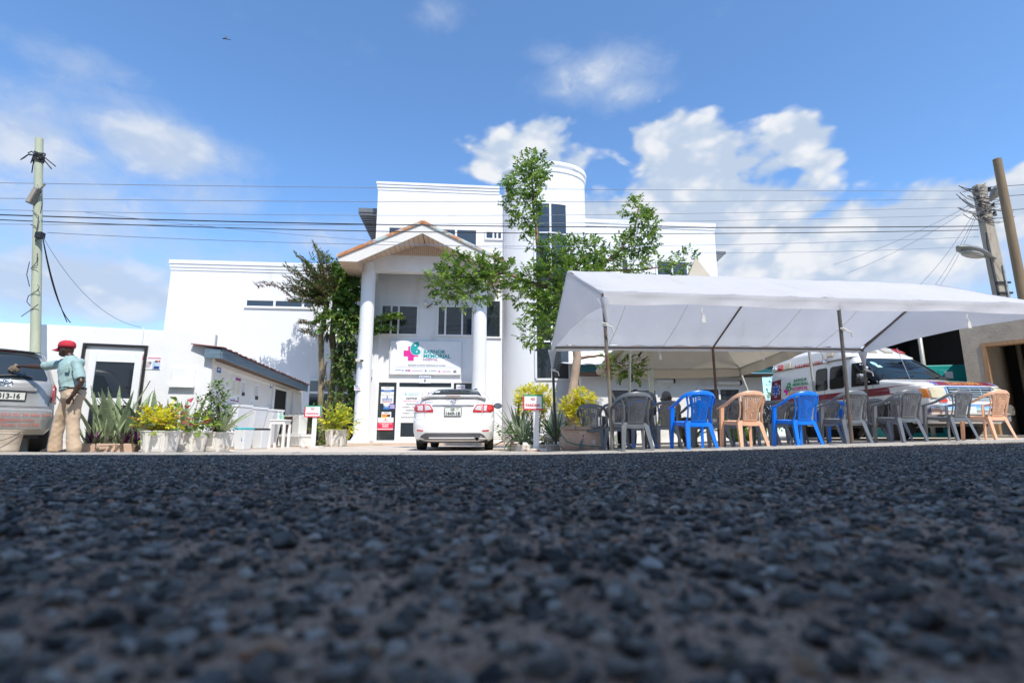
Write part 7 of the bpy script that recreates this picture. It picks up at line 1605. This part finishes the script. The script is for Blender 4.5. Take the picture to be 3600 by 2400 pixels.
BAN = [blade_mesh('leaf', 1, .34, b_, [LG2, LG1], .2, .15, 8, 0, .02) for b_ in (.5, .9)]
def rosette(name, label, cat, base, meshes, n, Lr, spread, rr, group=None, core=True, part='leaf', rmin=0.0):
    t = thing(name, label, cat, base, 0, group)
    for k in range(n):
        a = k * 2.39996 + rr.uniform(-.3, .3); f = (k + .5) / n; tilt = spread[0] + (spread[1] - spread[0]) * f + rr.uniform(-.08, .08); l = rr.uniform(*Lr)
        o = link(part, meshes[min(len(meshes) - 1, int(f * len(meshes)))] if len(meshes) > 2 else rr.choice(meshes), t, world=False)
        r_ = rmin * math.sqrt(f); o.location = (r_ * math.cos(a), r_ * math.sin(a), 0); o.scale = (l * rr.uniform(.85, 1.15), l, l)
        o.rotation_euler = Matrix.Rotation(a - math.pi / 2, 3, 'Z').to_4x4().to_3x3().__matmul__(Matrix.Rotation(-tilt, 3, 'X')).to_euler()
    return t
rr = random.Random(31)
# bed by the annex: snake plants, purple rosettes, low kerb
def bed_pt(u, v, Y): q = at(u, v, Y); q.z = lot_z(q.x, Y) + .05; return q
for k, (u, Y, n, l0, l1, lab) in enumerate(((348, 9.5, 9, .6, 1.0, 'tall mottled snake plant nearest the man in the red cap'), (402, 9.5, 8, .7, 1.12, 'mottled snake plant with the tallest leaf, before the annex glass door'), (445, 9.6, 9, .6, .95, 'mottled snake plant right of the tallest one'), (488, 9.7, 8, .55, .92, 'mottled snake plant behind the yellow potted croton'), (535, 9.9, 8, .55, .95, 'mottled snake plant below the health poster'), (590, 10.2, 8, .5, .85, 'mottled snake plant below the wall hatch'), (655, 10.5, 7, .5, .9, 'mottled snake plant behind the red caladium'), (375, 9.15, 8, .45, .7, 'short mottled snake plant at the front of the bed'))):
    rosette('snake_plant', lab, 'plant', bed_pt(u, 1575, Y), SNK, n + 4, (l0 * 1.15, l1 * 1.22), (.02, .42), rr, 'snake plants along the annex', rmin=.15)
for u, Y, lab in ((325, 8.95, 'purple and green spiky plant at the left end of the bed'), (425, 8.95, 'purple and green spiky plant in the middle of the bed'), (470, 9.0, 'purple and green spiky plant beside the first hexagonal planter')):
    o = rosette('boat_lily', lab, 'plant', bed_pt(u, 1580, Y), MOS, 22, (.30, .48), (.25, 1.35), rr, 'purple spiky plants in the bed', rmin=.05)
    for j in range(5):
        a = rr.uniform(0, 6.28); c = link('leaf', rr.choice(MOP), o, world=False); c.scale = (.42,) * 3; c.rotation_euler = (Matrix.Rotation(a, 3, 'Z') @ Matrix.Rotation(-rr.uniform(.3, .8), 3, 'X')).to_euler()
EDG = M('pinkish_concrete', (.50, .36, .27), .9, var=.12, vs=4, bump=.5, bs=30, dirt=(.22, .22, .10), dirt_lo=.58, dirt_hi=.7, ds=3)
q0, q1 = at(270, 1590, 8.75), at(480, 1590, 8.9)
bedk = thing('bed_edging', 'low pinkish concrete edging of the plant bed beside the man', 'edging', (q0 + q1) / 2)
for k in range(3):
    a, b = q0.lerp(q1, k / 3 + .004), q0.lerp(q1, (k + 1) / 3 - .004); a.z = b.z = lot_z(a.x, a.y) + .06; MB().obox(a, b, .14, .20).build('edging_block', EDG, bedk, bevel=.012)
m = MB(); qs = [at(265, 1585, 8.8), at(480, 1585, 8.95), at(720, 1570, 10.9), at(250, 1570, 10.2)]
struct(MB().add([V((q.x, q.y, lot_z(q.x, q.y) + .05)) for q in qs], [(0, 1, 2, 3)]).build('bed_soil', SOIL))
# --- hexagonal white planters
PLW = M('chipped_white_planter', (.68, .66, .62), .8, var=.06, vs=4, bump=.25, bs=30, dirt=(.40, .33, .26), dirt_lo=.55, dirt_hi=.66, ds=4)
def planter(u, v, Y, r, h, label, rot=0.0):
    c = at(u, v, Y); c.z = lot_z(c.x, Y); t = thing('hexagonal_planter', label, 'planter', c, rot, 'white hexagonal planters')
    hexr = lambda rad, z: [c + V((rad * math.cos(rot + k * math.pi / 3), rad * math.sin(rot + k * math.pi / 3), z)) for k in range(6)]
    MB().loft([hexr(r * .78, 0), hexr(r * .82, h * .06), hexr(r * .97, h * .95), hexr(r * 1.03, h * .96), hexr(r * 1.03, h), hexr(r * .9, h), hexr(r * .86, h * .9)]).build('pot', PLW, t, bevel=.012)
    MB().loft([hexr(r * .88, h * .88), hexr(r * .80, h * .93)]).build('soil', SOIL, t)
    for k in range(6):                                # raised double frame on each face
        lo0, lo1 = hexr(r * .82, h * .06)[k], hexr(r * .82, h * .06)[(k + 1) % 6]; hi0, hi1 = hexr(r * .97, h * .95)[k], hexr(r * .97, h * .95)[(k + 1) % 6]
        G_ = lambda a, b: lo0.lerp(lo1, a).lerp(hi0.lerp(hi1, a), b); n = (G_(1, 0) - G_(0, 0)).cross(G_(0, 1) - G_(0, 0)).normalized(); n = n if n.dot(G_(.5, .5) - (c + V((0, 0, h / 2)))) > 0 else -n
        for e0, e1, w_ in ((.16, .84, .022), (.25, .75, .014)):
            z0, z1 = (.10, .90) if e0 < .2 else (.17, .83); m = MB()
            for a, b in (((e0, z0), (e1, z0)), ((e1, z0), (e1, z1)), ((e1, z1), (e0, z1)), ((e0, z1), (e0, z0))): m.obox(G_(*a) + n * .004, G_(*b) + n * .004, w_, .014, up=n)
            m.build('panel_moulding', PLW, t)
    return c + V((0, 0, h * .92))
def leafy(name, label, cat, c, mats, clumps, dens, L_, W_, seed, stems=5, up=.8, spray=5, group=None):
    r2 = random.Random(seed); t = thing(name, label, cat, c, 0, group); m = MB()
    for k in range(stems):
        cc = V(clumps[k % len(clumps)][0]); m.tube([c + V((r2.uniform(-.06, .06), r2.uniform(-.06, .06), -.02)), c.lerp(cc, .5) + rv(r2) * .05, cc + rv(r2) * .08], [.014, .010, .004], 5)
    m.build('stems', TWIG, t); m = MB(); foliage(m, clumps, r2, dens, L_, W_, len(mats), up, spray); m.build('foliage', mats, t, recalc=False); return t
p = planter(558, 1588, 8.75, .31, .37, 'white hexagonal planter holding the yellow croton', .3)
leafy('croton_plant', 'bushy yellow and green croton in the first hexagonal planter', 'plant', p, [LY, LYG, LOR], [(p + V((-.13, -.05, .17)), (.18, .2, .11)), (p + V((.14, -.05, .16)), (.17, .2, .10)), (p + V((.0, 0, .23)), (.2, .18, .10))], 1300, .10, .05, 5, 7, 1.0)
leafy('croton_skirt', 'low green leaves hanging round the rim of the croton planter', 'plant', p + V((0, 0, .01)), [LG1, LG3, LYG], [(p + V((-.2, -.12, .06)), (.12, .1, .06)), (p + V((.12, -.15, .07)), (.16, .1, .06))], 700, .09, .05, 6, 4, .6)
p = planter(660, 1585, 9.35, .31, .37, 'white hexagonal planter holding the red caladium', .25)
leafy('caladium_plant', 'red veined caladium in the second hexagonal planter', 'plant', p, [LG1, LPK, LYG], [(p + V((-.02, -.08, .12)), (.24, .2, .12)), (p + V((-.1, -.05, .24)), (.15, .15, .12))], 420, .15, .12, 8, 6, .6, 3)
p = planter(755, 1583, 9.75, .31, .37, 'white hexagonal planter holding the tall green shrub', .2)
leafy('green_shrub', 'tall green shrub with orange flower buds in the third hexagonal planter', 'shrub', p, [LG1, LG2, LOL], [(p + V((-.05, .05, .72)), (.13, .13, .22)), (p + V((-.02, .05, .48)), (.15, .15, .2)), (p + V((-.30, .05, .50)), (.10, .1, .16)), (p + V((0, 0, .2)), (.24, .22, .14))], 1500, .075, .04, 9, 9, .8)
leafy('shrub_flowers', 'orange red buds among the leaves of the potted green shrub', 'flowers', p + V((.02, 0, 0)), [M('ixora_red', (.60, .10, .03), .6, var=.2)], [(p + V((-.33, -.06, .56)), (.06, .06, .05)), (p + V((-.28, -.08, .42)), (.04, .04, .04)), (p + V((-.02, -.12, .40)), (.04, .04, .04))], 900, .03, .02, 10, 3, .8, 4)
rosette('sword_plant', 'spiky sword leaved plant in the third hexagonal planter', 'plant', p + V((.12, -.08, .0)), SNK, 14, (.45, .80), (.05, 1.0), rr, rmin=.05)
p = planter(1182, 1567, 15.6, .36, .50, 'white hexagonal planter at the foot of the left portico column', .3)
leafy('croton_plant', 'yellow green croton in the planter by the left portico column', 'plant', p, [LYG, LY, LG3], [(p + V((-.1, -.05, .22)), (.26, .24, .22)), (p + V((.18, -.05, .20)), (.26, .24, .2)), (p + V((.05, 0, .36)), (.2, .2, .16))], 800, .16, .065, 12, 7, 1.0)
q = at(1110, 1560, 16.6); q.z = .0
leafy('green_shrub', 'dark straggly shrub between the bicycle and the palm', 'shrub', q, [LG2, LOL, LG1], [(q + V((.0, 0, .45)), (.32, .25, .40)), (q + V((.32, -.1, .5)), (.2, .2, .35)), (q + V((-.28, -.1, .8)), (.16, .15, .3)), (q + V((.4, .1, 1.0)), (.25, .2, .3))], 500, .12, .05, 14, 9, .5)
# --- variegated agaves and yellow shrubs by the tower
for u, v, Y, n, l0, l1, lab in ((1822, 1535, 11.8, 44, .75, 1.05, 'large variegated agave at the corner of the tower'), (1842, 1548, 10.9, 40, .5, .72, 'smaller variegated agave in front, behind the NO PARKING post'), (1955, 1535, 11.5, 44, .65, .95, 'variegated agave behind the dark tent pole')):
    q = at(u, v, Y); q.z = lot_z(q.x, Y) + .18; rosette('variegated_agave', lab, 'agave', q, AGV, n, (l0, l1), (.05, 1.45), rr, 'variegated agaves by the tower', rmin=.05)
K = 11.6 / F
for us, Y, lab, sd in (((1862, 1392, 52, 30), (1915, 1390, 28, 28), (1845, 1425, 36, 32), (1900, 1420, 42, 28), (1885, 1368, 26, 16), (1895, 1470, 20, 34)), 11.6, 'bright yellow shrub behind the NO PARKING sign', 40), (((2045, 1395, 40, 26), (2005, 1425, 36, 25), (2070, 1412, 28, 24), (2035, 1445, 42, 27), (1985, 1440, 18, 16), (2050, 1485, 26, 30)), 12.45, 'bright yellow shrub behind the leftmost chair', 41):
    q = at(us[0][0] + 10, 1560, Y); q.z = lot_z(q.x, Y)
    leafy('yellow_shrub', lab, 'shrub', q, [LY, LY, LYG], [(at(u, v, Y + .1 * (i % 2)), (a * K, a * K, b * K)) for i, (u, v, a, b) in enumerate(us)], 2600, .055, .032, sd, 10, .9, 6, 'yellow shrubs by the tower')
q = at(1925, 1530, 11.0); q.z = lot_z(q.x, 11.0); leafy('yellow_sprig', 'low yellow green sprig beside the NO PARKING post', 'shrub', q, [LYG, LY], [(at(1898, 1535, 10.9), (.10, .1, .16)), (at(1905, 1500, 10.9), (.06, .06, .1))], 500, .05, .025, 43, 4)
for u, lab in ((1800, 'dark bronze ground plant at the foot of the tower'), (1880, 'dark green ground plant behind the stone edging'), (1940, 'dark green ground plant below the agaves by the dark pole')):
    q = at(u, 1565, 11.1); q.z = lot_z(q.x, 11.1); leafy('ground_plant', lab, 'plant', q, [LG2, LPU if u == 1800 else LG1, LOL], [(q + V((0, 0, .2)), (.3, .22, .24))], 260, .13, .045, u, 6, .7)
# pale stone edging round that bed
EDW = M('pale_stone_edging', (.55, .50, .43), .9, var=.1, vs=5, bump=.4, bs=40)
ed = thing('stone_edging', 'low pale stone edging of the bed behind the NO PARKING sign', 'edging', at(1870, 1575, 10.6)); pts = [at(1795, 1565, 11.3), at(1850, 1580, 10.5), at(1910, 1580, 10.5), at(1962, 1575, 10.75)]
for a, b in zip(pts, pts[1:]):
    a, b = a.lerp(b, .01), a.lerp(b, .99); a.z = lot_z(a.x, a.y) + .05; b.z = lot_z(b.x, b.y) + .05; MB().obox(a, b, .16, .16).build('edging_block', EDW, ed, bevel=.015)
# weathered trough planter with plank rim
TER = M('weathered_terracotta', (.46, .33, .25), .9, var=.12, vs=4, bump=.5, bs=25, dirt=(.62, .58, .52), dirt_lo=.56, dirt_hi=.62, ds=6)
c = at(2045, 1575, 10.35); c.z = lot_z(c.x, c.y); t = thing('trough_planter', 'weathered terracotta trough with plank rim beside the leftmost chair', 'planter', c)
frm = lambda x, d, z: [c + V((sx * x * .8, sy * d, z)) for sx, sy in ((-1, -.6), (-.88, -1), (.88, -1), (1, -.6), (1, .6), (.88, 1), (-.88, 1), (-1, .6))]
MB().loft([frm(.46, .26, 0), frm(.53, .30, .08), frm(.53, .30, .26), frm(.48, .28, .28), frm(.50, .29, .40)]).build('trough', TER, t, bevel=.01)
for k in range(3): MB().box(c.x - .44 + k * .295, c.x - .44 + k * .295 + .288, c.y - .32, c.y - .20, c.z + .401, c.z + .47).build('plank', M('grey_plank', (.34, .26, .20), .85, var=.2, stretch=(.5, 4, 4)), t, bevel=.008)
rp = [c + V((-.45, -.33, .33)), c + V((-.32, -.34, .17)), c + V((-.15, -.36, .12)), c + V((.2, -.36, .09)), c + V((.6, -.38, .06)), c + V((.9, -.4, .05))]
tag(MB().tube(rp, .011, 6).build('green_rope', M('green_nylon', (.02, .14, .11), .7), smooth=True), 'green rope slung across the trough planter', 'rope')
# big leaved plants in the shade of the annex
for u, Y, n, l0, l1, lab in ((2420, 15.3, 9, .9, 1.5, 'dark broad leaved plant before the annex wall behind the left blue chair'), (2585, 14.9, 12, .8, 1.4, 'broad leaved plant behind the tan chair by the annex'), (2640, 15.0, 9, .6, 1.0, 'low broad leaved plant at the end of the annex'), (2190, 12.6, 8, .5, .8, 'spiky pale plant behind the grey chairs by the front pole')):
    q = at(u, 1560, Y); q.z = lot_z(q.x, Y); rosette('broad_leaf_plant', lab, 'plant', q, BAN if n != 8 else AGV, n, (l0, l1), (.1, .9), rr, 'plants in the shade of the annex', rmin=.08)
q = at(2715, 1500, 17.5); q.z = lot_z(q.x, 17.5); leafy('green_shrub', 'sunlit green bush in the gap beside the ambulance tail', 'shrub', q, [LG3, LG1, LYG], [(q + V((0, 0, .9)), (.5, .4, .7)), (q + V((.3, 0, 1.7)), (.4, .3, .5))], 160, .13, .06, 60, 8)
q = at(2945, 1535, 14.0)

# ================================================================== poles, wires
def pole_left():
    a = at(124, 1235, 9.6); b = at(138, 488, 9.6); d = (b - a) / (b.z - a.z); a = a - d * (a.z + .1)
    t = thing('utility_pole', 'pale green weathered timber utility pole before the annex', 'pole', a)
    PG = M('greenish_timber', (.42, .45, .33), .85, var=.12, vs=3, stretch=(4, 4, .5), bump=.3, bs=12, dirt=(.25, .19, .13), dirt_lo=.66, dirt_hi=.72, ds=6)
    n = 14; MB().tube([a.lerp(b, i / n) for i in range(n + 1)], [lerp(.088, .066, i / n) for i in range(n + 1)], 16).build('shaft', PG, t, smooth=40)
    r2 = random.Random(3); c = b - d * .42
    m = MB()
    for k in range(9): z = c + V((0, 0, r2.uniform(-.10, .12))); m.tube([z + V((.085 * math.cos(i * .5236), .085 * math.sin(i * .5236), .02 * math.sin(i + k))) for i in range(13)], .013, 5)
    m.build('cable_binding', BLACKP, t)
    for k in range(8):
        e = c + V((r2.choice((-1, 1)) * r2.uniform(.15, .35), r2.uniform(-.1, .1), r2.uniform(-.3, .08))); MB().tube([c + V((0, -.08, 0)), c.lerp(e, .5) + V((0, -.05, .06)), e], .011, 5).build('cable_end', BLACKP, t)
    q = at(120, 690, 9.48); MB(Matrix.Translation(q) @ Matrix.Rotation(R(20), 4, 'Y')).box(-.05, .05, -.06, .05, -.17, .17).build('lamp_housing', M('grey_lamp_box', (.20, .19, .16), .6, var=.1), t, bevel=.01); MB(Matrix.Translation(q) @ Matrix.Rotation(R(20), 4, 'Y')).box(-.04, .04, -.068, -.061, -.15, .15).build('lamp_glass', M('dull_lens', (.35, .30, .24), .3), t)
    MB().tube([at(140, 668, 9.5), at(160, 645, 9.4)], .02, 8).build('bracket', STEEL, t)
    for pts in (((132, 650), (146, 680), (148, 720), (142, 750)), ((112, 740), (136, 760), (131, 800), (124, 850)), ((108, 790), (125, 795), (134, 820), (140, 835)), ((104, 920), (94, 965), (104, 1007)), ((132, 890), (130, 920), (108, 945), (132, 940)), ((134, 1020), (100, 1040), (94, 1060), (106, 1075)), ((75, 1112), (104, 1092), (134, 1070)), ((132, 1000), (138, 1010), (132, 1020))):
        MB().tube([at(u, v, 9.6 - .09) for u, v in pts], .007, 5).build('loose_cable', BLACKP, t)
    MB().box(*(lambda q: (q.x - .06, q.x + .06, q.y - .05, q.y + .05, q.z - .07, q.z + .05))(at(141, 826, 9.5))).build('clamp', BLACKP, t)
    return a, b
PL0, PL1 = pole_left()
CONCP = M('pole_concrete', (.36, .31, .24), .85, var=.15, vs=4, stretch=(2, 2, .5), dirt=(.24, .18, .13), dirt_lo=.55, dirt_hi=.7, ds=3)
A1 = at(3440, 652, 16); A0 = V((A1.x + .25, 16, 0)); B1 = at(3505, 560, 14); B0 = V((B1.x + .05, 14, 0))
def street_lamp(label, base, tip, tilt, up):
    d = (tip - base); L_ = d.length; d.normalize(); s_ = d.cross(V((0, 0, 1))).normalized(); n = s_.cross(d)
    t = thing('street_lamp', label, 'lamp', base); rings = []
    for f, w_, h_ in ((0, .05, .05), (.12, .07, .07), (.35, .19, .15), (.6, .25, .18), (.85, .21, .16), (1.0, .05, .05)): rings.append([base + d * L_ * f + s_ * w_ * math.cos(j * .5236) + n * h_ * (math.sin(j * .5236) * (.8 if math.sin(j * .5236) > 0 else .45)) for j in range(12)])
    MB().loft(rings).build('head', M('lamp_grey', (.20, .21, .20), .5, metal=.3, var=.1), t, smooth=45)
    MB().loft([[base + d * L_ * (.62 + .26 * math.cos(j * .5236)) + s_ * .195 * math.sin(j * .5236) - n * dz for j in range(12)] for dz in (.045, .10, .125)]).build('lens', M('lamp_lens', (.33, .33, .30), .15, var=.1), t, smooth=True)
    return t
def poles_right():
    t = thing('utility_pole', 'grey concrete utility pole with insulators behind the tent, right of the sky wires', 'pole', A0)
    d = (A1 - A0); n = 10; m = MB()
    m.loft([[A0.lerp(A1, i / n) + V((sx * lerp(.20, .15, i / n), sy * lerp(.16, .12, i / n), 0)) for sx, sy in ((-1, -1), (1, -1), (1, 1), (-1, 1))] for i in range(n + 1)]); m.build('shaft', CONCP, t, bevel=.03)
    r2 = random.Random(8)
    INS = M('brown_insulator', (.05, .035, .03), .3, var=.2)
    for k, v in enumerate((672, 700, 728, 757)):
        f = at(3440, v, 16).z / A1.z; c = A0.lerp(A1, min(1, f)); 
        for sg in (-1, 1): MB(Matrix.Translation(c + V((sg * .22, -.12, 0)))).lathe([(.02, -.08), (.055, -.07), (.06, -.03), (.035, -.01), (.055, .02), (.05, .06), (.02, .08)], 12).build('insulator', INS, t, smooth=40)
        MB().obox(c + V((-.28, -.10, 0)), c + V((.28, -.10, 0)), .04, .05).build('crossbar', STEEL, t)
        for j in range(7):
            a = c + V((r2.uniform(-1.0, -.2), -.15, r2.uniform(-.12, .12))); e = c + V((r2.uniform(-.2, .8), -.2, r2.uniform(-.4, .2))); MB().tube(sag(a, e, r2.uniform(.05, .32), 10), .011, 5).build('jumper_cable', BLACKP if j % 3 else M('grey_cable', (.12, .12, .12), .6), t)
    q = A0.lerp(A1, .80); MB().tube([q + V((-.17, -.1, 0)), q + V((-.20, -.1, -.4)), q + V((-.19, -.12, -1.3)), A0.lerp(A1, .5) + V((-.2, -.1, 0))], .02, 6).build('down_cable', BLACKP, t)
    q = A0.lerp(A1, .62); MB().tube([q + V((.08, -.16, .4)), q + V((.08, -.18, -2.5))], .03, 8).build('conduit', GALV, t)
    for f in (.60, .56): q = A0.lerp(A1, f); MB().obox(q + V((-.22, -.16, 0)), q + V((.22, -.16, 0)), .05, .06).build('band', BLACKP, t)
    t = thing('utility_pole', 'brown round timber utility pole at the right edge', 'pole', B0); MB().tube([B0.lerp(B1, i / 12) for i in range(13)], [lerp(.135, .105, i / 12) for i in range(13)], 18).build('shaft', M('creosoted_timber', (.22, .155, .09), .8, var=.2, vs=3, stretch=(4, 4, .4), bump=.3, bs=10), t, smooth=40)
    street_lamp('grey street lamp head on the concrete pole below the wires', A0.lerp(A1, at(3475, 915, 16).z / A1.z) + V((-.1, -.15, 0)), at(3366, 868, 15.3), 0, 0)
    street_lamp('grey street lamp head between the two right hand poles at wire height', at(3482, 708, 15.4), at(3528, 648, 15.0), 0, 0)
poles_right()
WIRE = M('black_wire', (.015, .016, .02), .6, var=0); WIREG = M('grey_wire', (.22, .23, .26), .5, var=0); WIREB = M('thin_blue_grey_wire', (.16, .20, .30), .5, var=0)
def wire(label, pts, r, mat, Ya=11.0, Yb=15.85):
    us = [p[0] for p in pts]; out = []
    for k in range(41):
        u = lerp(us[0], us[-1], k / 40)
        for (u0, v0), (u1, v1) in zip(pts, pts[1:]):
            if u <= u1 + 1e-6: break
        v = np.interp(u, us, [p[1] for p in pts]) if len(pts) < 3 else float(np.polyval(np.polyfit(us, [p[1] for p in pts], 2), u))
        out.append(at(u, v, 1 / lerp(1 / Ya, 1 / Yb, (u - us[0]) / (us[-1] - us[0]))))
    tag(MB().tube(out, r, 6).build('overhead_wire', mat, smooth=True), label, 'wire', 'overhead wires')
wire('topmost overhead wire across the sky', [(-200, 640), (1800, 664), (3400, 672)], .007, WIREG); wire('second overhead wire from the top', [(-200, 694), (1800, 710), (3400, 700)], .007, WIREG)
wire('third overhead wire, passing the tower window', [(-200, 732), (1800, 757), (3400, 728)], .006, WIREG); wire('thick black overhead cable, upper of the two', [(-200, 748), (1150, 786), (2200, 799), (3440, 795)], .014, WIRE); wire('grey overhead wire just above the black cables', [(-200, 786), (1800, 786), (3400, 757)], .006, WIREG)
wire('thick black overhead cable, lower of the two', [(-200, 764), (1150, 809), (2200, 822), (3440, 808)], .011, WIRE); wire('thin overhead wire starting at the green timber pole', [(165, 818), (1150, 855), (2200, 866), (3440, 832)], .006, WIREB, 9.6); wire('lowest thin overhead wire across the sky', [(300, 745), (1150, 838), (1900, 874), (3440, 866)], .005, WIREB)
for k, (u, v, u2, v2) in enumerate(((3420, 725, 2980, 960), (3430, 740, 3230, 1005), (3432, 748, 3282, 1008), (3436, 752, 3300, 1010), (3420, 715, 2930, 930))):
    tag(MB().tube(sag(at(u, v, 15.8), at(u2, v2, 19), .15, 12), .006, 5).build('service_wire', WIREB), ['thin service wire fanning from the concrete pole to the far houses, second from top', 'thin service wire fanning down steeply from the concrete pole, leftmost steep one', 'thin service wire fanning down steeply from the concrete pole, middle steep one', 'thin service wire fanning down steeply from the concrete pole, rightmost steep one', 'thin service wire fanning from the concrete pole to the far houses, topmost'][k], 'wire')
for k, (u, v, dy, lab) in enumerate(((236, 1132, .5, 'drooping cable from the green timber pole to the annex roof, left one'), (248, 1134, .6, 'drooping cable from the green timber pole to the annex roof, right one'), (495, 1150, 1.3, 'long thin cable from the green timber pole to the annex parapet'))):
    a, e = at(150, 832, 9.5), at(u, v, 9.9 + dy); tag(MB().tube(sag(a, e, .12 + .12 * k, 12), .009 if k < 2 else .005, 5).build('drop_cable', WIRE if k < 2 else WIREB), lab, 'cable')
wr = B0.lerp(B1, .8)
for k, (v, lab) in enumerate(((650, 'short wire past the timber pole at the right edge, uppermost'), (685, 'short wire past the timber pole at the right edge, middle'), (735, 'short black wire past the timber pole at the right edge, lowest'))):
    tag(MB().tube([at(3445, v + 10, 15.9), at(3600, v, 14.8), at(3760, v - 10, 14.2)], .009, 5).build('short_wire', WIRE), lab, 'wire')
# ------------------------------------------------------------------ dragonfly in the air
def dragonfly():
    c = at(795, 138, 4.0); t = thing('dragonfly', 'small brown dragonfly hovering high in the blue sky', 'insect', c)
    B_ = M('dragonfly_brown', (.16, .07, .03), .5, var=.2); WG = M('dragonfly_wing', (.55, .58, .62), .3, var=0, transl=.5)
    MB().tube([c + V((-.026, 0, .004)), c + V((-.018, 0, .005)), c + V((-.004, 0, .004)), c + V((.006, 0, .0)), c + V((.028, 0, -.006)), c + V((.045, 0, -.010))], [.002, .0052, .0062, .003, .0024, .0018], 8).build('body', B_, t, smooth=True); MB().sphere(c + V((-.027, 0, .004)), .0048, 10, 8).build('head', M('dragonfly_eye', (.02, .06, .05), .3, var=0), t, smooth=True)
    for x, dx, h in ((-.012, -.012, .052), (.0, -.002, .042)):
        for sy in (-1, 1):
            a = c + V((x, 0, .006)); e = a + V((dx if sy > 0 else dx * -.5, sy * .02, h if sy > 0 else -.020)); s_ = V((.0065, 0, 0)); MB().add([a - s_ * .4, a + s_ * .4, a.lerp(e, .6) + s_, e + s_ * .3, e - s_ * .3, a.lerp(e, .6) - s_ * .8], [(0, 1, 2, 3, 4, 5)]).build('wing', WG, t)
dragonfly()
